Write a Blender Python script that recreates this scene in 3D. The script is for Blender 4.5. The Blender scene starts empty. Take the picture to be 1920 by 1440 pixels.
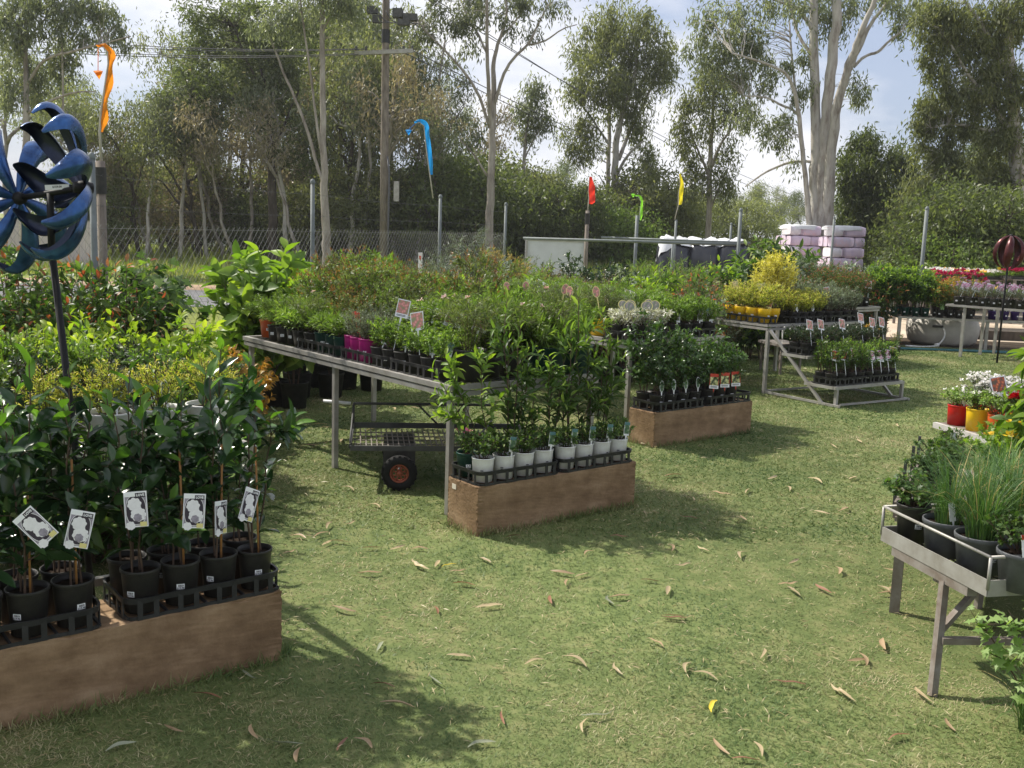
import bpy, math, random
import numpy as np
from mathutils import Vector, Matrix

random.seed(7)
RNG = np.random.default_rng(7)
PI = math.pi
HAZE = 0.0006
SC = bpy.context.scene
COL = SC.collection

# ------------------------------------------------------------------ camera
F_PX, PITCH, ROLL, EYE = 1900.0, 0.1515, -0.033, 1.6
_fw = np.array([0, math.cos(PITCH), -math.sin(PITCH)])
_u0 = np.array([0, math.sin(PITCH), math.cos(PITCH)])
_r0 = np.array([1.0, 0, 0])
_rt = math.cos(ROLL) * _r0 - math.sin(ROLL) * _u0
_up = math.sin(ROLL) * _r0 + math.cos(ROLL) * _u0
cd = bpy.data.cameras.new('camera')
cam = bpy.data.objects.new('camera', cd)
COL.objects.link(cam)
cd.sensor_width = 36.0
cd.lens = 36.0 * F_PX / 1920.0
cd.clip_start, cd.clip_end = 0.05, 2000.0
m = Matrix.Identity(4)
for i in range(3):
    m[i][0], m[i][1], m[i][2] = _rt[i], _up[i], -_fw[i]
m[2][3] = EYE
cam.matrix_world = m
SC.camera = cam

# ------------------------------------------------------------------ sky and sun
SUN = Vector((-0.57, 0.36, 0.74)).normalized()
ELEV = math.asin(SUN.z)
AZ = math.atan2(SUN.x, SUN.y)
w = bpy.data.worlds.new('World')
SC.world = w
w.use_nodes = True
nt = w.node_tree
N, LK = nt.nodes, nt.links
bg = N['Background']
sky = N.new('ShaderNodeTexSky')
sky.sky_type = 'NISHITA'
sky.sun_disc = False
sky.sun_elevation = ELEV
sky.sun_rotation = AZ
sky.air_density, sky.dust_density, sky.ozone_density = 1.0, 1.6, 1.0
tc = N.new('ShaderNodeTexCoord')
mp = N.new('ShaderNodeMapping')
mp.inputs['Scale'].default_value = (1.0, 1.0, 2.6)
mp.inputs['Location'].default_value = (0.35, 0.1, 0.0)
nz = N.new('ShaderNodeTexNoise')
nz.inputs['Scale'].default_value = 2.1
nz.inputs['Detail'].default_value = 9.0
nz.inputs['Roughness'].default_value = 0.55
rp = N.new('ShaderNodeValToRGB')
rp.color_ramp.elements[0].position = 0.42
rp.color_ramp.elements[1].position = 0.56
mx = N.new('ShaderNodeMix')
mx.data_type = 'RGBA'
mx.inputs['B'].default_value = (7.2, 7.25, 7.6, 1)
hz = N.new('ShaderNodeMix')
hz.data_type = 'RGBA'
hz.inputs['Factor'].default_value = 0.6
hz.inputs['B'].default_value = (3.4, 3.9, 5.4, 1)
LK.new(tc.outputs['Generated'], mp.inputs['Vector'])
LK.new(mp.outputs['Vector'], nz.inputs['Vector'])
LK.new(nz.outputs['Fac'], rp.inputs['Fac'])
LK.new(rp.outputs['Color'], mx.inputs['Factor'])
LK.new(sky.outputs['Color'], hz.inputs['A'])
LK.new(hz.outputs['Result'], mx.inputs['A'])
LK.new(mx.outputs['Result'], bg.inputs['Color'])
bg.inputs['Strength'].default_value = 0.10
sd = bpy.data.lights.new('sun', 'SUN')
sd.energy = 4.6
sd.angle = math.radians(0.9)
sd.color = (1.0, 0.94, 0.83)
so = bpy.data.objects.new('sun', sd)
COL.objects.link(so)
so.rotation_euler = SUN.to_track_quat('Z', 'Y').to_euler()
so.location = (-20, 10, 30)
SC.view_settings.view_transform = 'Standard'
SC.view_settings.look = 'None'
SC.view_settings.exposure = 0.55
SC.view_settings.gamma = 1.0
SC.view_settings.use_curve_mapping = False
SC.cycles.max_bounces = 7
SC.cycles.transparent_max_bounces = 6


# ------------------------------------------------------------------ where things stand
def ray(px, py):
    return _fw + _rt * ((px - 960) / F_PX) + _up * ((720 - py) / F_PX)


def G(px, py, z=0.0):
    d = ray(px, py)
    t = (z - EYE) / d[2]
    return np.array([d[0] * t, d[1] * t, z])


def D(px, py, y):
    d = ray(px, py)
    t = y / d[1]
    return np.array([d[0] * t, y, EYE + d[2] * t])


def GX(px, y, z=0.0):
    """ground spot at distance y seen in column px"""
    x = 0.0
    for _ in range(4):
        P = np.array([x, y, z - EYE])
        dd = P @ _fw
        x += (px - 960 - F_PX * (P @ _rt) / dd) * dd / F_PX
    return np.array([x, y, z])


def ordn(i):
    return ['first', 'second', 'third', 'fourth', 'fifth', 'sixth', 'seventh', 'eighth', 'ninth', 'tenth', 'eleventh', 'twelfth',
            'thirteenth', 'fourteenth', 'fifteenth', 'sixteenth', 'seventeenth', 'eighteenth', 'nineteenth', 'twentieth'][i]


# ------------------------------------------------------------------ meshes
class MB:
    def __init__(s):
        s.V, s.F, s.n = [], [], 0

    def add(s, V, F, slot=0, smooth=False):
        V = np.asarray(V, float).reshape(-1, 3)
        F = np.asarray(F, np.int64)
        if len(F) == 0:
            return s
        s.V.append(V)
        s.F.append((F + s.n, slot, smooth))
        s.n += len(V)
        return s

    def box(s, c, size, slot=0, rot=None):
        x, y, z = np.array(size) / 2
        V = np.array([[-x, -y, -z], [x, -y, -z], [x, y, -z], [-x, y, -z], [-x, -y, z], [x, -y, z], [x, y, z], [-x, y, z]])
        if rot is not None:
            V = V @ np.array(rot).T
        F = [[0, 3, 2, 1], [4, 5, 6, 7], [0, 1, 5, 4], [1, 2, 6, 5], [2, 3, 7, 6], [3, 0, 4, 7]]
        return s.add(V + np.array(c), F, slot)

    def beam(s, a, b, wd, hg, slot=0, up=(0, 0, 1)):
        """square bar from a to b"""
        a, b = np.array(a, float), np.array(b, float)
        d = b - a
        L = np.linalg.norm(d)
        d /= L
        u = np.array(up, float)
        if abs(d @ u) > 0.97:
            u = np.array([0.777, 0.629, 0.0])
        sd_ = np.cross(d, u)
        sd_ /= np.linalg.norm(sd_)
        u2 = np.cross(sd_, d)
        return s.box((a + b) / 2, (L, wd, hg), slot, np.stack([d, sd_, u2], 1))

    def tube(s, P, r, n=6, slot=0, cap=True, smooth=True):
        P = np.asarray(P, float)
        k = len(P)
        r = np.broadcast_to(np.asarray(r, float), (k,))
        T = np.gradient(P, axis=0)
        T /= np.linalg.norm(T, axis=1)[:, None] + 1e-12
        ref = np.array([0.0, 0, 1]) if abs(T[:, 2]).mean() < 0.8 else np.array([1.0, 0.13, 0])
        X = np.cross(T, ref)
        X /= np.linalg.norm(X, axis=1)[:, None] + 1e-12
        Y = np.cross(T, X)
        a = np.arange(n) * 2 * PI / n
        V = P[:, None] + r[:, None, None] * (np.cos(a)[None, :, None] * X[:, None] + np.sin(a)[None, :, None] * Y[:, None])
        i = np.arange(k - 1)[:, None] * n
        j = np.arange(n)[None]
        j2 = (j + 1) % n
        F = np.stack([i + j, i + j2, i + n + j2, i + n + j], -1).reshape(-1, 4)
        base = s.n
        s.add(V.reshape(-1, 3), F, slot, smooth)
        if cap:
            s.F.append((np.array([list(range(n))[::-1]]) + base, slot, False))
            s.F.append((np.array([list(range(n))]) + base + (k - 1) * n, slot, False))
        return s

    def lathe(s, prof, n=20, slot=0, c=(0, 0, 0), smooth=True):
        prof = np.array(prof, float)
        k = len(prof)
        a = np.arange(n) * 2 * PI / n
        V = np.stack([prof[:, 0, None] * np.cos(a), prof[:, 0, None] * np.sin(a), np.repeat(prof[:, 1, None], n, 1)], -1)
        i = np.arange(k - 1)[:, None] * n
        j = np.arange(n)[None]
        j2 = (j + 1) % n
        F = np.stack([i + j, i + j2, i + n + j2, i + n + j], -1).reshape(-1, 4)
        return s.add(V.reshape(-1, 3) + np.array(c), F, slot, smooth)

    def disc(s, c, r, n=20, slot=0):
        a = np.arange(n) * 2 * PI / n
        V = np.stack([r * np.cos(a), r * np.sin(a), 0 * a], 1) + np.array(c)
        return s.add(V, [list(range(n))], slot)

    def build(s, name, mats):
        me = bpy.data.meshes.new(name)
        if s.n == 0:
            return me
        V = np.concatenate(s.V)
        me.vertices.add(len(V))
        me.vertices.foreach_set('co', V.ravel())
        lv, ls, mi, sm = [], [], [], []
        off = 0
        for F, slot, smooth in s.F:
            k, n = F.shape[1], len(F)
            lv.append(F.ravel())
            ls.append(off + np.arange(n) * k)
            off += n * k
            mi.append(np.full(n, slot))
            sm.append(np.full(n, smooth))
        lv, ls = np.concatenate(lv), np.concatenate(ls)
        me.loops.add(len(lv))
        me.loops.foreach_set('vertex_index', lv.astype(np.int32))
        me.polygons.add(len(ls))
        me.polygons.foreach_set('loop_start', ls.astype(np.int32))
        for mt in (mats if isinstance(mats, (list, tuple)) else [mats]):
            me.materials.append(mt)
        me.polygons.foreach_set('material_index', np.concatenate(mi).astype(np.int32))
        me.polygons.foreach_set('use_smooth', np.concatenate(sm))
        me.update(calc_edges=True)
        return me


def part(name, me, parent=None, loc=(0, 0, 0), rz=0.0, sc=None, rot=None):
    o = bpy.data.objects.new(name, me)
    COL.objects.link(o)
    o.location = loc
    o.rotation_euler = rot if rot is not None else (0, 0, rz)
    if sc is not None:
        o.scale = sc if isinstance(sc, (tuple, list)) else (sc, sc, sc)
    if parent is not None:
        o.parent = parent
    return o


def tag(o, label, cat, group=None, kind=None):
    o['label'], o['category'] = label, cat
    if group:
        o['group'] = group
    if kind:
        o['kind'] = kind
    return o


def thing(name, label, cat, loc=(0, 0, 0), rz=0.0, group=None, sc=None):
    o = part(name, None, None, loc, rz, sc)
    return tag(o, label, cat, group)


def struct(name, me, kind='structure'):
    o = part(name, me)
    o['kind'] = kind
    return o


# ------------------------------------------------------------------ materials
MATS = {}


def base_mat(name):
    mt = bpy.data.materials.new(name)
    mt.use_nodes = True
    MATS[name] = mt
    return mt, mt.node_tree.nodes, mt.node_tree.links, mt.node_tree.nodes['Principled BSDF']


def ramp(N_, stops):
    r = N_.new('ShaderNodeValToRGB')
    el = r.color_ramp.elements
    while len(el) < len(stops):
        el.new(0.5)
    for e, (p, c) in zip(el, stops):
        e.position = p
        e.color = (*c, 1)
    return r


def paint(name, c, rough=0.5, spec=0.4, metal=0.0, noise=0.12, scale=14.0, c2=None, bump=0.0, bscale=60.0, stretch=(1, 1, 1)):
    mt, N_, L_, b = base_mat(name)
    t = N_.new('ShaderNodeTexCoord')
    mpn = N_.new('ShaderNodeMapping')
    mpn.inputs['Scale'].default_value = stretch
    n = N_.new('ShaderNodeTexNoise')
    n.inputs['Scale'].default_value = scale
    n.inputs['Detail'].default_value = 6
    n.inputs['Roughness'].default_value = 0.65
    L_.new(t.outputs['Object'], mpn.inputs['Vector'])
    L_.new(mpn.outputs['Vector'], n.inputs['Vector'])
    c = np.array(c)
    lo = np.array(c2) if c2 is not None else c * (1 - 2 * noise)
    r = ramp(N_, [(0.3, tuple(lo)), (0.7, tuple(np.minimum(c * (1 + noise * (c2 is None)), 0.95)))])
    L_.new(n.outputs['Fac'], r.inputs['Fac'])
    L_.new(r.outputs['Color'], b.inputs['Base Color'])
    b.inputs['Roughness'].default_value = rough
    b.inputs['Specular IOR Level'].default_value = spec
    b.inputs['Metallic'].default_value = metal
    if bump:
        n2 = N_.new('ShaderNodeTexNoise')
        n2.inputs['Scale'].default_value = bscale
        n2.inputs['Detail'].default_value = 5
        bm = N_.new('ShaderNodeBump')
        bm.inputs['Strength'].default_value = bump
        bm.inputs['Distance'].default_value = 0.01
        L_.new(mpn.outputs['Vector'], n2.inputs['Vector'])
        L_.new(n2.outputs['Fac'], bm.inputs['Height'])
        L_.new(bm.outputs['Normal'], b.inputs['Normal'])
    return mt


def leafmat(name, c1, c2, c3=None, trans=0.42, rough=0.45, spec=0.35, tcol=(1.35, 1.45, 0.6)):
    """leaf: hue differs from leaf to leaf; part of the light comes through"""
    mt, N_, L_, b = base_mat(name)
    g = N_.new('ShaderNodeNewGeometry')
    oi = N_.new('ShaderNodeObjectInfo')
    st = [(0.0, c1), (1.0, c2)] if c3 is None else [(0.0, c1), (0.6, c2), (1.0, c3)]
    r = ramp(N_, st)
    L_.new(g.outputs['Random Per Island'], r.inputs['Fac'])
    hs = N_.new('ShaderNodeHueSaturation')
    mr = N_.new('ShaderNodeMapRange')
    mr.inputs['To Min'].default_value = 0.8
    mr.inputs['To Max'].default_value = 1.2
    L_.new(oi.outputs['Random'], mr.inputs['Value'])
    L_.new(mr.outputs['Result'], hs.inputs['Value'])
    L_.new(r.outputs['Color'], hs.inputs['Color'])
    L_.new(hs.outputs['Color'], b.inputs['Base Color'])
    b.inputs['Roughness'].default_value = rough
    b.inputs['Specular IOR Level'].default_value = spec
    tl = N_.new('ShaderNodeBsdfTranslucent')
    mu = N_.new('ShaderNodeMix')
    mu.data_type = 'RGBA'
    mu.blend_type = 'MULTIPLY'
    mu.inputs['Factor'].default_value = 1.0
    mu.inputs['B'].default_value = (*tcol, 1)
    L_.new(hs.outputs['Color'], mu.inputs['A'])
    L_.new(mu.outputs['Result'], tl.inputs['Color'])
    ms = N_.new('ShaderNodeMixShader')
    ms.inputs['Fac'].default_value = trans
    L_.new(b.outputs['BSDF'], ms.inputs[1])
    L_.new(tl.outputs['BSDF'], ms.inputs[2])
    L_.new(ms.outputs['Shader'], N_['Material Output'].inputs['Surface'])
    return mt


galv = paint('galvanised steel', (0.42, 0.41, 0.39), rough=0.5, spec=0.5, metal=0.35, noise=0.18, scale=9, c2=(0.27, 0.25, 0.22))
rusty = paint('weathered steel', (0.29, 0.27, 0.245), rough=0.65, metal=0.2, noise=0.2, scale=12, c2=(0.15, 0.115, 0.09))
dark_steel = paint('dark steel', (0.09, 0.09, 0.088), rough=0.6, metal=0.3, noise=0.2, scale=10)
black_plastic = paint('black plastic', (0.040, 0.037, 0.033), rough=0.5, spec=0.4, scale=17, c2=(0.012, 0.012, 0.013))
tray_plastic = paint('tray plastic', (0.028, 0.028, 0.029), rough=0.5, spec=0.4, noise=0.2, scale=20)
grey_plastic = paint('grey plastic', (0.11, 0.115, 0.125), rough=0.5, noise=0.2, scale=14)
green_plastic = paint('green plastic', (0.006, 0.05, 0.038), rough=0.45, noise=0.2, scale=14)
white_plastic = paint('white plastic', (0.80, 0.81, 0.82), rough=0.4, scale=22, c2=(0.66, 0.65, 0.62))
yellow_plastic = paint('yellow plastic', (0.80, 0.50, 0.015), rough=0.4, noise=0.06)
red_plastic = paint('red plastic', (0.50, 0.016, 0.012), rough=0.4, noise=0.1)
orange_plastic = paint('orange plastic', (0.62, 0.10, 0.02), rough=0.4, noise=0.1)
magenta_plastic = paint('magenta plastic', (0.36, 0.012, 0.16), rough=0.4, noise=0.1)
purple_plastic = paint('purple plastic', (0.04, 0.016, 0.12), rough=0.4, noise=0.1)
terracotta = paint('terracotta', (0.36, 0.10, 0.04), rough=0.7, noise=0.15)
soil = paint('potting soil', (0.035, 0.024, 0.017), rough=0.95, spec=0.1, noise=0.4, scale=60, bump=0.6, bscale=200)
paper = paint('white paper', (0.80, 0.81, 0.83), rough=0.6, noise=0.02)
ink = paint('black print', (0.03, 0.03, 0.035), rough=0.6, noise=0.1)
cane = paint('bamboo cane', (0.42, 0.20, 0.065), rough=0.6, noise=0.15, scale=30)
stem_green = paint('green stem', (0.07, 0.085, 0.03), rough=0.6, noise=0.2)
stem_brown = paint('brown stem', (0.10, 0.062, 0.04), rough=0.7, noise=0.2)
rubber = paint('black rubber', (0.018, 0.018, 0.018), rough=0.8, spec=0.2, noise=0.25)
hub_orange = paint('orange wheel hub', (0.33, 0.085, 0.045), rough=0.5, noise=0.15)


def block_mat():
    """brown stained concrete: streaks along the length, drips under the rim, pale worn arris"""
    mt, N_, L_, b = base_mat('brown stained block')
    t = N_.new('ShaderNodeTexCoord')
    m1 = N_.new('ShaderNodeMapping')
    m1.inputs['Scale'].default_value = (1.6, 2.5, 4.5)
    n1 = N_.new('ShaderNodeTexNoise')
    n1.inputs['Scale'].default_value = 2.4
    n1.inputs['Detail'].default_value = 8
    n1.inputs['Roughness'].default_value = 0.6
    n2 = N_.new('ShaderNodeTexNoise')
    n2.inputs['Scale'].default_value = 5.0
    n2.inputs['Detail'].default_value = 9
    n2.inputs['Roughness'].default_value = 0.7
    n3 = N_.new('ShaderNodeTexNoise')
    n3.inputs['Scale'].default_value = 90.0
    n3.inputs['Detail'].default_value = 4
    r1 = ramp(N_, [(0.3, (0.18, 0.122, 0.070)), (0.52, (0.265, 0.182, 0.108)), (0.72, (0.37, 0.27, 0.172))])
    r2 = ramp(N_, [(0.38, (0.72, 0.66, 0.62)), (0.62, (1.12, 1.08, 1.05))])
    mu = N_.new('ShaderNodeMix')
    mu.data_type = 'RGBA'
    mu.blend_type = 'MULTIPLY'
    mu.inputs['Factor'].default_value = 1.0
    L_.new(t.outputs['Object'], m1.inputs['Vector'])
    L_.new(m1.outputs['Vector'], n1.inputs['Vector'])
    L_.new(t.outputs['Object'], n2.inputs['Vector'])
    L_.new(t.outputs['Object'], n3.inputs['Vector'])
    L_.new(n1.outputs['Fac'], r1.inputs['Fac'])
    L_.new(n2.outputs['Fac'], r2.inputs['Fac'])
    L_.new(r1.outputs['Color'], mu.inputs['A'])
    L_.new(r2.outputs['Color'], mu.inputs['B'])
    L_.new(mu.outputs['Result'], b.inputs['Base Color'])
    b.inputs['Roughness'].default_value = 0.85
    b.inputs['Specular IOR Level'].default_value = 0.2
    bm = N_.new('ShaderNodeBump')
    bm.inputs['Strength'].default_value = 0.35
    bm.inputs['Distance'].default_value = 0.004
    L_.new(n3.outputs['Fac'], bm.inputs['Height'])
    L_.new(bm.outputs['Normal'], b.inputs['Normal'])
    return mt


block_brown = block_mat()


def picture(name, a, b_, c_, scale=55.0):
    """printed photograph on a plant tag, seen as blotches of its colours"""
    mt, N_, L_, b = base_mat(name)
    t = N_.new('ShaderNodeTexCoord')
    n = N_.new('ShaderNodeTexVoronoi')
    n.inputs['Scale'].default_value = scale
    r = ramp(N_, [(0.15, a), (0.42, b_), (0.75, c_)])
    L_.new(t.outputs['Object'], n.inputs['Vector'])
    L_.new(n.outputs['Distance'], r.inputs['Fac'])
    L_.new(r.outputs['Color'], b.inputs['Base Color'])
    b.inputs['Roughness'].default_value = 0.35
    return mt


pic_pink = picture('tag print pink', (0.75, 0.35, 0.30), (0.55, 0.20, 0.18), (0.25, 0.25, 0.12))
pic_magenta = picture('tag print magenta', (0.75, 0.12, 0.35), (0.62, 0.25, 0.42), (0.8, 0.7, 0.74))
pic_orange = picture('tag print orange', (0.75, 0.25, 0.08), (0.45, 0.09, 0.03), (0.12, 0.08, 0.04))
pic_cream = picture('tag print cream', (0.80, 0.72, 0.42), (0.72, 0.55, 0.30), (0.40, 0.45, 0.18))
pic_green = picture('tag print green', (0.75, 0.78, 0.66), (0.16, 0.26, 0.12), (0.06, 0.12, 0.07))
pic_grey = picture('tag print grey', (0.45, 0.40, 0.36), (0.30, 0.26, 0.24), (0.2, 0.24, 0.16))
pic_daisy = picture('tag print daisies', (0.85, 0.80, 0.55), (0.6, 0.6, 0.25), (0.03, 0.06, 0.03), 45)
tag_red = paint('tag red', (0.55, 0.06, 0.03), noise=0.05)
tag_teal = paint('tag teal', (0.10, 0.22, 0.22), noise=0.1)
tag_purple = paint('tag violet black', (0.035, 0.025, 0.045), rough=0.35, noise=0.1)
tag_yellow = paint('tag yellow', (0.70, 0.62, 0.25), noise=0.05)
white_petal = paint('white petal print', (0.78, 0.77, 0.80), rough=0.4, noise=0.06, scale=60)

# leaves
lf_gard = leafmat('gardenia leaf', (0.018, 0.045, 0.018), (0.033, 0.076, 0.026), (0.058, 0.118, 0.034), trans=0.22, rough=0.22, spec=0.6)
lf_gard_new = leafmat('gardenia young leaf', (0.07, 0.16, 0.025), (0.12, 0.24, 0.03), trans=0.4, rough=0.28, spec=0.5)
lf_mid = leafmat('mid green leaf', (0.042, 0.085, 0.022), (0.075, 0.14, 0.034), (0.125, 0.19, 0.05))
lf_dark = leafmat('dark green leaf', (0.016, 0.036, 0.014), (0.03, 0.06, 0.02), (0.05, 0.09, 0.03), trans=0.3, rough=0.33, spec=0.5)
lf_gloss = leafmat('glossy leaf', (0.03, 0.068, 0.018), (0.055, 0.115, 0.028), (0.10, 0.18, 0.045), trans=0.35, rough=0.28, spec=0.55)
lf_bright = leafmat('bright green leaf', (0.10, 0.19, 0.02), (0.19, 0.30, 0.03), (0.28, 0.38, 0.05), trans=0.5)
lf_yellow = leafmat('yellow green leaf', (0.17, 0.25, 0.025), (0.26, 0.35, 0.04), (0.38, 0.44, 0.06), trans=0.5)
lf_gold = leafmat('gold foliage', (0.44, 0.39, 0.08), (0.60, 0.54, 0.13), (0.74, 0.68, 0.25), trans=0.4)
lf_lime = leafmat('lime gold foliage', (0.28, 0.34, 0.045), (0.40, 0.46, 0.07), (0.55, 0.60, 0.12), trans=0.4)
lf_olive = leafmat('olive leaf', (0.085, 0.115, 0.04), (0.13, 0.17, 0.06), (0.20, 0.235, 0.09))
lf_fresh = leafmat('fresh green leaf', (0.09, 0.165, 0.032), (0.155, 0.25, 0.045), (0.25, 0.34, 0.085), trans=0.45)
lf_grey = leafmat('grey green leaf', (0.14, 0.18, 0.13), (0.20, 0.25, 0.18), (0.30, 0.34, 0.27), trans=0.25)
lf_silver = leafmat('silver leaf', (0.36, 0.37, 0.30), (0.55, 0.55, 0.48), (0.72, 0.71, 0.66), trans=0.2)
lf_red = leafmat('red young leaf', (0.22, 0.075, 0.035), (0.34, 0.13, 0.06), (0.36, 0.24, 0.09), trans=0.45, tcol=(1.5, 0.9, 0.6))
lf_bronze = leafmat('bronze tips', (0.15, 0.085, 0.03), (0.22, 0.13, 0.045), (0.28, 0.20, 0.07), tcol=(1.4, 1.0, 0.6))
lf_goldbush = leafmat('golden brown foliage', (0.30, 0.24, 0.075), (0.40, 0.32, 0.11), (0.50, 0.42, 0.18), tcol=(1.3, 1.2, 0.7))
lf_orange = leafmat('orange foliage', (0.34, 0.20, 0.04), (0.44, 0.29, 0.06), (0.52, 0.38, 0.11), tcol=(1.4, 1.1, 0.6))
lf_chive = leafmat('chive blade', (0.05, 0.115, 0.035), (0.085, 0.17, 0.05), (0.14, 0.23, 0.07), trans=0.3, rough=0.5)
lf_straw = leafmat('straw blade', (0.42, 0.33, 0.12), (0.55, 0.44, 0.2), trans=0.3, tcol=(1.1, 1.05, 0.8))
lf_maiden = leafmat('pale green leaf', (0.22, 0.34, 0.10), (0.32, 0.46, 0.16), (0.45, 0.58, 0.26), trans=0.45)
fl_white = leafmat('white flower', (0.72, 0.70, 0.68), (0.85, 0.83, 0.8), trans=0.25, tcol=(1, 1, 0.95))
fl_pink = leafmat('pink flower', (0.65, 0.12, 0.22), (0.8, 0.28, 0.36), trans=0.3, tcol=(1.1, 0.8, 0.8))
fl_blush = leafmat('blush flower', (0.62, 0.44, 0.38), (0.75, 0.60, 0.52), trans=0.3, tcol=(1.1, 0.9, 0.8))
fl_red = leafmat('red flower', (0.36, 0.008, 0.012), (0.5, 0.02, 0.03), trans=0.3, tcol=(1.3, 0.6, 0.6))
fl_crimson = leafmat('crimson flower', (0.30, 0.008, 0.05), (0.45, 0.02, 0.11), trans=0.3, tcol=(1.3, 0.6, 0.8))
fl_yellow = leafmat('yellow flower', (0.75, 0.42, 0.02), (0.85, 0.6, 0.06), trans=0.3, tcol=(1.1, 1, 0.5))
fl_mauve = leafmat('mauve flower', (0.36, 0.20, 0.33), (0.52, 0.34, 0.46), trans=0.3, tcol=(1.1, 0.9, 1))
gum_a = leafmat('gum leaf', (0.115, 0.142, 0.092), (0.17, 0.20, 0.128), (0.245, 0.27, 0.18), trans=0.5, rough=0.4, tcol=(1.45, 1.45, 0.8))
gum_b = leafmat('olive gum leaf', (0.115, 0.138, 0.068), (0.17, 0.195, 0.095), (0.24, 0.26, 0.135), trans=0.52, tcol=(1.45, 1.45, 0.7))
gum_c = leafmat('dark tree leaf', (0.075, 0.10, 0.042), (0.115, 0.145, 0.06), (0.175, 0.205, 0.088), trans=0.48)
gum_d = leafmat('vivid shrub leaf', (0.085, 0.138, 0.036), (0.13, 0.19, 0.05), (0.19, 0.255, 0.075), trans=0.45)  # purer green than the other bush leaves, the leaf's own colour
gum_e = leafmat('brown twiggy leaf', (0.19, 0.17, 0.115), (0.26, 0.235, 0.155), (0.33, 0.30, 0.20), trans=0.4, tcol=(1.2, 1.1, 0.7))


def bark(name, c1, c2, c3, sc=1.0):
    mt, N_, L_, b = base_mat(name)
    t = N_.new('ShaderNodeTexCoord')
    m1 = N_.new('ShaderNodeMapping')
    m1.inputs['Scale'].default_value = (3.5 * sc, 3.5 * sc, 0.8 * sc)
    n = N_.new('ShaderNodeTexNoise')
    n.inputs['Scale'].default_value = 1.6
    n.inputs['Detail'].default_value = 9
    n.inputs['Roughness'].default_value = 0.65
    r = ramp(N_, [(0.32, c1), (0.5, c2), (0.68, c3)])
    L_.new(t.outputs['Object'], m1.inputs['Vector'])
    L_.new(m1.outputs['Vector'], n.inputs['Vector'])
    L_.new(n.outputs['Fac'], r.inputs['Fac'])
    L_.new(r.outputs['Color'], b.inputs['Base Color'])
    b.inputs['Roughness'].default_value = 0.85
    b.inputs['Specular IOR Level'].default_value = 0.15
    return mt


bark_white = bark('white gum bark', (0.21, 0.18, 0.155), (0.41, 0.385, 0.35), (0.52, 0.50, 0.46))
bark_grey = bark('grey gum bark', (0.15, 0.125, 0.105), (0.28, 0.25, 0.22), (0.40, 0.37, 0.33))
bark_dark = bark('dark bark', (0.035, 0.028, 0.022), (0.07, 0.058, 0.046), (0.12, 0.10, 0.08))
pole_wood = bark('weathered pole timber', (0.12, 0.10, 0.085), (0.20, 0.17, 0.145), (0.28, 0.245, 0.21), 2.0)


def rgb_noise_mat(name, stops, scale, detail=8, rough=0.95, bump=0.4, bscale=40, scale2=0.35, amp=(0.75, 1.2)):
    mt, N_, L_, b = base_mat(name)
    t = N_.new('ShaderNodeTexCoord')
    n = N_.new('ShaderNodeTexNoise')
    n.inputs['Scale'].default_value = scale
    n.inputs['Detail'].default_value = detail
    n.inputs['Roughness'].default_value = 0.7
    n2 = N_.new('ShaderNodeTexNoise')
    n2.inputs['Scale'].default_value = scale2
    n2.inputs['Detail'].default_value = 5
    L_.new(t.outputs['Object'], n.inputs['Vector'])
    L_.new(t.outputs['Object'], n2.inputs['Vector'])
    r = ramp(N_, stops)
    L_.new(n.outputs['Fac'], r.inputs['Fac'])
    r2 = ramp(N_, [(0.35, (amp[0],) * 3), (0.65, (amp[1],) * 3)])
    L_.new(n2.outputs['Fac'], r2.inputs['Fac'])
    mu = N_.new('ShaderNodeMix')
    mu.data_type = 'RGBA'
    mu.blend_type = 'MULTIPLY'
    mu.inputs['Factor'].default_value = 1.0
    L_.new(r.outputs['Color'], mu.inputs['A'])
    L_.new(r2.outputs['Color'], mu.inputs['B'])
    L_.new(mu.outputs['Result'], b.inputs['Base Color'])
    b.inputs['Roughness'].default_value = rough
    b.inputs['Specular IOR Level'].default_value = 0.15
    if bump:
        n3 = N_.new('ShaderNodeTexNoise')
        n3.inputs['Scale'].default_value = bscale
        n3.inputs['Detail'].default_value = 5
        L_.new(t.outputs['Object'], n3.inputs['Vector'])
        bm = N_.new('ShaderNodeBump')
        bm.inputs['Strength'].default_value = bump
        bm.inputs['Distance'].default_value = 0.02
        L_.new(n3.outputs['Fac'], bm.inputs['Height'])
        L_.new(bm.outputs['Normal'], b.inputs['Normal'])
    return mt


lawn_mat = rgb_noise_mat('lawn', [(0.3, (0.075, 0.105, 0.036)), (0.5, (0.132, 0.165, 0.058)), (0.68, (0.215, 0.215, 0.095))], 7.0, bump=.12, bscale=120)
verge_mat = rgb_noise_mat('verge grass', [(0.3, (0.12, 0.15, 0.035)), (0.55, (0.20, 0.23, 0.05)), (0.75, (0.28, 0.27, 0.09))], 1.2, scale2=0.1)
gravel_mat = rgb_noise_mat('sandy gravel', [(0.3, (0.42, 0.34, 0.25)), (0.6, (0.52, 0.43, 0.33)), (0.8, (0.60, 0.52, 0.42))], 18, bscale=90)
asphalt_mat = rgb_noise_mat('asphalt', [(0.3, (0.14, 0.14, 0.145)), (0.7, (0.20, 0.20, 0.205))], 30, bscale=150)
dirt_mat = rgb_noise_mat('bare dirt', [(0.3, (0.25, 0.17, 0.11)), (0.7, (0.38, 0.28, 0.19))], 3)
mulch_mat = rgb_noise_mat('dark mulch', [(0.3, (0.03, 0.023, 0.016)), (0.7, (0.085, 0.062, 0.04))], 25, bscale=90)

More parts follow.
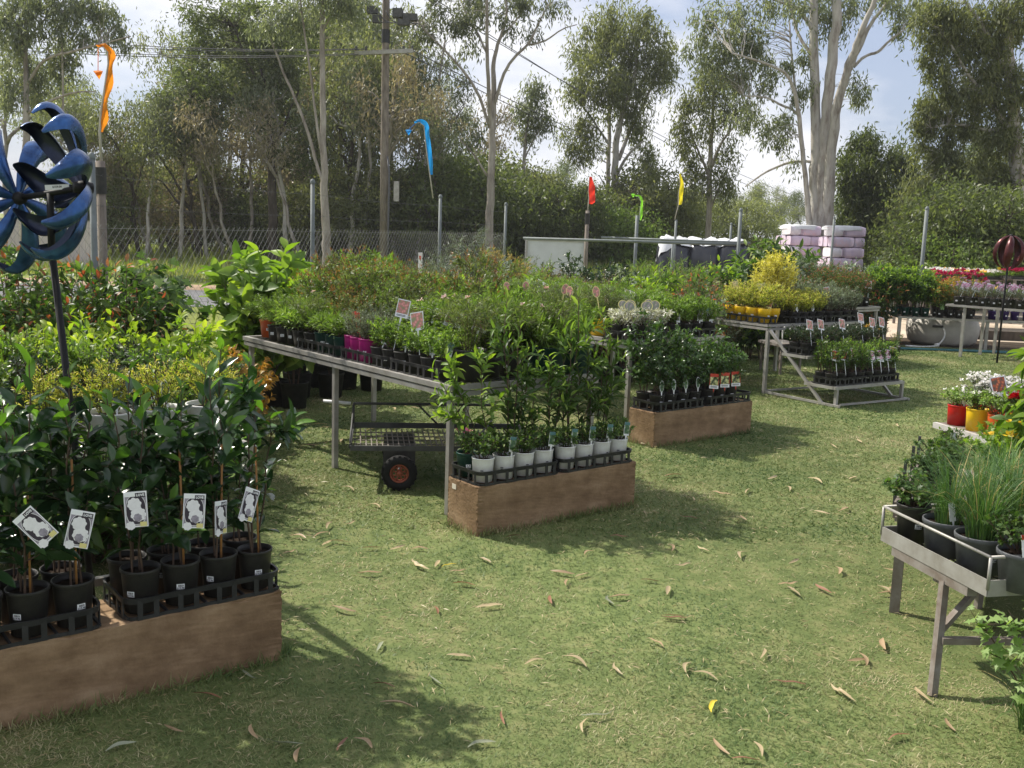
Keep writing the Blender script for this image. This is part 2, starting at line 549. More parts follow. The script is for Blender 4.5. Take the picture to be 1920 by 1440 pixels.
# ------------------------------------------------------------------ leaves and plants
TPL = {
    'dia': (np.array([[0, 0, 0], [.45, .5, .05], [1, 0, -.06], [.45, -.5, .05]]), [np.array([[0, 1, 2, 3]])]),
    'tri': (np.array([[0, .5, 0], [0, -.5, 0], [1, 0, -.05]]), [np.array([[0, 1, 2]])]),
    'six': (np.array([[0, 0, 0], [.32, .46, .08], [.32, 0, 0], [.32, -.46, .08], [.7, .38, .02], [.7, 0, -.06], [.7, -.38, .02], [1, 0, -.2]]),
            [np.array([[2, 5, 4, 1], [3, 6, 5, 2]]), np.array([[0, 2, 1], [0, 3, 2], [5, 7, 4], [6, 7, 5]])]),
    'lobed': (np.array([[0, 0, 0], [.1, .45, .03], [.42, .2, 0], [.5, .55, -.05], [.65, .17, -.02], [1, 0, -.12], [.65, -.17, -.02], [.5, -.55, -.05],
                        [.42, -.2, 0], [.1, -.45, .03]]),
              [np.array([[0, 2, 1], [0, 9, 8], [2, 4, 3], [8, 7, 6], [4, 6, 5]]), np.array([[0, 8, 6, 4]]), np.array([[0, 4, 2]])]),
}


def _big():
    xs = np.array([0, .12, .3, .5, .7, .88, 1.0])
    ws = np.array([.03, .26, .45, .5, .42, .22, .0])
    dz = -0.28 * xs ** 2
    V = []
    for x, w_, z in zip(xs, ws, dz):
        V += [[x, w_, z + .16 * w_ + .02 * math.sin(x * 40)], [x, 0, z - .02], [x, -w_, z + .16 * w_ - .02 * math.sin(x * 40)]]
    F = []
    for i in range(6):
        a = i * 3
        F += [[a + 1, a + 4, a + 3, a], [a + 2, a + 5, a + 4, a + 1]]
    return (np.array(V), [np.array(F)])


TPL['big'] = _big()


def leaves(mb, P, d, up, L, W, tpl='dia', slot=0, smooth=True):
    V, Fs = TPL[tpl]
    n = len(P)
    if n == 0:
        return
    d = d / (np.linalg.norm(d, axis=1)[:, None] + 1e-9)
    s = np.cross(d, up)
    s /= np.linalg.norm(s, axis=1)[:, None] + 1e-9
    u = np.cross(s, d)
    L = np.broadcast_to(np.asarray(L, float), (n,))[:, None, None]
    W = np.broadcast_to(np.asarray(W, float), (n,))[:, None, None]
    X = P[:, None] + V[None, :, 0:1] * L * d[:, None] + V[None, :, 1:2] * W * s[:, None] + V[None, :, 2:3] * L * u[:, None]
    k = V.shape[0]
    base = mb.n
    mb.V.append(X.reshape(-1, 3))
    mb.n += n * k
    for F in Fs:
        FF = (F[None] + (np.arange(n) * k)[:, None, None] + base).reshape(-1, F.shape[1])
        mb.F.append((FF, slot, smooth))


def curve(a, b, lift, k=6, rng=RNG, wob=0.0):
    a, b = np.array(a, float), np.array(b, float)
    t = np.linspace(0, 1, k)[:, None]
    c = a + (b - a) * 0.35 + np.array(lift)
    P = (1 - t) ** 2 * a + 2 * t * (1 - t) * c + t ** 2 * b
    if wob:
        P[1:-1] += rng.normal(0, wob, (k - 2, 3))
    return P


def shrub(seed, H, R, ns=6, nb=4, nl=12, L=.05, W=.02, ang=55, tpl='six', r0=.03, bare=.12, blen=.4, arch=0.0, droop=0.0, tip=0.0,
          flowers=None, stemr=.003, hvar=.25, jit=.35, z0=0.0, shell=.55):
    """stems rising from a pot, side branches, leaves along both; returns foliage and stem meshes"""
    rng = np.random.default_rng(seed)
    fo, st = MB(), MB()
    paths = []
    for i in range(ns):
        a = 2.4 * i + rng.uniform(0, 1)
        q = math.sqrt((i + .6) / ns)
        rr = R * (shell + (1 - shell) * q) * q
        h = H * (1 - rng.uniform(0, hvar)) * (1 - .25 * q * q)
        p0 = (r0 * q * math.cos(a), r0 * q * math.sin(a), z0)
        p1 = (rr * math.cos(a), rr * math.sin(a), z0 + h)
        P = curve(p0, p1, (0, 0, h * (.12 + arch)), 7, rng, .01 * H)
        if arch > .2:
            P[-2:, 2] -= H * arch * .25 * np.array([.3, 1])
        paths.append((P, stemr, bare, 1.0))
        for j in range(nb):
            t = rng.uniform(.2, .92)
            k = t * 6
            k0 = int(min(k, 5))
            q0 = P[k0] + (P[k0 + 1] - P[k0]) * (k - k0)
            az = a + rng.uniform(-1.7, 1.7)
            ln = blen * H * (1.1 - .6 * t) * rng.uniform(.6, 1.1)
            dv = np.array([math.cos(az) * .75, math.sin(az) * .75, rng.uniform(.3, .95)])
            q1 = q0 + dv / np.linalg.norm(dv) * ln
            paths.append((curve(q0, q1, (0, 0, ln * arch), 5, rng, .01 * H), stemr * .6, .12, .6))
    heads = []
    for P, r, ba, share in paths:
        st.tube(P, np.linspace(r, r * .4, len(P)), 4, cap=False)
        n = max(3, int(nl * share))
        t = ba + (1 - ba) * (np.arange(n) + rng.uniform(.2, .8, n)) / n
        k = t * (len(P) - 1)
        k0 = np.minimum(k.astype(int), len(P) - 2)
        f = (k - k0)[:, None]
        pos = P[k0] * (1 - f) + P[k0 + 1] * f
        tg = P[k0 + 1] - P[k0]
        tg /= np.linalg.norm(tg, axis=1)[:, None] + 1e-9
        az = np.arange(n) * 2.4 + rng.uniform(0, 6)
        ref = np.tile([0.31, 0.17, .05], (n, 1)) + tg[:, [1, 2, 0]]
        X = np.cross(tg, ref)
        X /= np.linalg.norm(X, axis=1)[:, None] + 1e-9
        Y = np.cross(tg, X)
        rad = np.cos(az)[:, None] * X + np.sin(az)[:, None] * Y
        an = np.radians(ang) * (1 + rng.normal(0, .25, n)) * (1.15 - .5 * t)
        d = np.cos(an)[:, None] * tg + np.sin(an)[:, None] * rad
        d[:, 2] -= droop * rng.uniform(.4, 1.2, n)
        d += rng.normal(0, .12 + jit * .3, (n, 3))
        up = tg + np.array([0, 0, .6]) + rng.normal(0, jit, (n, 3))
        Ls = L * rng.uniform(.65, 1.15, n) * (1.05 - .35 * t)
        is_tip = t > (1 - tip) if tip else np.zeros(n, bool)
        for slot, mk in ((0, ~is_tip), (1, is_tip)):
            if mk.any():
                leaves(fo, pos[mk], d[mk], up[mk], Ls[mk], Ls[mk] * W / L, tpl, slot)
        heads.append(P[-1])
    if flowers:
        cnt, size, petals = flowers
        hs = np.array(heads)
        hs = hs[np.argsort(-hs[:, 2] + rng.uniform(0, .3 * H, len(hs)))][:cnt]
        for h in hs:
            n = petals
            az = rng.uniform(0, 2 * PI, n)
            el = rng.uniform(-.1, 1.2, n)
            d = np.stack([np.cos(az) * np.cos(el), np.sin(az) * np.cos(el), np.sin(el)], 1)
            leaves(fo, np.tile(h, (n, 1)) + d * size * .15, d, np.tile([0, 0, 1.0], (n, 1)) + rng.normal(0, .3, (n, 3)), size * rng.uniform(.7, 1.1, n),
                   size * .75, 'dia', 2)
    return fo, st


KINDS = {}


def kind(name, mats, seeds, stem=None, **kw):
    """meshes of one sort of plant, several individuals"""
    out = []
    for s in seeds:
        fo, st = shrub(s, **kw)
        ml = list(mats) + [mats[0]] * (3 - len(mats))
        out.append((fo.build(name + ' foliage', ml), st.build(name + ' stem', stem or stem_brown)))
    KINDS[name] = out


def blades(seed, n, H, r0, spread, W, straw=.1, lay=.0):
    """tuft of thin round blades that bend over (chives, grass)"""
    rng = np.random.default_rng(seed)
    mb = MB()
    for i in range(n):
        a = rng.uniform(0, 2 * PI)
        rr = r0 * math.sqrt(rng.uniform(0, 1))
        h = H * rng.uniform(.55, 1.1)
        b = a + rng.normal(0, .5)
        out = spread * rng.uniform(.1, 1) ** 1.4
        t = np.linspace(0, 1, 6)
        bend = rng.uniform(0, .45) + lay
        x = rr * math.cos(a) + out * math.cos(b) * t ** 1.7
        y = rr * math.sin(a) + out * math.sin(b) * t ** 1.7
        z = h * (t - bend * t ** 3)
        ww = W * (1 - t) ** .5 * np.array([.7, 1, 1, 1, 1, 1])
        s = np.array([-math.sin(b), math.cos(b), 0])
        P = np.stack([x, y, z], 1)
        V = np.concatenate([P + s * ww[:, None] / 2, P - s * ww[:, None] / 2])
        F = [[j, j + 1, j + 7, j + 6] for j in range(5)]
        mb.add(V, F, 1 if rng.uniform() < straw else 0, True)
    return mb


def fronds(seed, n, L, W, H, nl=16, lift=.5):
    """arching fronds with leaflets in two ranks"""
    rng = np.random.default_rng(seed)
    fo, st = MB(), MB()
    for i in range(n):
        a = 2.4 * i + rng.uniform(0, .6)
        ln = L * rng.uniform(.75, 1.1)
        e = np.array([math.cos(a) * ln * .75, math.sin(a) * ln * .75, H * rng.uniform(.5, 1)])
        P = curve((0, 0, 0), e, (0, 0, H * lift), 8, rng)
        st.tube(P, np.linspace(.005, .001, 8), 4, cap=False)
        t = np.linspace(.15, 1, nl)
        k = t * 7
        k0 = np.minimum(k.astype(int), 6)
        f = (k - k0)[:, None]
        pos = P[k0] * (1 - f) + P[k0 + 1] * f
        tg = P[k0 + 1] - P[k0]
        tg /= np.linalg.norm(tg, axis=1)[:, None]
        s = np.cross(tg, [0, 0, 1.0])
        s /= np.linalg.norm(s, axis=1)[:, None] + 1e-9
        wl = W * np.sin(np.clip(t, 0, 1) * PI * .8 + .35) * rng.uniform(.85, 1.1, nl)
        for sg in (-1, 1):
            d = s * sg + tg * .7 + np.array([0, 0, .1])
            leaves(fo, pos, d, np.tile([0, 0, 1.0], (nl, 1)), wl, wl * .16, 'dia', 0)
    return fo, st


# ---- pots ---------------------------------------------------------------
def pot_mesh(name, mat, r=.063, h=.125, taper=.80, rim=.012, fill=.86, n=24):
    mb = MB()
    rb = r * taper
    prof = [(0.001, 0), (rb, 0), (rb + (r - rb) * .82, h - rim - .004), (r * .985, h - rim - .002), (r * 1.02, h - rim), (r * 1.03, h - .002), (r * 1.02, h),
            (r * .96, h), (r * .95, h * fill)]
    mb.lathe(prof, n, 0)
    a = np.arange(n) * 2 * PI / n
    rng = np.random.default_rng(3)
    rr = r * .955
    ring = np.stack([rr * np.cos(a), rr * np.sin(a), np.full(n, h * fill)], 1)
    mid = np.stack([rr * .55 * np.cos(a), rr * .55 * np.sin(a), h * fill + rng.uniform(-.004, .006, n)], 1)
    c = np.array([[0, 0, h * fill + .006]])
    V = np.concatenate([ring, mid, c])
    j = np.arange(n)
    j2 = (j + 1) % n
    mb.add(V, np.stack([j, j2, n + j2, n + j], 1), 1, True)
    mb.F.append((np.stack([n + j, n + j2, np.full(n, 2 * n)], 1) + mb.n - len(V), 1, True))
    return mb.build(name, [mat, soil])


def text_polys(txt, size, mat, bold=0.0):
    """flat lettering as a mesh standing in the XZ plane, centred"""
    c = bpy.data.curves.new('lettering', 'FONT')
    c.body = txt
    c.size = size
    c.align_x = 'CENTER'
    c.align_y = 'CENTER'
    c.resolution_u = 2
    c.offset = bold
    o = bpy.data.objects.new('lettering', c)
    COL.objects.link(o)
    dg = bpy.context.evaluated_depsgraph_get()
    me = bpy.data.meshes.new_from_object(o.evaluated_get(dg))
    bpy.data.objects.remove(o)
    bpy.data.curves.remove(c)
    V = np.array([v.co[:] for v in me.vertices])
    F = [list(p.vertices) for p in me.polygons]
    bpy.data.meshes.remove(me)
    return np.stack([V[:, 0], 0 * V[:, 0], V[:, 1]], 1), F


TXT_PRICE = text_polys('$19.98', .0085, None, .0003)
TXT_LOVE = text_polys('LOVE', .010, None, .0004)
TXT_SMALL = text_polys('$12.98', .0095, None, .0003)


def add_text(mb, T, off, slot, tilt=None):
    V, F = T
    V = V + np.array(off)
    base = mb.n
    by = {}
    for f in F:
        by.setdefault(len(f), []).append(f)
    mb.V.append(V)
    mb.n += len(V)
    for k, fs in by.items():
        mb.F.append((np.array(fs) + base, slot, False))


def sticker_mesh(name, r, wd=.026, hg=.019, full=True, card=True):
    """price sticker bent round a pot of radius r, facing -Y, origin at its middle height"""
    mb = MB()
    n = 6

    def patch(x0, x1, z0, z1, off, slot, k=2):
        xs = np.linspace(x0, x1, k)
        an = xs / r
        V = [[(r + off) * math.sin(a), -(r + off) * math.cos(a) + 0, z] for a in an for z in (z0, z1)]
        F = [[2 * i, 2 * i + 2, 2 * i + 3, 2 * i + 1] for i in range(k - 1)]
        mb.add(V, F, slot)
    if card:
        patch(-wd / 2, wd / 2, -hg / 2, hg / 2, .0006, 0, n)
    if full:
        rng = random.Random(5)
        x = -wd * .30
        while x < wd * .33:
            bw = rng.choice([.0006, .0009, .0014])
            patch(x, x + bw, -hg * .02, hg * .36, .0010, 1)
            x += bw + rng.choice([.0005, .0009])
        add_text(mb, TXT_PRICE, (0, -r - .0016, -hg * .26), 1)
    else:
        patch(-wd * .3, wd * .3, hg * .02, hg * .3, .0010, 1)
        patch(-wd * .25, wd * .22, -hg * .32, -hg * .14, .0010, 1)
    return mb.build(name, [paper, ink])


def poly(mb, pts, y, slot):
    mb.add([[p[0], y, p[1]] for p in pts], [list(range(len(pts)))], slot)


def blossom(mb, cx, cz, r, y, slot, n=9, seed=1):
    rng = random.Random(seed)
    pts = []
    for i in range(n * 5):
        a = i / (n * 5) * 2 * PI
        rr = r * (.86 + .14 * abs(math.sin(a * n / 2 + seed))) * (1 + rng.uniform(-.03, .03))
        pts.append((cx + rr * math.cos(a), cz + rr * math.sin(a)))
    poly(mb, pts, y, slot)


def big_tag():
    """gardenia care tag: dark oval, two white blooms, word at the top, flower at the foot"""
    mb = MB()
    wd, hg = .068, .112
    mb.box((0, 0, 0), (wd, .0008, hg), 0)
    y = -.0006
    poly(mb, [(-wd * .46 + .0, -hg * .46), (wd * .46, -hg * .46), (wd * .46, hg * .36), (-wd * .46, hg * .36)], y, 4)
    oval = [(wd * .42 * math.copysign(abs(math.cos(a)) ** .75, math.cos(a)), -.002 + hg * .40 * math.copysign(abs(math.sin(a)) ** .8, math.sin(a)))
            for a in np.linspace(0, 2 * PI, 40, endpoint=False)]
    poly(mb, [(x * 1.06, z * 1.04) for x, z in oval], y - .0003, 2)
    poly(mb, oval, y - .0006, 1)
    blossom(mb, -.004, .016, .0215, y - .0009, 2, 8, 1)
    blossom(mb, .006, -.016, .0235, y - .0012, 2, 9, 2)
    blossom(mb, .004, -.026, .013, y - .00135, 4, 7, 3)
    blossom(mb, -.018, -.050, .014, y - .0015, 2, 8, 4)
    poly(mb, [(.010, -.054), (.030, -.054), (.030, -.040), (.010, -.040)], y - .0015, 3)
    poly(mb, [(-wd * .5, hg * .36), (wd * .5, hg * .36), (wd * .5, hg * .5), (-wd * .5, hg * .5)], y - .0016, 0)
    poly(mb, [(.000, hg * .33), (.030, hg * .33), (.030, hg * .46), (.000, hg * .46)], y - .0019, 1)
    add_text(mb, TXT_LOVE, (.015, y - .0022, hg * .395), 0)
    return mb.build('care tag', [paper, tag_purple, white_petal, tag_yellow, MATS['mauve grey print']])


paint('mauve grey print', (0.33, 0.30, 0.37), rough=0.4, noise=0.2, scale=70)
TAG_BIG = big_tag()


def pic_tag(name, wd, hg, border, pic, shape='rect', foot=None, head=None, spike=.08):
    """picture tag on a plastic spike that goes into the soil; origin at the spike's foot"""
    mb = MB()
    mb.add([[-.006, 0, spike], [.006, 0, spike], [.0015, 0, 0], [-.0015, 0, 0]], [[0, 3, 2, 1]], 0)
    if shape == 'oval':
        pts = [(wd / 2 * math.cos(a), spike + hg / 2 + hg / 2 * math.sin(a)) for a in np.linspace(0, 2 * PI, 24, endpoint=False)]
        inn = [(x * .84, spike + hg / 2 + (z - spike - hg / 2) * .88) for x, z in pts]
    else:
        pts = [(-wd / 2, spike), (wd / 2, spike), (wd / 2, spike + hg), (-wd / 2, spike + hg)]
        inn = [(-wd * .44, spike + hg * .14), (wd * .44, spike + hg * .14), (wd * .44, spike + hg * .95), (-wd * .44, spike + hg * .95)]
    n = len(pts)
    V = [[x, -.0005, z] for x, z in pts] + [[x, .0005, z] for x, z in pts]
    mb.add(V, [list(range(n))], 0)
    mb.F.append((np.array([list(range(n, 2 * n))[::-1]]) + mb.n - 2 * n, 0, False))
    j = np.arange(n)
    mb.F.append((np.stack([j, n + j, n + (j + 1) % n, (j + 1) % n], 1) + mb.n - 2 * n, 0, False))
    poly(mb, inn, -.0010, 1)
    if head:
        poly(mb, [(-wd * .5, spike + hg * .78), (wd * .5, spike + hg * .78), (wd * .5, spike + hg), (-wd * .5, spike + hg)], -.0014, 2)
    if foot:
        poly(mb, [(-wd * .5, spike), (wd * .5, spike), (wd * .5, spike + hg * .22), (-wd * .5, spike + hg * .22)], -.0014, 3)
        for q in (.07, .13):
            poly(mb, [(-wd * .38, spike + hg * q), (wd * .34, spike + hg * q), (wd * .34, spike + hg * (q + .03)), (-wd * .38, spike + hg * (q + .03))], -.0018, 4)
    return mb.build(name, [border, pic, head or border, foot or border, ink])


TAGS = {
    'white': pic_tag('slim white tag', .036, .08, paper, pic_green, head=tag_teal, spike=.04),
    'pale': pic_tag('pale oval tag', .036, .09, paper, pic_green, 'oval', spike=.04),
    'red': pic_tag('daisy tag', .082, .118, tag_red, pic_daisy, foot=paper, head=tag_red, spike=.03),
    'pink': pic_tag('pink picture tag', .085, .11, paper, pic_pink, spike=.16),
    'pinklow': pic_tag('pink low tag', .085, .11, paper, pic_pink, foot=paper, spike=.215),
    'peach': pic_tag('peach oval tag', .065, .10, tag_yellow, pic_pink, 'oval', spike=.20),
    'orange': pic_tag('orange picture tag', .11, .11, paper, pic_orange, spike=.15),
    'magenta': pic_tag('magenta picture tag', .11, .12, paper, pic_magenta, foot=paper, spike=.12),
    'cream': pic_tag('cream picture tag', .09, .12, tag_yellow, pic_cream, spike=.16),
    'creamhi': pic_tag('teal headed tag', .06, .115, tag_yellow, pic_orange, head=tag_teal, spike=.03),
    'ovalw': pic_tag('white oval tag', .10, .085, tag_yellow, pic_grey, 'oval', spike=.14),
    'greyp': pic_tag('grey picture tag', .05, .12, paper, pic_grey, head=tag_teal, spike=.03),
    'tall': pic_tag('tall red tag', .032, .13, tag_red, pic_orange, head=tag_red, spike=.05),
    'whitebig': pic_tag('white herb tag', .085, .075, paper, paper, head=tag_red, spike=.02),
    'plainw': pic_tag('blank white tag', .03, .07, paper, paper, spike=.03),
    'whitehi': pic_tag('white tag on stake', .085, .10, paper, pic_cream, foot=paper, spike=.24),
    'greentag': pic_tag('green tag', .06, .09, paint('tag green', (.30, .50, .20), noise=.05), MATS['tag green'], spike=.02),
}

POTS = {}


def pot(name, mat, r, h, st='small', **kw):
    POTS[name] = (pot_mesh(name, mat, r, h, **kw), r, h,
                  sticker_mesh('price sticker', r * .93, full=(st == 'full')) if st in ('small', 'full') else
                  sticker_mesh('printed price', r * .95, full=False, card=False) if st == 'print' else None, kw.get('fill', .86))


pot('black140', black_plastic, .065, .150, 'full')
pot('black130', black_plastic, .060, .115)
pot('white130', white_plastic, .060, .128, 'print', taper=.86, rim=.008)
pot('green130', green_plastic, .060, .128)
pot('yellow130', yellow_plastic, .070, .150, taper=.66, rim=.06)
pot('magenta130', magenta_plastic, .060, .15, taper=.9)
pot('orange130', orange_plastic, .075, .13)
pot('purple130', purple_plastic, .066, .13)
pot('redpot', red_plastic, .062, .13, taper=.92)
pot('yellowpot', yellow_plastic, .068, .14, taper=.92)
pot('orangepot', orange_plastic, .070, .14, taper=.92)
pot('grey200', grey_plastic, .088, .135, 'full', rim=.016)
pot('black200', black_plastic, .10, .18)
pot('green200', green_plastic, .12, .17)
pot('white200', white_plastic, .085, .15, 'print', rim=.008)
pot('black300', black_plastic, .125, .23)
pot('terra', terracotta, .07, .12)


def plant(name, label, cat, group, kd, loc, pt=None, face=0.0, sc=1.0, v=None, tagk=None, tag_off=(.02, -.035), tag_rot=None, stick=True, rng=random, stake=0,
          spin=None, szf=None):
    """a potted plant: the pot with its sticker, soil, stems, foliage, care tag and stake are its parts"""
    vs = KINDS[kd]
    fo, st = vs[rng.randrange(len(vs)) if v is None else v % len(vs)]
    t = thing(name, label, cat, loc, face, group)
    z = 0.0
    if pt:
        me, r, h, sk, fill = POTS[pt]
        p = part('pot', me, t)
        if sk and stick:
            part('sticker', sk, p, (0, 0, h * .48), rng.uniform(-.5, .5))
        z = h * fill
    sp = rng.uniform(0, 6.28) if spin is None else spin
    s3 = (sc, sc, sc * (szf or 1))
    part('stem', st, t, (0, 0, z), sp, s3)
    part('foliage', fo, t, (0, 0, z), sp, s3)
    if tagk:
        tr = tag_rot or (-.25 + rng.uniform(-.15, .15), rng.uniform(-.25, .25), rng.uniform(-.3, .3))
        part('care_tag', TAGS[tagk], t, (tag_off[0], tag_off[1], z), rot=tr)
    if stake:
        mb = MB()
        mb.tube([(0, 0, 0), (.008, 0, stake)], .004, 6)
        part('stake', mb.build('stake', cane), t, (.01, -.02, z), rng.uniform(0, 6))
    return t


def wild(name, label, cat, group, kd, loc, sc=1.0, rz=None, v=None, rng=random, szf=None):
    """plant whose pot or base is out of sight: stems under their foliage"""
    vs = KINDS[kd]
    fo, st = vs[rng.randrange(len(vs)) if v is None else v % len(vs)]
    t = thing(name, label, cat, loc, rng.uniform(0, 6.28) if rz is None else rz, group, (sc, sc, sc * (szf or 1)))
    part('stem', st, t)
    part('foliage', fo, t)
    return t


# sorts of plants
kind('gardenia', [lf_gard, lf_gard_new], range(4), stem_brown, H=.80, R=.085, ns=3, nb=2, nl=17, L=.106, W=.044, ang=46, tpl='big', tip=.12, blen=.24, bare=.13,
     droop=.04, stemr=.0042, jit=.3)
kind('low', [lf_mid, lf_fresh], range(10, 13), H=.18, R=.13, ns=8, nb=5, nl=11, L=.038, W=.017, ang=60, tpl='six', tip=.15)
kind('tall', [lf_mid, lf_fresh], range(20, 24), H=.86, R=.085, ns=3, nb=3, nl=21, L=.098, W=.027, ang=42, tpl='six', tip=.22, blen=.20, bare=.12, stemr=.0042)
kind('lanky', [lf_fresh, lf_bright], range(25, 27), H=.62, R=.18, ns=3, nb=4, nl=20, L=.085, W=.032, ang=60, tpl='six', tip=.15, blen=.3, bare=.25)
kind('vinca', [lf_mid, lf_fresh, fl_pink], range(28, 29), H=.2, R=.10, ns=7, nb=3, nl=9, L=.045, W=.022, ang=65, tpl='six', flowers=(4, .03, 7))
kind('round', [lf_gloss, lf_mid], range(30, 34), H=.54, R=.16, ns=6, nb=6, nl=15, L=.056, W=.030, ang=58, tpl='six', tip=.10, blen=.38, bare=.14)
kind('airy', [lf_olive, lf_fresh, fl_blush], range(40, 44), H=.34, R=.24, ns=16, nb=4, nl=26, L=.042, W=.0075, ang=48, tpl='dia', arch=.35, blen=.5, bare=.05, flowers=(1, .024, 8),
     stemr=.0016)
kind('airyg', [lf_fresh, lf_bright], range(45, 48), H=.34, R=.27, ns=16, nb=5, nl=24, L=.045, W=.008, ang=48, tpl='dia', arch=.35, blen=.5, bare=.05, stemr=.0016)
kind('fineg', [lf_fresh, lf_bronze], range(54, 56), H=.56, R=.2, ns=11, nb=8, nl=30, L=.045, W=.012, ang=48, tpl='dia', tip=.06, blen=.36, bare=.1, stemr=.0022)
kind('fine', [lf_olive, lf_bronze], range(50, 53), H=.56, R=.2, ns=11, nb=8, nl=34, L=.042, W=.010, ang=46, tpl='dia', tip=.12, blen=.36, bare=.1, stemr=.0022)
kind('spread', [lf_fresh, lf_bright], range(60, 62), H=.15, R=.22, ns=15, nb=4, nl=20, L=.055, W=.009, ang=50, tpl='dia', arch=.3, blen=.7, stemr=.0018)
kind('bigleaf', [lf_fresh, lf_bright], range(70, 73), H=1.2, R=.32, ns=4, nb=5, nl=17, L=.23, W=.105, ang=62, tpl='big', tip=.2, blen=.3, bare=.3, stemr=.006)
kind('photinia', [lf_mid, lf_red], range(80, 84), H=1.15, R=.30, ns=8, nb=8, nl=22, L=.075, W=.030, ang=52, tpl='six', tip=.055, blen=.3, bare=.12, stemr=.004)
kind('broad', [lf_bright, lf_yellow], range(90, 93), H=1.02, R=.30, ns=12, nb=8, nl=18, L=.088, W=.040, ang=50, tpl='six', tip=.35, blen=.26, bare=.25)
kind('box', [lf_mid, lf_bright], range(100, 103), H=.96, R=.27, ns=13, nb=11, nl=32, L=.032, W=.016, ang=55, tpl='dia', tip=.14, blen=.28, bare=.1)
kind('lobed', [lf_mid, lf_fresh], range(110, 112), H=1.35, R=.25, ns=4, nb=7, nl=16, L=.11, W=.115, ang=75, tpl='lobed', tip=.1, blen=.25, bare=.25, droop=.25)
kind('cypress', [lf_lime, lf_gold], range(120, 122), H=.26, R=.13, ns=12, nb=8, nl=24, L=.026, W=.007, ang=35, tpl='dia', tip=.3, blen=.4, bare=.05)
kind('goldcone', [lf_gold, lf_gold], range(124, 126), H=.72, R=.16, ns=6, nb=16, nl=34, L=.045, W=.014, ang=45, tpl='dia', blen=.30, bare=.12)
kind('lavender', [lf_grey, lf_grey], range(130, 132), H=.27, R=.13, ns=18, nb=3, nl=22, L=.036, W=.006, ang=35, tpl='dia', blen=.35, bare=.1)
kind('silver', [lf_silver, lf_silver], range(140, 142), H=.16, R=.13, ns=16, nb=5, nl=14, L=.03, W=.015, ang=60, tpl='dia', blen=.4)
kind('herb', [lf_fresh, lf_mid], range(150, 153), H=.28, R=.12, ns=12, nb=3, nl=16, L=.045, W=.016, ang=45, tpl='six', blen=.3)
kind('mound', [lf_dark, lf_mid], range(160, 162), H=.19, R=.11, ns=13, nb=5, nl=12, L=.028, W=.012, ang=60, tpl='dia', blen=.4)
kind('upright', [lf_mid, lf_fresh], range(165, 167), H=.26, R=.08, ns=8, nb=3, nl=22, L=.035, W=.011, ang=50, tpl='dia', blen=.3, tip=.2)
kind('alyssum', [lf_grey, lf_silver, fl_white], range(170, 172), H=.22, R=.17, ns=22, nb=4, nl=12, L=.022, W=.011, ang=60, tpl='dia', flowers=(70, .020, 7), blen=.45)
kind('trail', [lf_fresh, lf_maiden, fl_white], range(175, 178), H=.16, R=.15, ns=14, nb=4, nl=14, L=.03, W=.018, ang=60, tpl='dia', flowers=(6, .022, 7), arch=.3, blen=.6, tip=.2)
kind('redbloom', [lf_mid, lf_fresh, fl_red], range(178, 179), H=.2, R=.1, ns=8, nb=2, nl=8, L=.05, W=.022, ang=60, flowers=(7, .055, 26))
kind('murraya', [lf_mid, lf_bright], range(180, 183), H=.62, R=.2, ns=9, nb=7, nl=22, L=.065, W=.026, ang=50, tpl='six', tip=.2, blen=.3, bare=.18)
kind('nandina', [lf_fresh, lf_orange], range(184, 186), H=.42, R=.2, ns=10, nb=7, nl=20, L=.045, W=.014, ang=55, tpl='dia', tip=.35, blen=.35)
kind('crimson', [lf_mid, lf_mid, fl_crimson], range(187, 188), H=.55, R=.28, ns=14, nb=3, nl=16, L=.06, W=.025, flowers=(15, .06, 12))
kind('pinkspike', [lf_grey, lf_mid, fl_mauve], range(188, 190), H=.24, R=.12, ns=14, nb=3, nl=16, L=.03, W=.006, ang=40, tpl='dia', flowers=(8, .022, 9))
kind('feather', [lf_goldbush, lf_olive], range(191, 193), H=1.55, R=.42, ns=16, nb=13, nl=50, L=.06, W=.011, ang=32, tpl='dia', tip=.2, blen=.34, bare=.15)
kind('wispy', [lf_grey, lf_fresh], range(194, 196), H=1.9, R=.42, ns=9, nb=11, nl=34, L=.11, W=.010, ang=55, tpl='dia', droop=.45, blen=.28, bare=.25, stemr=.004)
kind('fluffy', [lf_fresh, lf_bright], range(197, 199), H=1.25, R=.42, ns=18, nb=11, nl=40, L=.06, W=.009, ang=30, tpl='dia', blen=.3, bare=.1)
kind('darkbush', [lf_dark, lf_dark], range(200, 202), H=1.2, R=.38, ns=10, nb=10, nl=24, L=.085, W=.035, ang=60, tpl='six', blen=.3)
kind('mango', [lf_mid, lf_fresh], range(203, 205), H=1.35, R=.55, ns=14, nb=9, nl=20, L=.15, W=.05, ang=70, tpl='six', droop=.35, blen=.3, tip=.12)
kind('twiggy', [gum_e, lf_bronze], range(206, 208), H=1.0, R=.32, ns=16, nb=9, nl=24, L=.04, W=.008, ang=35, tpl='dia', blen=.3, bare=.1)
kind('mixed', [lf_olive, lf_fresh], range(209, 212), H=.9, R=.36, ns=14, nb=9, nl=26, L=.06, W=.018, ang=50, tpl='dia', tip=.2, blen=.32)
kind('redtip', [lf_mid, lf_red], range(213, 215), H=.85, R=.34, ns=12, nb=8, nl=22, L=.055, W=.02, ang=52, tpl='dia', tip=.14, blen=.3)
kind('greybush', [lf_grey, lf_olive], range(216, 218), H=.95, R=.34, ns=10, nb=8, nl=22, L=.07, W=.03, ang=60, tpl='six', blen=.3)
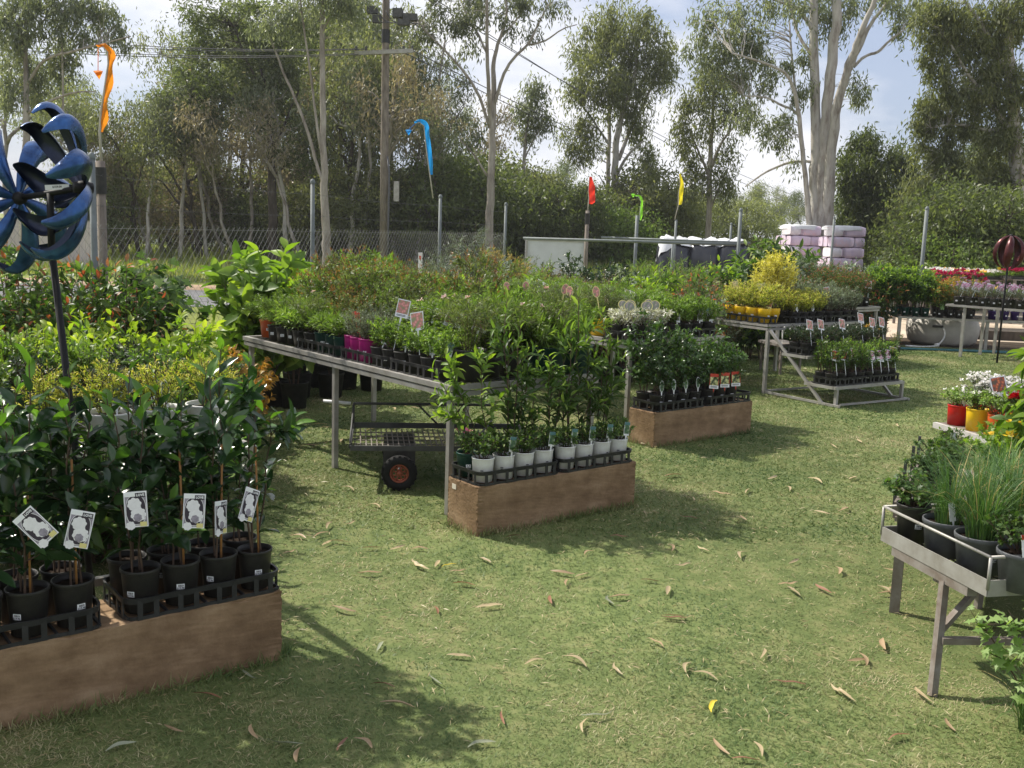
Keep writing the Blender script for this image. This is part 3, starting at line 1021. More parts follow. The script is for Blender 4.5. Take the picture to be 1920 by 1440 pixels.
kind('vine', [lf_fresh, lf_bright], range(219, 220), H=1.15, R=.14, ns=2, nb=5, nl=16, L=.15, W=.075, ang=75, tpl='big', droop=.4, blen=.2, bare=.05, tip=.1, r0=.02)
kind('maiden', [lf_maiden, lf_bright], range(221, 222), H=.5, R=.28, ns=12, nb=6, nl=10, L=.055, W=.06, ang=75, tpl='lobed', droop=.3, blen=.35)
kind('parsley', [lf_mid, lf_fresh], range(223, 225), H=.18, R=.15, ns=22, nb=3, nl=9, L=.035, W=.032, ang=70, tpl='lobed', blen=.35, bare=.4)
kind('nasturtium', [lf_bright, lf_yellow, fl_yellow], range(226, 227), H=.26, R=.24, ns=18, nb=3, nl=8, L=.06, W=.055, ang=75, tpl='lobed', blen=.3, bare=.3, flowers=(3, .04, 7))
kind('yellowbush', [lf_orange, lf_yellow], range(228, 229), H=.6, R=.3, ns=11, nb=6, nl=14, L=.07, W=.035, ang=60, tpl='six', blen=.3)
kind('marigold', [lf_mid, lf_mid, fl_yellow], range(230, 231), H=.2, R=.16, ns=14, nb=3, nl=8, L=.03, W=.012, flowers=(24, .03, 10))
for nm, sd_ in (('chives', (240, 241, 242)),):
    KINDS[nm] = []
    for s in sd_:
        KINDS[nm].append((blades(s, 270, .37, .05, .34, .0040, .05, .12).build('chives foliage', [lf_chive, lf_straw]), MB().add([[0, 0, 0], [.01, 0, 0], [0, .01, .004]], [[0, 1, 2]]).build('chives base', stem_green)))
KINDS['grasstuft'] = [(blades(250, 120, .42, .06, .38, .006, .1, .2).build('grass foliage', [lf_chive, lf_straw]), MB().add([[0, 0, 0], [.01, 0, 0], [0, .01, .004]], [[0, 1, 2]]).build('grass base', stem_green))]
KINDS['cycad'] = []
for s in (260, 261):
    f_, t_ = fronds(s, 16, .62, .16, .5)
    KINDS['cycad'].append((f_.build('frond foliage', [lf_fresh]), t_.build('frond stem', stem_green)))

# ------------------------------------------------------------------ ground
def sheet(name, pts, z, mat, sub=1):
    mb = MB()
    mb.add([[x, y, z] for x, y in pts], [list(range(len(pts)))])
    return struct(name, mb.build(name, mat))


def fence_x(y):
    return -2.36 + .285 * (y - 11.7)


sheet('ground', [(-900, -300), (900, -300), (900, 1500), (-900, 1500)], -0.012, verge_mat)
lw = [(-9, -4), (16, -4)]
xs = np.linspace(16, -1.2, 26)
edge = [(x, 15.9 - .10 * (x - 5) + .10 * math.sin(x * 2.3) + .06 * math.sin(x * 5.1)) for x in xs]
sheet('lawn', lw + edge + [(fence_x(15), 15.3), (fence_x(4) - .4, 4), (-5.5, 0)], 0.0, lawn_mat)
sheet('gravel_yard', [(4.6, 15.7), (60, 9.5), (90, 40), (5.2, 33), (3.6, 17)], -0.004, gravel_mat)
sheet('mulch_bed', [(4.7, 15.75), (16, 14.7), (17, 16.2), (5.0, 17.3)], -0.001, mulch_mat)
rd = np.array([1.0, -.30])
sheet('road', [(-60, 36.5), (-60, 31.0), (-14, 19.2), (-4, 18.6), (3, 21.5), (30, 36), (30, 41), (2, 25.5), (-4, 22.8), (-13, 23.6)], -0.004, asphalt_mat)
sheet('dirt_shoulder', [(-60, 39), (-60, 36.5), (-13, 23.6), (-4, 22.8), (2, 25.5), (2, 26.7), (-4, 24.6), (-13, 25.6)], -0.006, dirt_mat)

# grass blades on the lawn: thicker on the ground near the lens, thinning with distance
def grass():
    rng = np.random.default_rng(11)
    n = 400000
    u = rng.uniform(0, 1, n)
    y = 2.55 * (15.0 / 2.55) ** (u ** 1.0)
    half = .56 * y + .3
    x = rng.uniform(-1, 1, n) * half
    ok = x > fence_x(y) - .3
    x, y = x[ok], y[ok]
    n = len(x)
    patch = np.sin(x * 2.1 + 1.3 * np.sin(y * 1.7)) + np.sin(y * 2.7 + 1.1 * np.sin(x * 3.1 + 2))
    clump = rng.normal(0, 1, n)
    far = (y / 3.0) ** .8
    L = (.020 + .003 * patch + .006 * clump).clip(.008, .050) 
    W = .0026 * far ** .60 * rng.uniform(.7, 1.3, n)
    az = rng.uniform(0, 2 * PI, n)
    el = np.radians(rng.uniform(4, 50, n))
    d = np.stack([np.cos(az) * np.cos(el), np.sin(az) * np.cos(el), np.sin(el)], 1)
    s = np.stack([-np.sin(az), np.cos(az), 0 * az], 1)
    P = np.stack([x, y, np.full(n, -.002)], 1)
    mid = P + d * (L * .55)[:, None]
    d2 = d.copy()
    d2[:, 2] *= .35
    tip_ = mid + d2 * (L * .5)[:, None]
    V = np.stack([P - s * W[:, None] / 2, P + s * W[:, None] / 2, mid + s * W[:, None] * .42, mid - s * W[:, None] * .42, tip_], 1).reshape(-1, 3)
    b = (np.arange(n) * 5)[:, None]
    mb = MB()
    mb.V.append(V)
    mb.n = len(V)
    mb.F.append((b + np.array([[0, 1, 2, 3]]), 0, True))
    mb.F.append((b + np.array([[3, 2, 4]]), 0, True))
    # dry clippings lying flat and small broad weeds between the blades
    n2 = 13000
    y2 = 2.55 * (13.0 / 2.55) ** rng.uniform(0, 1, n2)
    x2 = rng.uniform(-1, 1, n2) * (.56 * y2 + .3)
    f2 = (y2 / 3.0) ** .7
    pn = np.sin(x2 * 1.3 + 2 * np.sin(y2 * .9)) * np.sin(y2 * 1.6 + 1.4 * np.sin(x2 * 1.9))
    ok2 = (rng.uniform(-.9, 1.2, n2) < pn) & (x2 > fence_x(y2))
    x2, y2, f2 = x2[ok2], y2[ok2], f2[ok2]
    n2 = len(x2)
    a2 = rng.uniform(0, 2 * PI, n2)
    d2_ = np.stack([np.cos(a2), np.sin(a2), rng.uniform(-.1, .25, n2)], 1)
    cm = MB()
    leaves(cm, np.stack([x2, y2, rng.uniform(.006, .02, n2)], 1), d2_, np.tile([0, 0, 1.0], (n2, 1)) + rng.normal(0, .3, (n2, 3)), rng.uniform(.018, .05, n2) * f2 ** .4, .0036 * f2, 'dia', 0)
    struct('dry_clippings', cm.build('clippings', leafmat('dry clippings', (.30, .24, .11), (.42, .34, .18), (.55, .47, .29), trans=.2, tcol=(1, 1, .85))), 'stuff')
    mt, N_, L_, bs = base_mat('grass blade')
    g = N_.new('ShaderNodeNewGeometry')
    t = N_.new('ShaderNodeTexCoord')
    nz_ = N_.new('ShaderNodeTexNoise')
    nz_.inputs['Scale'].default_value = .9
    nz_.inputs['Detail'].default_value = 6
    nz_.inputs['Roughness'].default_value = .65
    ad = N_.new('ShaderNodeMath')
    ad.operation = 'MULTIPLY_ADD'
    ad.inputs[1].default_value = .55
    sb = N_.new('ShaderNodeMath')
    sb.operation = 'MULTIPLY_ADD'
    sb.inputs[1].default_value = 2.9
    sb.inputs[2].default_value = -1.20
    r = ramp(N_, [(.05, (.064, .122, .034)), (.40, (.130, .188, .056)), (.66, (.208, .238, .086)), (.86, (.335, .315, .152)), (1.0, (.48, .425, .25))])
    L_.new(t.outputs['Object'], nz_.inputs['Vector'])
    L_.new(nz_.outputs['Fac'], sb.inputs[0])
    L_.new(g.outputs['Random Per Island'], ad.inputs[0])
    L_.new(sb.outputs[0], ad.inputs[2])
    L_.new(ad.outputs[0], r.inputs['Fac'])
    L_.new(r.outputs['Color'], bs.inputs['Base Color'])
    bs.inputs['Roughness'].default_value = .5
    bs.inputs['Specular IOR Level'].default_value = .3
    tl = N_.new('ShaderNodeBsdfTranslucent')
    L_.new(r.outputs['Color'], tl.inputs['Color'])
    ms = N_.new('ShaderNodeMixShader')
    ms.inputs['Fac'].default_value = .3
    L_.new(bs.outputs['BSDF'], ms.inputs[1])
    L_.new(tl.outputs['BSDF'], ms.inputs[2])
    L_.new(ms.outputs['Shader'], N_['Material Output'].inputs['Surface'])
    struct('grass', mb.build('grass', mt), 'stuff')
    # the far half of the lawn: same turf, each blade a single sliver
    n3 = 330000
    y3 = np.sqrt(rng.uniform(5.2 ** 2, 16.2 ** 2, n3))
    x3 = rng.uniform(-.5, 1, n3) * (.56 * y3 + .3)
    ok3 = x3 > fence_x(y3) - .2
    ok3 &= y3 < 15.85 - .10 * (x3 - 5)
    x3, y3 = x3[ok3], y3[ok3]
    n3 = len(x3)
    d3 = rng.normal(0, 1, (n3, 3))
    d3[:, 2] = rng.uniform(.15, 1.0, n3)
    fm = MB()
    leaves(fm, np.stack([x3, y3, np.full(n3, -.002)], 1), d3, rng.normal(0, 1, (n3, 3)), rng.uniform(.014, .034, n3), .0050 + .0004 * y3, 'tri', 0)
    struct('far_grass', fm.build('far grass', mt), 'stuff')


grass()


def far_grass():
    """long grass on the verge across the road"""
    rng = np.random.default_rng(12)
    n = 26000
    y = rng.uniform(24.0, 46, n)
    x = rng.uniform(-.56, .16, n) * y
    ok = y > 25.6 + .12 * np.abs(x + 4)
    x, y = x[ok], y[ok]
    n = len(x)
    P = np.stack([x, y, np.full(n, -.02)], 1)
    d = rng.normal(0, .35, (n, 3))
    d[:, 2] = 1
    mb = MB()
    leaves(mb, P, d, rng.normal(0, 1, (n, 3)), rng.uniform(.12, .5, n) * np.clip((y - 22) / 12, .4, 1.6), .05, 'tri', 0)
    struct('long_grass', mb.build('long grass', leafmat('verge blade', (.14, .19, .05), (.22, .26, .08), (.34, .32, .14), trans=.4)), 'stuff')


far_grass()

# ------------------------------------------------------------------ trees
TREE_N = 0


def crown_clusters(mb, tw, centres, skel, m, sig, L, W, rng, droop=1.0, twig=True):
    """leaf clusters on drooping twigs that leave the nearest limb"""
    sk = np.concatenate(skel)
    for c in centres:
        if twig:
            dd = np.linalg.norm(sk - c, axis=1) + np.maximum(sk[:, 2] - c[2], 0) * .8
            a = sk[np.argmin(dd)]
            ln = np.linalg.norm(c - a)
            P = curve(a, c, (0, 0, .18 * ln), 5, rng, .05 * ln)
            tw.tube(P, np.linspace(.006 + .006 * ln, .003, 5), 3, cap=False)
        n = max(6, int(m * rng.uniform(.6, 1.4)))
        s = sig * rng.uniform(.5, 1.15)
        P = c + rng.normal(0, 1, (n, 3)) * (np.array([s * .66, s * .66, s * 1.0]) if droop > .6 else np.array([s * .95, s * .95, s * .5]))
        d = rng.normal(0, .55, (n, 3))
        d[:, 2] -= droop
        leaves(mb, P, d, rng.normal(0, 1, (n, 3)), L * rng.uniform(.6, 1.25, n), W, 'dia', 0)


def px_tree(name, label, cat, Y, limbs, clumps, leaf, brk, seed, dens=.5, m=42, sig=.38, L=.26, W=.06, droop=1.0, group=None, depth=.8, yj=1.0, thin=1.0):
    """tree standing at distance Y: limbs and crown masses measured off the photograph, given real depth"""
    rng = np.random.default_rng(seed)
    base = D(limbs[0][0][0], limbs[0][0][1], Y)
    base[2] = 0
    t = thing(name, label, cat, tuple(base), 0, group)
    tb = MB()
    skel = []
    k = Y / F_PX
    for li, lb in enumerate(limbs):
        pts, yo = [], 0.0
        dirn = rng.uniform(-1, 1)
        for i, q in enumerate(lb):
            P = D(q[0], q[1], Y)
            if li > 0:
                yo = dirn * i * .35 * yj * (Y / 35)
            s = (Y + yo) / Y
            P = np.array([P[0] * s, Y + yo, EYE + (P[2] - EYE) * s])
            pts.append(P)
        if li == 0:
            pts[0][2] = -.1
        pts = np.array(pts) - base
        rr = np.array([q[2] for q in lb]) * k / 2 * thin
        tt = np.arange(len(pts))
        fin = np.linspace(0, len(pts) - 1, (len(pts) - 1) * 4 + 1)
        Q = np.stack([np.interp(fin, tt, pts[:, a]) for a in range(3)], 1)
        for _ in range(2):
            Q[1:-1] = .25 * Q[:-2] + .5 * Q[1:-1] + .25 * Q[2:]
        Q[1:-1] += rng.normal(0, .25, (len(Q) - 2, 3)) * np.interp(fin, tt, rr)[1:-1, None] * .5
        tb.tube(Q, np.interp(fin, tt, rr), 9 if rr[0] > .1 else 6)
        skel.append(Q[len(Q) // 3:])
    cb = MB()
    for (px, py, rx, ry) in clumps:
        n = max(2, int(rx * ry * dens / m * 1.0))
        d = rng.normal(0, 1, (n, 3))
        d /= np.linalg.norm(d, axis=1)[:, None]
        d *= (rng.uniform(0, 1, n) ** .42)[:, None]
        c0 = D(px, py, Y)
        yo = rng.uniform(-.6, .6) * rx * k * yj
        C = np.stack([c0[0] + d[:, 0] * rx * k, Y + yo + d[:, 1] * rx * k * depth, c0[2] + d[:, 2] * ry * k], 1) - base
        crown_clusters(cb, tb, C, skel, int(m * 1.55), sig * Y / 38, .84 * L * (Y / 38) ** .6, .84 * W * (Y / 38) ** .6, rng, droop)
    part('trunk', tb.build('trunk', brk), t)
    part('crown', cb.build('crown', leaf), t)
    return t


def gum_kind(seed, H, R, base, leaf, brk, nleaf=7500, forks=5, tr=.16, sig=.42, L=.27, W=.065, droop=.9, lean=.5):
    """free-grown tree for the wood behind: trunk, forking limbs, clustered crown"""
    rng = np.random.default_rng(seed)
    tb, cb = MB(), MB()
    top = np.array([rng.normal(0, lean), rng.normal(0, lean), H * .8])
    P = curve((0, 0, -.1), top, (rng.normal(0, .3), rng.normal(0, .3), H * .2), 12, rng, .05)
    tb.tube(P, np.linspace(tr, tr * .3, 12), 8)
    skel = [P[5:]]
    ends = []
    for i in range(forks):
        t = base + (.95 - base) * (i + rng.uniform(.2, .8)) / forks
        q = P[int(t * 11)]
        az = i * 2.4 + rng.uniform(-.5, .5)
        ln = R * rng.uniform(.7, 1.15) * (1.15 - .5 * t)
        e = q + np.array([math.cos(az) * ln, math.sin(az) * ln, ln * rng.uniform(.4, 1.3)])
        B = curve(q, e, (0, 0, ln * .1), 7, rng, .06)
        tb.tube(B, np.linspace(tr * (1 - .6 * t), .03, 7), 6)
        skel.append(B[2:])
        ends.append((e, ln))
    ends.append((P[-1], R * .8))
    m = 44
    L, W = L * .8, W * .85
    per = max(3, int(nleaf / m / len(ends)))
    m = 62
    for e, ln in ends:
        d = rng.normal(0, 1, (per, 3))
        d /= np.linalg.norm(d, axis=1)[:, None]
        d *= (rng.uniform(0, 1, per) ** .4)[:, None]
        crown_clusters(cb, tb, e + d * np.array([ln * .62, ln * .62, ln * .55]), skel, m, sig, L, W, rng, droop)
    return tb.build('trunk', brk), cb.build('crown', leaf)


def bush_kind(seed, H, R, leaf, n=5000, L=.2, W=.07, droop=.5):
    rng = np.random.default_rng(seed)
    tb, cb = MB(), MB()
    sk = []
    for i in range(6):
        a = i * 1.05 + rng.uniform(0, .5)
        P = curve((0, 0, -.05), (math.cos(a) * R * .6, math.sin(a) * R * .6, H * rng.uniform(.5, .9)), (0, 0, H * .2), 6, rng, .05)
        tb.tube(P, np.linspace(.05, .012, 6), 5)
        sk.append(P[1:])
    L, W, k = L * .68, W * .68, n // 46
    d = rng.normal(0, 1, (k, 3))
    d /= np.linalg.norm(d, axis=1)[:, None]
    d *= (rng.uniform(0, 1, k) ** .35)[:, None]
    C = np.stack([d[:, 0] * R * .85, d[:, 1] * R * .85, H * (.5 + .46 * d[:, 2])], 1)
    crown_clusters(cb, tb, C, sk, 66, .3, L, W, rng, droop)
    return tb.build('trunk', bark_dark), cb.build('crown', leaf)


def put_tree(name, label, cat, meshes, loc, sc, rz, group):
    t = thing(name, label, cat, tuple(loc), rz, group, (sc, sc, sc))
    part('trunk', meshes[0], t)
    part('crown', meshes[1], t)
    return t


px_tree('white_gum_tree', 'tall pale gum with thick clustered white trunks behind the wrapped pallets', 'tree', 33, [
    [(1532, 470, 40), (1530, 400, 30), (1529, 333, 24), (1529, 267, 21), (1527, 133, 19), (1526, 0, 16), (1520, -120, 10)],
    [(1541, 460, 44), (1542, 400, 34), (1546, 267, 23), (1552, 167, 22), (1566, 67, 20), (1570, -10, 18), (1580, -130, 10)],
    [(1550, 450, 30), (1553, 390, 24), (1562, 233, 20), (1580, 160, 17), (1597, 107, 14), (1613, 62, 12), (1643, -5, 9), (1660, -60, 6)],
    [(1584, 150, 10), (1604, 105, 9), (1626, 55, 8), (1655, 15, 6), (1680, -15, 4)],
    [(1600, 126, 7), (1620, 105, 6), (1647, 98, 6), (1664, 80, 5), (1675, 70, 4), (1693, 58, 3)],
    [(1519, 440, 15), (1516, 400, 12), (1510, 333, 10), (1500, 233, 9), (1493, 183, 8), (1478, 140, 6), (1447, 122, 5), (1373, 100, 3)],
    [(1525, 303, 8), (1502, 302, 6), (1480, 304, 6), (1437, 321, 5), (1397, 350, 3)],
    [(1498, 217, 6), (1484, 203, 5), (1468, 199, 5), (1437, 181, 4), (1393, 180, 3)],
    [(1526, 60, 9), (1510, 33, 8), (1492, 12, 7), (1460, 3, 5), (1430, -10, 4)],
    [(1527, 110, 8), (1508, 85, 7), (1493, 58, 6), (1485, 20, 6), (1474, -20, 4)],
    [(1493, 183, 5), (1487, 130, 5), (1482, 80, 4), (1480, 40, 3)],
], [(1350, 112, 50, 30), (1400, 60, 45, 30), (1310, 85, 40, 22), (1340, 30, 60, 26), (1455, 128, 34, 34), (1420, 92, 34, 26), (1380, 150, 34, 22), (1430, 248, 40, 20),
    (1395, 225, 25, 20), (1468, 265, 26, 16), (1500, 168, 22, 34), (1512, 120, 18, 24), (1604, 168, 20, 30), (1612, 190, 10, 22), (1690, 52, 24, 26), (1700, 20, 34, 26),
    (1545, 50, 22, 40), (1590, 40, 20, 40), (1460, 20, 50, 26), (1640, 8, 50, 22), (1545, -20, 90, 30), (1490, 300, 10, 12), (1470, 215, 18, 20), (1365, 60, 30, 20),
    (1440, 170, 18, 20), (1400, 135, 25, 18)],
    gum_a, bark_white, 301, thin=.88, dens=.38, sig=.27, L=.26, W=.06, m=34)

px_tree('forked_gum_tree', 'slender grey gum forking high, bare pale limbs against the sky', 'tree', 34, [
    [(915, 520, 24), (917, 430, 20), (919, 367, 19), (922, 300, 17), (924, 233, 16), (927, 167, 13), (925, 117, 10), (933, 83, 8), (945, 55, 7), (952, 15, 5), (940, -40, 4)],
    [(920, 240, 11), (917, 195, 10), (913, 100, 9), (913, 0, 7), (916, -80, 4)],
    [(924, 200, 10), (931, 185, 9), (940, 148, 8), (960, 110, 7), (993, 82, 6), (1010, 43, 4), (1027, 10, 3)],
    [(990, 84, 5), (1023, 78, 4), (1053, 54, 3), (1082, 46, 2)],
    [(918, 240, 7), (900, 182, 7), (873, 137, 6), (833, 93, 5), (790, 50, 4), (780, 30, 2)],
    [(913, 100, 6), (893, 57, 5), (873, 25, 4), (858, -20, 3)],
    [(935, 75, 5), (962, 45, 4), (985, 15, 3), (1000, -20, 2)],
    [(913, 330, 6), (890, 290, 4), (862, 262, 3)],
], [(990, 15, 50, 24), (1045, 20, 30, 18), (900, 10, 50, 26), (850, 40, 44, 34), (800, 62, 26, 24), (955, 45, 26, 20), (880, 80, 24, 20), (1010, 60, 24, 16), (830, 10, 40, 26),
    (930, -30, 90, 30), (770, 35, 34, 26), (865, 262, 20, 16)], gum_a, bark_grey, 302, thin=.78, dens=.30, sig=.26, m=30)

px_tree('round_crowned_gum_tree', 'full round topped gum tree rising on several pale trunks', 'tree', 46, [
    [(1154, 470, 15), (1154, 383, 13), (1155, 267, 12), (1163, 225, 10), (1190, 150, 6), (1195, 80, 3)],
    [(1137, 470, 9), (1138, 433, 8), (1141, 300, 8), (1143, 250, 7), (1140, 167, 6), (1150, 70, 3)],
    [(1160, 300, 8), (1180, 245, 7), (1215, 180, 5), (1235, 130, 3)], [(1156, 330, 6), (1176, 290, 5), (1205, 265, 3)],
    [(1141, 270, 5), (1115, 230, 4), (1090, 195, 3)], [(1158, 350, 4), (1180, 340, 4), (1205, 335, 2)]],
    [(1160, 45, 60, 42), (1130, 85, 62, 50), (1195, 85, 54, 50), (1120, 150, 56, 44), (1190, 145, 62, 48), (1085, 180, 34, 26), (1235, 120, 32, 34), (1160, 190, 60, 34), (1250, 95, 18, 26),
     (1070, 265, 26, 30), (1095, 240, 26, 26), (1110, 275, 30, 24), (1205, 260, 22, 40), (1215, 310, 24, 28), (1190, 225, 26, 26), (1255, 140, 16, 22), (1085, 290, 22, 14)],
    gum_b, bark_white, 303, dens=.55, sig=.30, m=40)

px_tree('open_gum_tree', 'pale green gum with hanging foliage beside the yellow flag', 'tree', 42, [
    [(1327, 480, 12), (1328, 440, 11), (1331, 300, 9), (1336, 240, 7), (1338, 170, 4)], [(1331, 320, 6), (1350, 270, 5), (1378, 235, 3)], [(1330, 330, 6), (1312, 290, 4), (1296, 250, 3)],
    [(1329, 400, 4), (1345, 360, 4), (1362, 320, 2)]],
    [(1325, 160, 58, 36), (1290, 200, 36, 34), (1365, 190, 44, 32), (1395, 215, 28, 24), (1330, 220, 44, 34), (1300, 270, 36, 34), (1370, 285, 22, 30), (1345, 330, 34, 34), (1310, 345, 36, 26),
     (1270, 240, 20, 30), (1360, 365, 24, 20), (1295, 320, 22, 30), (1280, 355, 18, 18)], gum_b, bark_grey, 304, dens=.40, sig=.32, m=38)

px_tree('young_gum_tree', 'small upright gum with a narrow crown between two taller gums', 'tree', 42, [
    [(978, 480, 8), (980, 400, 8), (982, 333, 7), (984, 267, 6), (990, 225, 4), (998, 170, 2)], [(983, 300, 3), (1000, 262, 3), (1014, 240, 2)]],
    [(1000, 185, 26, 30), (995, 220, 30, 26), (1012, 228, 24, 24), (985, 245, 22, 20), (1005, 160, 16, 18), (975, 200, 14, 18)], gum_a, bark_grey, 305, dens=.5, sig=.27, m=36)

px_tree('spreading_wattle_tree', 'broad dark wattle tree with layered foliage and a black trunk', 'tree', 37, [
    [(511, 470, 20), (510, 440, 18), (509, 350, 16), (507, 260, 12), (503, 200, 9), (490, 130, 6)], [(507, 230, 8), (470, 195, 6), (420, 180, 4), (360, 183, 3)],
    [(508, 290, 7), (535, 230, 6), (560, 170, 4)], [(506, 220, 7), (515, 140, 6), (525, 70, 4)], [(509, 330, 5), (550, 300, 5), (585, 280, 3)], [(500, 180, 5), (460, 110, 5), (440, 50, 3)]],
    [(420, 165, 66, 30), (345, 150, 60, 34), (460, 110, 50, 44), (520, 90, 50, 50), (400, 215, 70, 24), (530, 160, 44, 40), (470, 190, 50, 30), (430, 60, 54, 36), (500, 30, 60, 36), (385, 30, 50, 30),
     (560, 240, 34, 30), (320, 185, 34, 20), (570, 60, 40, 40), (380, 100, 40, 30), (480, 240, 40, 20), (550, 300, 50, 24)],
    gum_c, bark_dark, 306, dens=.50, sig=.32, m=44, droop=.2, L=.22, W=.065)

px_tree('grey_gum_tree', 'straight grey trunked gum standing left of the power pole', 'tree', 31, [
    [(616, 520, 24), (612, 460, 19), (609, 400, 18), (607, 300, 14), (605, 150, 12), (603, 0, 10), (602, -120, 6)], [(608, 345, 10), (597, 320, 8), (585, 270, 8), (560, 200, 7), (535, 145, 6), (520, 105, 5), (500, 55, 3)],
    [(607, 310, 8), (595, 240, 6), (580, 120, 5), (565, 20, 4), (560, -40, 3)], [(604, 60, 4), (625, 20, 4), (650, -20, 3)]],
    [(560, 20, 50, 30), (620, 10, 50, 30), (660, 40, 30, 24), (590, -40, 90, 36), (500, 60, 24, 20), (540, 50, 30, 22), (640, -20, 60, 30)], gum_a, bark_grey, 307, thin=.85, dens=.36, sig=.3, m=34)

px_tree('broken_gum_tree', 'leaning gum at the far left with wide sparse branches', 'tree', 30, [
    [(47, 470, 20), (48, 300, 14), (50, 240, 12), (50, 150, 9), (45, 60, 7), (60, -40, 4)], [(49, 215, 6), (90, 190, 5), (140, 172, 4), (180, 172, 2)], [(50, 160, 6), (80, 110, 5), (140, 95, 4), (200, 80, 3), (245, 68, 2)],
    [(48, 110, 5), (20, 80, 4), (-20, 60, 3)], [(47, 80, 5), (80, 40, 4), (120, 0, 3)], [(118, 240, 5), (118, 160, 4), (116, 80, 3), (112, 30, 2)]],
    [(60, 40, 60, 40), (130, 30, 50, 34), (195, 45, 44, 34), (225, 75, 24, 16), (30, 120, 44, 40), (90, 90, 44, 30), (20, 60, 50, 40), (110, 130, 34, 24), (60, 170, 34, 26), (10, 180, 30, 30), (170, 20, 30, 30),
     (90, -10, 70, 26), (145, 70, 30, 22)], gum_a, bark_grey, 308, dens=.40, sig=.27, m=34)

px_tree('weeping_gum_tree', 'dense drooping olive gum filling the right edge above the flower benches', 'tree', 29, [
    [(1914, 500, 46), (1910, 430, 34), (1906, 320, 28), (1900, 200, 22), (1890, 90, 16), (1880, -40, 8)], [(1906, 390, 10), (1880, 370, 8), (1840, 340, 6), (1800, 310, 4)],
    [(1904, 260, 12), (1860, 200, 9), (1815, 140, 6), (1780, 80, 4)], [(1902, 240, 10), (1850, 245, 7), (1790, 230, 5), (1745, 240, 3)], [(1896, 150, 10), (1850, 60, 8), (1800, -10, 4)],
    [(1830, 318, 4), (1800, 308, 4), (1780, 298, 2)]],
    [(1800, 50, 66, 60), (1870, 80, 60, 60), (1760, 110, 36, 50), (1830, 150, 60, 50), (1890, 180, 50, 50), (1770, 190, 44, 46), (1735, 215, 26, 40), (1760, 260, 40, 36), (1830, 240, 54, 46), (1890, 260, 44, 46),
     (1740, 305, 36, 36), (1800, 320, 54, 40), (1860, 330, 44, 34), (1725, 345, 34, 30), (1780, 385, 56, 34), (1850, 395, 50, 36), (1750, 40, 40, 40), (1890, 20, 50, 50), (1840, 440, 60, 36), (1895, 350, 30, 40)],
    gum_b, bark_white, 309, yj=.35, dens=.66, sig=.27, m=48, L=.24, W=.055)

px_tree('dark_gum_tree', 'dark bushy gum hanging low behind the pallets on the right', 'tree', 36, [
    [(1625, 500, 16), (1628, 430, 13), (1632, 350, 10), (1636, 290, 6)], [(1630, 400, 7), (1660, 350, 5), (1690, 310, 3)], [(1630, 380, 6), (1605, 330, 5), (1590, 290, 3)]],
    [(1610, 285, 36, 30), (1635, 265, 30, 20), (1590, 330, 34, 40), (1645, 320, 44, 44), (1680, 300, 28, 22), (1700, 330, 30, 30), (1610, 380, 46, 44), (1660, 390, 50, 46), (1690, 370, 30, 30), (1630, 440, 56, 40),
     (1680, 440, 40, 36), (1590, 420, 30, 40)], gum_c, bark_dark, 310, dens=.75, sig=.3, m=46)

# the wood: free-grown kinds, each stem placed on its own
ORD = {}


def later(o, px, text):
    """label completed at the end with the thing's place among its like, counted from the left"""
    ORD.setdefault(text, []).append((px, o))
    return o


GK = [gum_kind(401, 11, 2.6, .45, gum_b, bark_grey, 4300), gum_kind(402, 13, 2.4, .5, gum_a, bark_grey, 3600, lean=.8), gum_kind(403, 9, 2.4, .4, gum_c, bark_dark, 4600, tr=.14),
      gum_kind(404, 10, 2.0, .3, gum_b, bark_dark, 4600, tr=.12, lean=.9), gum_kind(405, 7, 2.2, .25, gum_b, bark_dark, 4300, tr=.11), gum_kind(406, 8, 1.2, .55, gum_e, bark_grey, 1300, tr=.085, lean=1.2, forks=7), gum_kind(407, 9, 1.4, .6, gum_a, bark_white, 1700, tr=.10, lean=1.5, forks=6)]
BK = [bush_kind(411, 3.2, 1.9, gum_b, 6500), bush_kind(412, 3.0, 1.8, gum_c, 7000), bush_kind(413, 2.2, 1.6, gum_d, 5500), bush_kind(414, 3.4, 1.6, gum_e, 4500)]
px_tree('thin_gum_tree', 'thin see-through gum between the power pole and the forked gum', 'tree', 44, [
    [(800, 480, 9), (802, 400, 8), (808, 300, 7), (815, 220, 6), (825, 140, 4), (835, 70, 3)], [(808, 300, 4), (840, 240, 3), (870, 200, 2)], [(812, 250, 4), (780, 190, 3), (765, 130, 2)]],
    [(830, 110, 44, 30), (860, 170, 34, 30), (800, 170, 36, 30), (775, 110, 30, 34), (840, 230, 40, 30), (880, 220, 26, 24), (800, 250, 34, 30), (760, 200, 30, 30), (850, 290, 40, 26), (890, 270, 24, 20)],
    gum_a, bark_grey, 311, dens=.30, sig=.30, m=32)
GN = ['olive crowned gum tree', 'tall thin grey gum tree', 'dark rounded tree', 'leaning olive tree', 'low branching tree', 'bare twiggy sapling', 'thin pale gum sapling']
BN = ['olive green bush', 'dark green bush', 'bright green bush', 'brown twiggy bush']
rt = random.Random(21)
wood = []
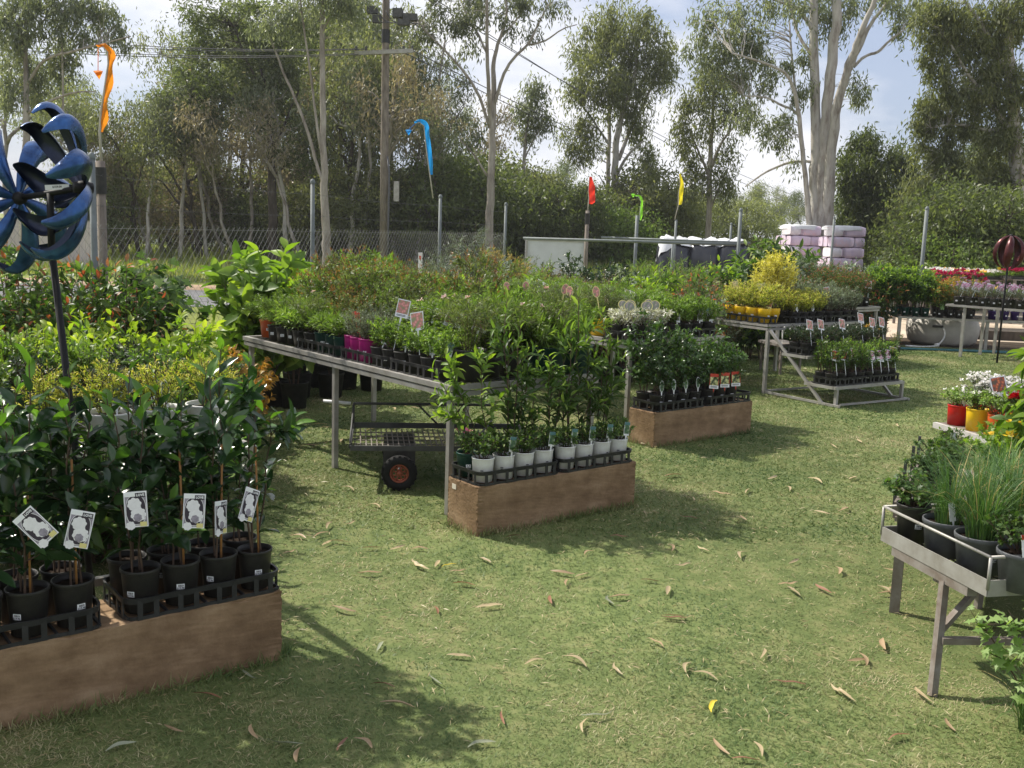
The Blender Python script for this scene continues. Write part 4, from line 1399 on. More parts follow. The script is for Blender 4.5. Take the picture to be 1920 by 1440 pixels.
for i, (px, Y, k, s) in enumerate([
    (20, 40, 0, .85), (110, 44, 1, .62), (170, 38, 3, .72), (255, 37, 4, .75), (300, 40, 5, .8), (375, 38, 4, .9), (410, 46, 0, 1.0), (450, 42, 3, 1.0),
    (545, 41, 5, 1.1), (565, 46, 2, 1.15), (640, 45, 0, 1.1), (655, 38, 3, 1.0), (690, 48, 1, 1.0), (705, 42, 4, 1.1), (742, 46, 1, .9), (760, 40, 5, 1.0), (800, 54, 1, .80),
    (820, 44, 3, .55), (850, 58, 5, 1.3), (880, 46, 4, .62), (430, 58, 1, 1.1), (350, 42, 5, .9), (285, 38, 5, .7), (420, 39, 5, .9),
    (960, 60, 4, .62), (1000, 66, 2, .55), (725, 37, 5, 1.0), (590, 38, 5, 1.0), (465, 38, 5, .9), (600, 58, 0, 1.3), (270, 36, 6, .8), (335, 37, 6, .8), (390, 38, 6, .75), (440, 37, 5, .8), (545, 37, 6, .95), (565, 36, 5, .8), (650, 37, 6, 1.0), (680, 38, 6, .9), (745, 38, 6, .9), (775, 38, 6, .8), (215, 37, 5, .7), (140, 36, 6, .7)]):
    g = GX(px, Y)
    o = put_tree('woodland_tree', GN[k], 'tree', GK[k], g, s * rt.uniform(.93, 1.07), rt.uniform(0, 6.28), 'trees of the wood beyond the road')
    later(o, px, f'{GN[k]} at the wood {"front" if Y < 43 else "back"} beyond the road')
for i, (px, Y, k, s) in enumerate([
    (165, 36, 1, 1.0), (230, 39, 3, 1.1), (320, 42, 0, 1.3), (370, 40, 3, 1.1), (445, 41, 0, 1.2), (490, 40, 1, 1.0), (540, 42, 3, 1.3), (575, 39, 0, 1.1), (640, 41, 1, 1.25), (680, 38, 0, 1.2), (720, 41, 3, 1.2), (755, 39, 1, 1.1), (795, 42, 1, 1.5), (845, 38, 1, 1.45), (880, 41, 1, 1.5), (950, 40, 1, 1.35), (1000, 42, 0, 1.3), (1045, 41, 1, 1.35), (1080, 43, 1, 1.2), (1120, 44, 2, 1.3), (1165, 42, 2, 1.3), (1190, 45, 0, 1.45), (1230, 46, 0, 1.3), (1260, 48, 0, 1.2), (905, 46, 0, 1.6), (770, 46, 0, 1.5), (600, 48, 0, 1.5), (350, 50, 0, 1.5), (250, 50, 1, 1.5), (1400, 60, 0, 1.2), (1330, 60, 0, 1.3), (980, 52, 0, 1.7)]):
    o = put_tree('woodland_bush', BN[k], 'bush', BK[k], GX(px, Y), s * rt.uniform(.92, 1.08), rt.uniform(0, 6.28), 'bushes along the edge of the wood')
    later(o, px, f'{BN[k]} in the {"front" if Y < 40.5 else "rear"} undergrowth of the wood')
for i, (px, Y, k, s) in enumerate([(1440, 95, 4, .95), (1395, 110, 0, .62), (1480, 110, 2, .75), (1505, 105, 4, .7), (1290, 105, 2, .75), (1240, 100, 4, .85), (1355, 120, 2, .8), (1575, 100, 2, .7), (1110, 90, 4, .8), (1060, 95, 2, .9),
                                   (1700, 80, 4, .8), (1750, 70, 0, .8), (1810, 60, 2, .9), (1890, 55, 4, 1.0), (1450, 130, 0, .8), (1190, 110, 0, .7), (1530, 125, 0, .7)]):
    o = put_tree('distant_tree', GN[k], 'tree', GK[k], GX(px, Y), s, rt.uniform(0, 6.28), 'trees on the far tree line')
    later(o, px, f'small distant {GN[k]} on the far tree line')
for i, (px, Y, k, s) in enumerate([(1725, 26, 1, .75), (1765, 25, 2, .85), (1800, 26, 1, 1.15), (1840, 26, 1, 1.0), (1880, 27, 1, 1.0), (1715, 30, 1, .8), (1690, 35, 1, .9), (1915, 26, 1, .9), (1650, 36, 1, .9), (1750, 31, 0, 1.2)]):
    o = put_tree('hedge_bush', BN[k], 'bush', BK[k], GX(px, Y), s, rt.uniform(0, 6.28), 'bushes behind the flower benches')
    later(o, px, f'{BN[k]} behind the flower benches')


# ------------------------------------------------------------------ fence, gate, poles
fence_steel = paint('fence steel', (0.17, 0.19, 0.19), rough=0.65, metal=0.1, noise=0.15, scale=6)
wire_steel = paint('fence wire', (0.26, 0.26, 0.25), rough=0.6, metal=0.2, noise=0.1)
wire_dark = paint('power line', (0.10, 0.10, 0.11), rough=0.6, noise=0.1)


def link_panel(a, b, h, pitch=.095):
    """woven diamond wire between two posts"""
    a, b = np.array(a, float), np.array(b, float)
    L = np.linalg.norm(b - a)
    e = (b - a) / L
    nrm = np.array([-e[1], e[0]])
    mb = MB()
    for sgn in (1, -1):
        s = -h
        while s < L + h:
            s0, s1 = s, s + sgn * h
            z0, z1 = .03, h + .03
            # clip to the bay
            pts = []
            for q, z in ((s0, z0), (s1, z1)):
                pts.append([q, z])
            (q0, z0), (q1, z1) = pts
            if min(q0, q1) < L and max(q0, q1) > 0:
                def cl(q):
                    return min(max(q, 0), L)
                c0, c1 = cl(q0), cl(q1)
                zz0 = z0 + (c0 - q0) / (q1 - q0) * (z1 - z0)
                zz1 = z0 + (c1 - q0) / (q1 - q0) * (z1 - z0)
                if abs(c1 - c0) > .02:
                    P0 = np.array([*(a + e * c0 + nrm * .002 * sgn), zz0])
                    P1 = np.array([*(a + e * c1 + nrm * .002 * sgn), zz1])
                    mb.tube([P0, P1], .0016, 4, cap=False)
            s += pitch
    for z in (.06, h * .55, h):
        mb.tube([[*a, z], [*b, z]], .0015, 4, cap=False)
    return mb.build('chain link', wire_steel)


def fence_run(label, ys, h=1.5):
    t = thing('chain_link_fence', label, 'fence', (0, 0, 0))
    pts = [(fence_x(y), y) for y in ys]
    for i, (x, y) in enumerate(pts):
        mb = MB()
        mb.tube([(x, y, -.05), (x, y, 2.05)], .025, 10)
        mb.lathe([(.03, 0), (.032, .02), (.02, .045), (.001, .055)], 10, 0, (x, y, 2.04))
        part('post', mb.build('post', fence_steel), t)
    for p, q in zip(pts[:-1], pts[1:]):
        part('chain_link_panel', link_panel(p, q, h), t)
        for z in (1.68, 1.92):
            mb = MB()
            tt = np.linspace(0, 1, 7)
            P = np.stack([p[0] + (q[0] - p[0]) * tt, p[1] + (q[1] - p[1]) * tt, z - .02 * 4 * tt * (1 - tt)], 1)
            mb.tube(P, .0011, 4, cap=False)
            for k in np.linspace(.03, .97, 26):
                c = np.array([p[0] + (q[0] - p[0]) * k, p[1] + (q[1] - p[1]) * k, z - .08 * k * (1 - k)])
                mb.beam(c + [-.012, 0, -.012], c + [.012, .004, .012], .0015, .0015)
                mb.beam(c + [-.012, .004, .012], c + [.012, 0, -.012], .0015, .0015)
            part('barbed_wire', mb.build('barbed wire', wire_dark), t)
    return t


fence_run('chain link fence with barbed wire on steel posts along the road side', [4.6, 8.15, 11.75, 15.8, 19.2])
# gate: two leaves with a pipe top rail between posts
gp = [np.array([.12, 19.2]), GX(1103, 20.0)[:2], GX(1375, 18.4)[:2]]
t = thing('pipe_gate', 'low steel pipe gate with wire infill between two grey posts', 'gate', (0, 0, 0))
a, b = gp[0], gp[2]
mb = MB()
mb.tube([[*a, 1.44], [*((a + b) / 2), 1.45], [*b, 1.46]], .026, 8)
part('top_rail', mb.build('rail', fence_steel), t)
mb = MB()
mb.tube([[*a, .12], [*b, .12]], .022, 8)
part('bottom_rail', mb.build('rail', fence_steel), t)
o2 = np.array([.55, .9])
mb = MB()
mb.tube([[*(a * .75 + b * .25 + o2), 1.50], [*(b + o2 * .6), 1.49]], .022, 8)
part('rear_rail', mb.build('rail', fence_steel), t)
for q in (b, a * .4 + b * .6 + o2):
    mb = MB()
    mb.tube([[*q, 0], [*q, 1.46]], .022, 8)
    part('gate_stile', mb.build('stile', fence_steel), t)
for i, (px, Y, top, r, lab) in enumerate([(1375, 18.35, 2.06, .032, 'grey steel gate post at the right end of the pipe gate'),
                                         
                                         (1550, 22, 2.06, .025, 'thin steel post standing in front of the pink pallets'),
                                         (1716, 17.3, 2.16, .032, 'tall grey pipe post rising behind the leafy green bench'),
                                         (1362, 26, 1.9, .03, 'thin far post beyond the gate beside the white plastic')]):
    g = GX(px, Y)
    o = part('fence_post', MB().tube([(0, 0, 0), (0, 0, top)], r, 10).lathe([(r * 1.1, 0), (r * 1.15, .02), (r * .6, .05), (.001, .06)], 10, 0, (0, 0, top - .01)).build('post', fence_steel), None, tuple(g))
    tag(o, lab, 'post', 'single posts round the gate')
# guide post on the road edge
g = GX(787, 27)
t = thing('guide_post', 'white roadside guide post with a red reflector', 'post', tuple(g))
part('board', MB().box((0, 0, .45), (.11, .05, .92)).build('board', white_plastic), t)
part('reflector', MB().box((0, -.03, .78), (.05, .012, .1)).build('reflector', tag_red), t)

# power pole
PY = 32.5
g = GX(719, PY)
t = thing('power_pole', 'tall timber power pole with two cross arms and cable boxes', 'power pole', tuple(g))
lean = -.004
part('pole', MB().tube([(0, 0, -.1), (-.02, 0, 4), (-.03, 0, 8.2), (-.05, 0, 14)], [.135, .125, .112, .10], 12).build('pole', pole_wood), t)
zz = lambda py: EYE + (424 - py) / F_PX * PY
for py in (119, 3):
    z = zz(py)
    part('cross_arm', MB().beam((-.95, -.2, z - .03), (.85, -.2, z + .1), .11, .12).build('arm', galv), t)
    for x in (-.9, -.6, .55, .82):
        part('insulator', MB().lathe([(.03, 0), (.05, .03), (.03, .06), (.05, .09), (.02, .13)], 10, 0, (x, -.2, z + .09 + .04 * x)).build('insulator', dark_steel), t)
z = zz(88)
part('pole_band', MB().lathe([(.128, z - .2), (.130, z), (.128, z + .2)], 14, 0, (-.03, 0, 0)).build('band', paint('black wrap', (.03, .03, .035), noise=.1)), t)
z = zz(52)
mb = MB()
rg = random.Random(3)
part('cable_box', MB().box((-.42, -.15, z + .12), (.32, .22, .2)).build('box', dark_steel), t)
part('cable_box', MB().box((-.28, -.2, z - .15), (.26, .2, .22)).build('box', dark_steel), t)
part('cable_box', MB().box((.35, -.15, z + .05), (.3, .3, .26)).build('box', dark_steel), t)
part('cable_box', MB().box((.74, -.15, z - .06), (.42, .25, .2)).build('box', dark_steel), t)
part('cable_box', MB().box((.55, -.3, z - .24), (.36, .2, .16)).build('box', dark_steel), t)
for i in range(5):
    P = curve((-.5 + .25 * i, -.25, z + .1), (.1 + .22 * i, -.3, z - .25), (0, 0, -.3), 8)
    part('loop_cable', MB().tube(P, .016, 5).build('cable', wire_dark), t)
part('meter_box', MB().box((.38, -.05, zz(362)), (.16, .16, .62)).build('box', galv), t)
P = [(.1, -.17, zz(300)), (.16, -.17, zz(330)), (.15, -.17, zz(420)), (.14, -.17, .2)]
part('down_cable', MB().tube(P, .035, 6).build('cable', wire_dark), t)
x0, y0 = g[0], g[1]
for i, (a, b) in enumerate([((x0 - .9, y0 - .2, zz(113)), D(-300, 24, 30)), ((x0 - .6, y0 - .2, zz(113)), D(-300, 36, 30)), ((x0 - .9, y0 - .2, zz(121)), D(-300, 50, 30)), ((x0 - .5, y0 - .2, zz(121)), D(-300, 60, 30)),
                            ((x0 + .8, y0 - .2, zz(0)), D(1560, 405, 95)), ((x0 + .5, y0 - .2, zz(0)), D(1560, 385, 95)), ((x0 + .8, y0 - .2, zz(112)), D(1530, 400, 95)), ((x0 + .4, y0 - .2, zz(112)), D(1530, 408, 95)),
                            ((x0 - .9, y0 - .2, zz(-3)), D(-300, -70, 30)), ((x0 - .5, y0 - .2, zz(-3)), D(-300, -50, 30))]):
    a, b = np.array(a), np.array(b)
    tt = np.linspace(0, 1, 14)[:, None]
    P = a + (b - a) * tt - np.array([0, 0, 1.0]) * 4 * tt * (1 - tt) * (.35 if i < 4 or i > 7 else 1.0)
    side = 'left towards the road' if i < 4 or i > 7 else 'right past the round gum'
    o = part('power_line', MB().tube(P, .011 if i < 4 or i > 7 else .016, 4).build('line', wire_dark))
    tag(o, f'thin overhead wire running {side}, {ordn(i if i < 4 else i - 4 if i < 8 else i - 4)} of its bundle', 'wire', 'overhead power lines')

# flags on thin bent rods, tied to fence posts
def flag(name, label, Y, pts, post, c, wd, pend=None, post_label=None):
    cl = paint('cloth ' + name + label[:6], c, rough=.7, noise=.08)
    tl = cl.node_tree.nodes.new('ShaderNodeBsdfTranslucent')
    tl.inputs['Color'].default_value = (*[min(1, v * 1.1) for v in c], 1)
    ms = cl.node_tree.nodes.new('ShaderNodeMixShader')
    ms.inputs['Fac'].default_value = .5
    b = cl.node_tree.nodes['Principled BSDF']
    cl.node_tree.links.new(b.outputs['BSDF'], ms.inputs[1])
    cl.node_tree.links.new(tl.outputs['BSDF'], ms.inputs[2])
    cl.node_tree.links.new(ms.outputs['Shader'], cl.node_tree.nodes['Material Output'].inputs['Surface'])
    P = np.array([D(px, py, Y) for px, py in pts])
    foot = D(post[0], post[1], Y)
    t = thing(name, label, 'flag', (0, 0, 0), 0, 'garden flags along the fence')
    part('rod', MB().tube(np.concatenate([[foot], P[::-1]]), np.linspace(.012, .004, len(P) + 1), 6).build('rod', paint('rod' + label[:9], (.45, .42, .36))), t)
    mb = MB()
    k = Y / F_PX
    fin = np.linspace(0, len(P) - 1, (len(P) - 1) * 5 + 1)
    Q = np.stack([np.interp(fin, np.arange(len(P)), P[:, a]) for a in range(3)], 1)
    for _ in range(2):
        Q[1:-1] = .25 * Q[:-2] + .5 * Q[1:-1] + .25 * Q[2:]
    n = len(Q)
    u = np.linspace(0, 1, n)
    wv = wd * k * (.35 + .65 * np.minimum(1, u * 3)) * np.where(u > .9, 1 - (u - .9) * 4, 1)
    V = []
    for i in range(n):
        tg = Q[min(i + 1, n - 1)] - Q[max(i - 1, 0)]
        s = np.array([-tg[2], 0, tg[0]])
        s /= np.linalg.norm(s) + 1e-9
        for q in (0, .33, .66, 1):
            V.append(Q[i] + s * wv[i] * q + np.array([0, .03 * math.sin(i * .8 + q * 5) * (q + .1), 0]))
    F = [[4 * i + j, 4 * i + j + 1, 4 * i + j + 5, 4 * i + j + 4] for i in range(n - 1) for j in range(3)]
    mb.add(V, F, 0, True)
    part('cloth', mb.build('cloth', cl), t)
    if pend:
        c0 = D(pend[0], pend[1], Y)
        s = pend[2] * k
        mb = MB()
        mb.add([c0 + [-s, 0, .5 * s], c0 + [-.3 * s, .02, .7 * s], c0 + [.3 * s, .02, .7 * s], c0 + [s, 0, .5 * s], c0 + [0, .02, -1.1 * s], c0 + [0, -.05, 0]], [[0, 1, 5], [1, 2, 5], [2, 3, 5], [3, 4, 5], [4, 0, 5]], 0)
        mb.tube([c0 + [0, 0, .6 * s], P[0]], .003, 4)
        part('pendant', mb.build('pendant', cl), t)
    return t


flag('garden_flag', 'tall orange flag on a bent rod at the left of the fence', 8.3, [(184, 90), (193, 87), (202, 98), (203, 120), (197, 160), (190, 205), (187, 247)], (190, 306), (.80, .27, .02), 11.5, (184, 138, 9))
flag('garden_flag', 'bright blue flag bowing left on a bent rod above the fence', 15.9, [(778, 232), (786, 229), (795, 236), (796, 250), (800, 285), (806, 328)], (812, 372), (.02, .30, .72), 9, (766, 247, 6))
flag('garden_flag', 'limp red flag hanging over the pipe gate', 20.1, [(1105, 331), (1104, 345), (1103, 360), (1104, 372), (1103, 382)], (1102, 396), (.75, .05, .03), 12)
flag('garden_flag', 'small lime green flag on a steel post', 23.8, [(1190, 368), (1198, 369), (1201, 378), (1200, 395), (1199, 413)], (1195, 405), (.30, .75, .05), 5, (1187, 366, 4))
flag('garden_flag', 'long yellow flag hanging in front of the open gum', 22.5, [(1273, 326), (1275, 345), (1272, 365), (1272, 384)], (1265, 412), (.85, .72, .03), 8)
for px, py, Y, r, lab in [(188, 302, 8.3, .045, 'square timber post under the orange flag'), (1102, 395, 20.1, .05, 'round grey post with a black cap under the red flag'), (1195, 404, 23.8, .05, 'steel post under the lime green flag'),
                      (1268, 412, 22.5, .035, 'grey post under the yellow flag')]:
    q = D(px, py, Y)
    t = thing('flag_post', lab, 'post', (q[0], q[1], 0), 0, 'posts carrying the flags')
    part('shaft', MB().tube([(0, 0, 0), (0, 0, q[2])], r * .8, 10).build('shaft', pole_wood if Y < 21 else fence_steel), t)
    if Y < 21:
        part('cap', MB().lathe([(r, q[2] - .26), (r, q[2] - .05)], 10).build('cap', black_plastic), t)

# ------------------------------------------------------------------ things beyond the fence
g = GX(1038, 21.5)
t = thing('water_tank', 'pale grey sheet sided box behind the gate', 'tank', tuple(g))
part('shell', MB().box((0, .4, .7), (1.28, .8, 1.36)).build('shell', paint('pale sheet', (.55, .57, .57), rough=.5, noise=.06, scale=3)), t)
part('lid', MB().box((0, .4, 1.395), (1.32, .84, .03)).build('lid', galv), t)
for q in (-.62, .62):
    part('corner_post', MB().box((q, -.025, .7), (.05, .05, 1.38)).build('corner', galv), t)
# black mulch bags under white film
film = paint('white film', (.72, .73, .75), rough=.3, spec=.5, noise=.05, scale=4, bump=.5, bscale=6)
blackfilm = paint('black film', (.03, .032, .04), rough=.25, spec=.6, noise=.2, scale=3, bump=.6, bscale=5)
for i, (px, lab) in enumerate([(1258, 'left black wrapped mulch bale with a torn white film top'), (1310, 'middle black wrapped mulch bale under white film'), (1362, 'right black wrapped mulch bale under white film')]):
    g = GX(px, 25)
    t = thing('wrapped_bale', lab, 'bale', tuple(g), .1 * i, 'wrapped mulch bales beyond the gate')
    rg = random.Random(i)
    V, n = [], 20
    for r, z in ((.30, .0), (.40, .08), (.43, .5), (.42, 1.0), (.40, 1.28), (.30, 1.42), (.02, 1.46)):
        for k in range(n):
            a_ = k / n * 2 * PI
            q = 1 / max(abs(math.cos(a_)), abs(math.sin(a_))) ** .6
            f_ = 1 + .05 * math.sin(5 * a_ + z * 3 + i) + rg.uniform(-.03, .03)
            V.append([r * q * f_ * math.cos(a_), r * q * f_ * math.sin(a_), z + rg.uniform(-.02, .02)])
    F = [[R_ * n + k, R_ * n + (k + 1) % n, (R_ + 1) * n + (k + 1) % n, (R_ + 1) * n + k] for R_ in range(6) for k in range(n)]
    part('wrap', MB().add(V, F, 0, True).build('wrap', blackfilm), t)
    V, F, n = [], [], 24
    for r, z in ((.02, 1.50), (.22, 1.49), (.31, 1.46), (.38, 1.42)) if i else ((.02, 1.52), (.28, 1.50), (.37, 1.46), (.42, 1.42)):
        for k in range(n):
            a_ = k / n * 2 * PI
            q = 1 / max(abs(math.cos(a_)), abs(math.sin(a_))) ** .6
            dip = (.10 if i == 0 else .0) * max(0, -math.cos(a_)) * (r > .4) * 5
            V.append([r * q * math.cos(a_), r * q * math.sin(a_), z + rg.uniform(-.035, .035) + .07 * math.sin(2 * a_ + i * 2) * (r > .2) - dip])
    F = [[R_ * n + k, (R_ + 1) * n + k, (R_ + 1) * n + (k + 1) % n, R_ * n + (k + 1) % n] for R_ in range(3) for k in range(n)]
    part('film_cover', MB().add(V, F, 0, True).build('film', film), t)
# pallets of bagged potting mix
bagm = [paint('pink bag', (.74, .62, .71), rough=.35, noise=.2, scale=6, c2=(.64, .52, .70)), paint('pale bag', (.78, .74, .80), rough=.3, noise=.05, scale=5), paint('violet bag', (.64, .60, .76), rough=.35, noise=.2, scale=7, c2=(.72, .52, .60))]


def bag(mb_w, d, h, rng):
    mb = MB()
    V, F = [], []
    nx, nz_ = 7, 5
    ring = []
    prof = [(-1, .0), (-.97, .5), (-.86, .9), (-.5, 1.0), (0, 1.03), (.5, 1.0), (.86, .9), (.97, .5), (1, 0), (.97, -.5), (.86, -.9), (0, -1), (-.86, -.9), (-.97, -.5)]
    for ix, x in enumerate(np.linspace(-1, 1, 6)):
        s = .90 if abs(x) > .95 else 1.0
        for (y, z) in prof:
            V.append([x * mb_w / 2, y * d / 2 * s, z * h / 2 * s * (1 + rng.uniform(-.05, .05))])
    n = len(prof)
    F = [[i * n + j, i * n + (j + 1) % n, (i + 1) * n + (j + 1) % n, (i + 1) * n + j] for i in range(5) for j in range(n)]
    mb.add(V, F, 0, True)
    mb.F.append((np.array([list(range(n))]), 0, False))
    mb.F.append((np.array([list(range(5 * n, 6 * n))[::-1]]), 0, False))
    return mb


rgb_ = random.Random(8)
bag_long = [bag(.78, .40, .31, rgb_).build('bag', m_) for m_ in bagm]
bag_short = [bag(.40, .78, .31, rgb_).build('bag', m_) for m_ in bagm]
for i, (px, Y, lay, lab) in enumerate([(1570, 31, 6, 'right shrink wrapped pallet of pink and violet potting mix bags'), (1490, 32.5, 6, 'left shrink wrapped pallet of pink potting mix bags')]):
    g = GX(px, Y)
    t = thing('bag_pallet', lab, 'pallet', tuple(g), .12 if i == 0 else .2, 'pallets of bagged mix', (.86, .86, 1.0))
    for q in (-.5, 0, .5):
        part('bearer', MB().box((0, q, .06), (1.18, .1, .1)).build('bearer', pole_wood), t)
    for q in np.linspace(-.54, .54, 6):
        part('deck_board', MB().box((0, q, .122), (1.18, .12, .022)).build('board', pole_wood), t)
    for l in range(lay):
        z = .29 + l * .312
        if l % 2 == 0:
            lay_b = [(-.2, -.4, bag_long), (-.2, .02, bag_long), (.40, -.2, bag_short), (-.2, .42, bag_long)]
        else:
            lay_b = [(-.40, -.2, bag_short), (.2, -.4, bag_long), (.2, .02, bag_long), (.2, .42, bag_long)]
        for k, (bx, by, ms_) in enumerate(lay_b):
            part('bag', ms_[1 if l in (1, 3, 5) and k % 2 == 0 else (0 if (l + i) % 2 else 2)] if k < 3 else ms_[0], t, (bx + rgb_.uniform(-.015, .015), by + rgb_.uniform(-.015, .015), z))
    V, F = [], []
    n = 20
    for r, z in ((.02, lay * .312 + .16), (.5, lay * .312 + .155), (.60, lay * .312 + .12), (.625, lay * .312 + .02)):
        for k in range(n):
            a_ = k / n * 2 * PI
            q = 1 / max(abs(math.cos(a_)), abs(math.sin(a_))) ** .75
            V.append([r * q * math.cos(a_), r * q * math.sin(a_), z + rgb_.uniform(-.012, .012)])
    F = [[R_ * n + k, (R_ + 1) * n + k, (R_ + 1) * n + (k + 1) % n, R_ * n + (k + 1) % n] for R_ in range(3) for k in range(n)]
    part('top_film', MB().add(V, F, 0, True).build('top film', film), t)

# pale shed behind the spinner and a glimpse of a roof through the wood
wa, wb = GX(-70, 32), GX(186, 32)
t = thing('boundary_wall', 'pale pinkish ribbed sheet wall seen behind the blue wind spinner', 'wall', tuple(wa))
lw_ = wb[0] - wa[0]
sheet_pale = paint('pale pink sheet', (.56, .50, .48), rough=.75, noise=.07, scale=.8)
npan = 7
for k in range(npan):
    x0, x1 = lw_ * k / npan + .01, lw_ * (k + 1) / npan - .01
    mb = MB().box(((x0 + x1) / 2, 0, .70), (x1 - x0, .03, 1.40))
    for q in np.linspace(x0 + .06, x1 - .06, 5):
        mb.box((q, -.022, .70), (.035, .016, 1.38))
    part('panel', mb.build('panel', sheet_pale), t)
part('capping', MB().box((lw_ / 2, 0, 1.415), (lw_ + .06, .08, .03)).build('capping', galv), t)
g = GX(300, 62)
t = thing('white_shed', 'white shed roof glimpsed through the tree trunks', 'shed', tuple(g))
part('wall', MB().box((0, 2, .9), (9, 4, 1.8)).build('wall', paint('white shed wall', (.62, .62, .60), rough=.7, noise=.04, scale=1)), t)
part('roof', MB().box((0, 2, 1.85), (9.4, 4.4, .1)).build('roof', paint('white roof', (.78, .79, .80), rough=.4, noise=.03)), t)

# ------------------------------------------------------------------ benches
def axes(th):
    return np.array([math.cos(th), math.sin(th), 0]), np.array([-math.sin(th), math.cos(th), 0])


def wire_top(w_, L_, z, pitch=.05, r=.0022):
    mb = MB()
    for x in np.arange(pitch, w_, pitch):
        mb.box((x, L_ / 2, z), (r * 2, L_, r * 2))
    for y in np.arange(pitch, L_, pitch * 1.5):
        mb.box((w_ / 2, y, z - r * 2.2), (w_, r * 2, r * 2))
    return mb.build('wire top', dark_steel)


def bench(name, label, C, th, w_, L_, zt, mat, legs, group='plant benches', lw=.032, double=True, cross=()):
    """welded bench: paired edge rails, legs, cross bars, wire top"""
    t = thing(name, label, 'bench', (C[0], C[1], 0), th, group)
    rh = .028
    ends = [((0, 0), (w_, 0)), ((w_, 0), (w_, L_)), ((w_, L_), (0, L_)), ((0, L_), (0, 0))]
    for i, (a, b) in enumerate(ends):
        mb = MB()
        a3, b3 = np.array([*a, zt - rh / 2]), np.array([*b, zt - rh / 2])
        d = (b3 - a3) / np.linalg.norm(b3 - a3)
        if i % 2:
            a3, b3 = a3 + d * .019, b3 - d * .019
        else:
            a3, b3 = a3 - d * .016, b3 + d * .016
        mb.beam(a3, b3, .034, rh)
        part('edge_rail', mb.build('rail', mat), t)
        if double:
            mb = MB()
            mb.beam(a3 + d * .01 - [0, 0, rh + .008], b3 - d * .01 - [0, 0, rh + .008], .026, .026)
            part('lower_rail', mb.build('rail', mat), t)
    for (x, y) in legs:
        mb = MB()
        mb.beam((x, y, 0), (x, y, zt - (2 * rh + .006 if double else rh)), lw, lw, up=(1, 0, 0))
        part('leg', mb.build('leg', mat), t)
    for (a, b) in cross:
        part('cross_bar', MB().beam(a, b, .028, .028).build('bar', mat), t)
    part('wire_top', wire_top(w_, L_, zt - .008), t)
    return t


TH = .68
A, B = axes(TH)
C0 = np.array([-1.0, 3.84, 0]) - 1.17 * A
C1 = np.array([-.335, 5.50, 0])
C2 = np.array([.94, 8.10, 0])
LEGS = [(.016, .02), (1.08, .02), (.016, 1.32), (1.08, 1.32), (.016, 2.6), (1.08, 2.6)]
bench('steel_bench', 'front steel plant bench beside the blue spinner, half hidden by gardenias', C0, TH, 1.17, 2.67, .74, galv, [(.016, .02), (1.15, .02), (.016, 1.3), (1.15, 1.3), (.016, 2.6), (1.15, 2.6)], lw=.036,
      cross=[((.03, .02, .3), (1.13, .02, .3))])
bench('steel_bench', 'middle steel plant bench with magenta pots and a trolley underneath', C1, TH, 1.10, 2.67, .74, galv, LEGS)
bench('steel_bench', 'steel plant bench behind the middle one, silver leaved plants at its end', C2, TH, 1.13, 2.67, .74, galv, [(.016, .02), (1.11, .02), (.016, 1.32), (1.11, 1.32), (.016, 2.6), (1.11, 2.6)])

# stepped stand
TH3 = .60
A3, B3 = axes(TH3)
C3 = np.array([2.614, 10.39, 0])
t = thing('stepped_stand', 'stepped steel stand with three levels of pots and a diagonal brace', 'plant stand', tuple(C3), TH3, 'plant benches')
W3 = 1.52
for a, b in (((0, 0), (W3, 0)), ((W3, 0), (W3, 2.4)), ((W3, 2.4), (0, 2.4)), ((0, 2.4), (0, 0))):
    for dz, wd in ((-.014, .036), (-.05, .028)):
        part('edge_rail', MB().beam((*a, .72 + dz), (*b, .72 + dz), wd, .026).build('rail', galv), t)
for x, y in ((0, 0), (W3, 0), (0, 1.2), (W3, 1.2), (0, 2.4), (W3, 2.4)):
    part('leg', MB().beam((x, y, 0), (x, y, .655), .034, .034, up=(1, 0, 0)).build('leg', galv), t)
part('wire_top', wire_top(W3, 2.4, .712), t)
for x in (0.0, 1.1):
    part('brace', MB().beam((x, -.03, .66), (x, -.74, .02), .026, .026).build('brace', galv), t)
    part('foot_rail', MB().beam((x, -.02, .022), (x, -.95, .016), .024, .022).build('foot', galv), t)
part('back_tie', MB().beam((.03, -.0, .03), (1.08, -.0, .02), .018, .018).build('tie', galv), t)
part('front_tie', MB().beam((.03, -.93, .03), (1.08, -.93, .02), .018, .018).build('tie', galv), t)
for y0, y1, z, w3, nm in ((-.88, -.53, .20, 1.08, 'low_shelf'), (-.52, -.22, .455, 1.35, 'middle_shelf')):
    mb = MB()
    for yy in (y0, y1):
        mb.beam((-.01, yy, z - .015), (w3, yy, z - .015), .028, .028)
    for xx in (0, w3):
        mb.beam((xx, y0 + .015, z - .015), (xx, y1 - .015, z - .015), .028, .026)
    for xx in np.arange(.05, w3, .05):
        mb.box((xx, (y0 + y1) / 2, z - .004), (.004, y1 - y0, .004))
    part(nm, mb.build('shelf', galv), t)
for x in (.03, 1.06):
    part('leg', MB().beam((x, -.88, 0), (x, -.88, .17), .030, .030, up=(1, 0, 0)).build('leg', galv), t)
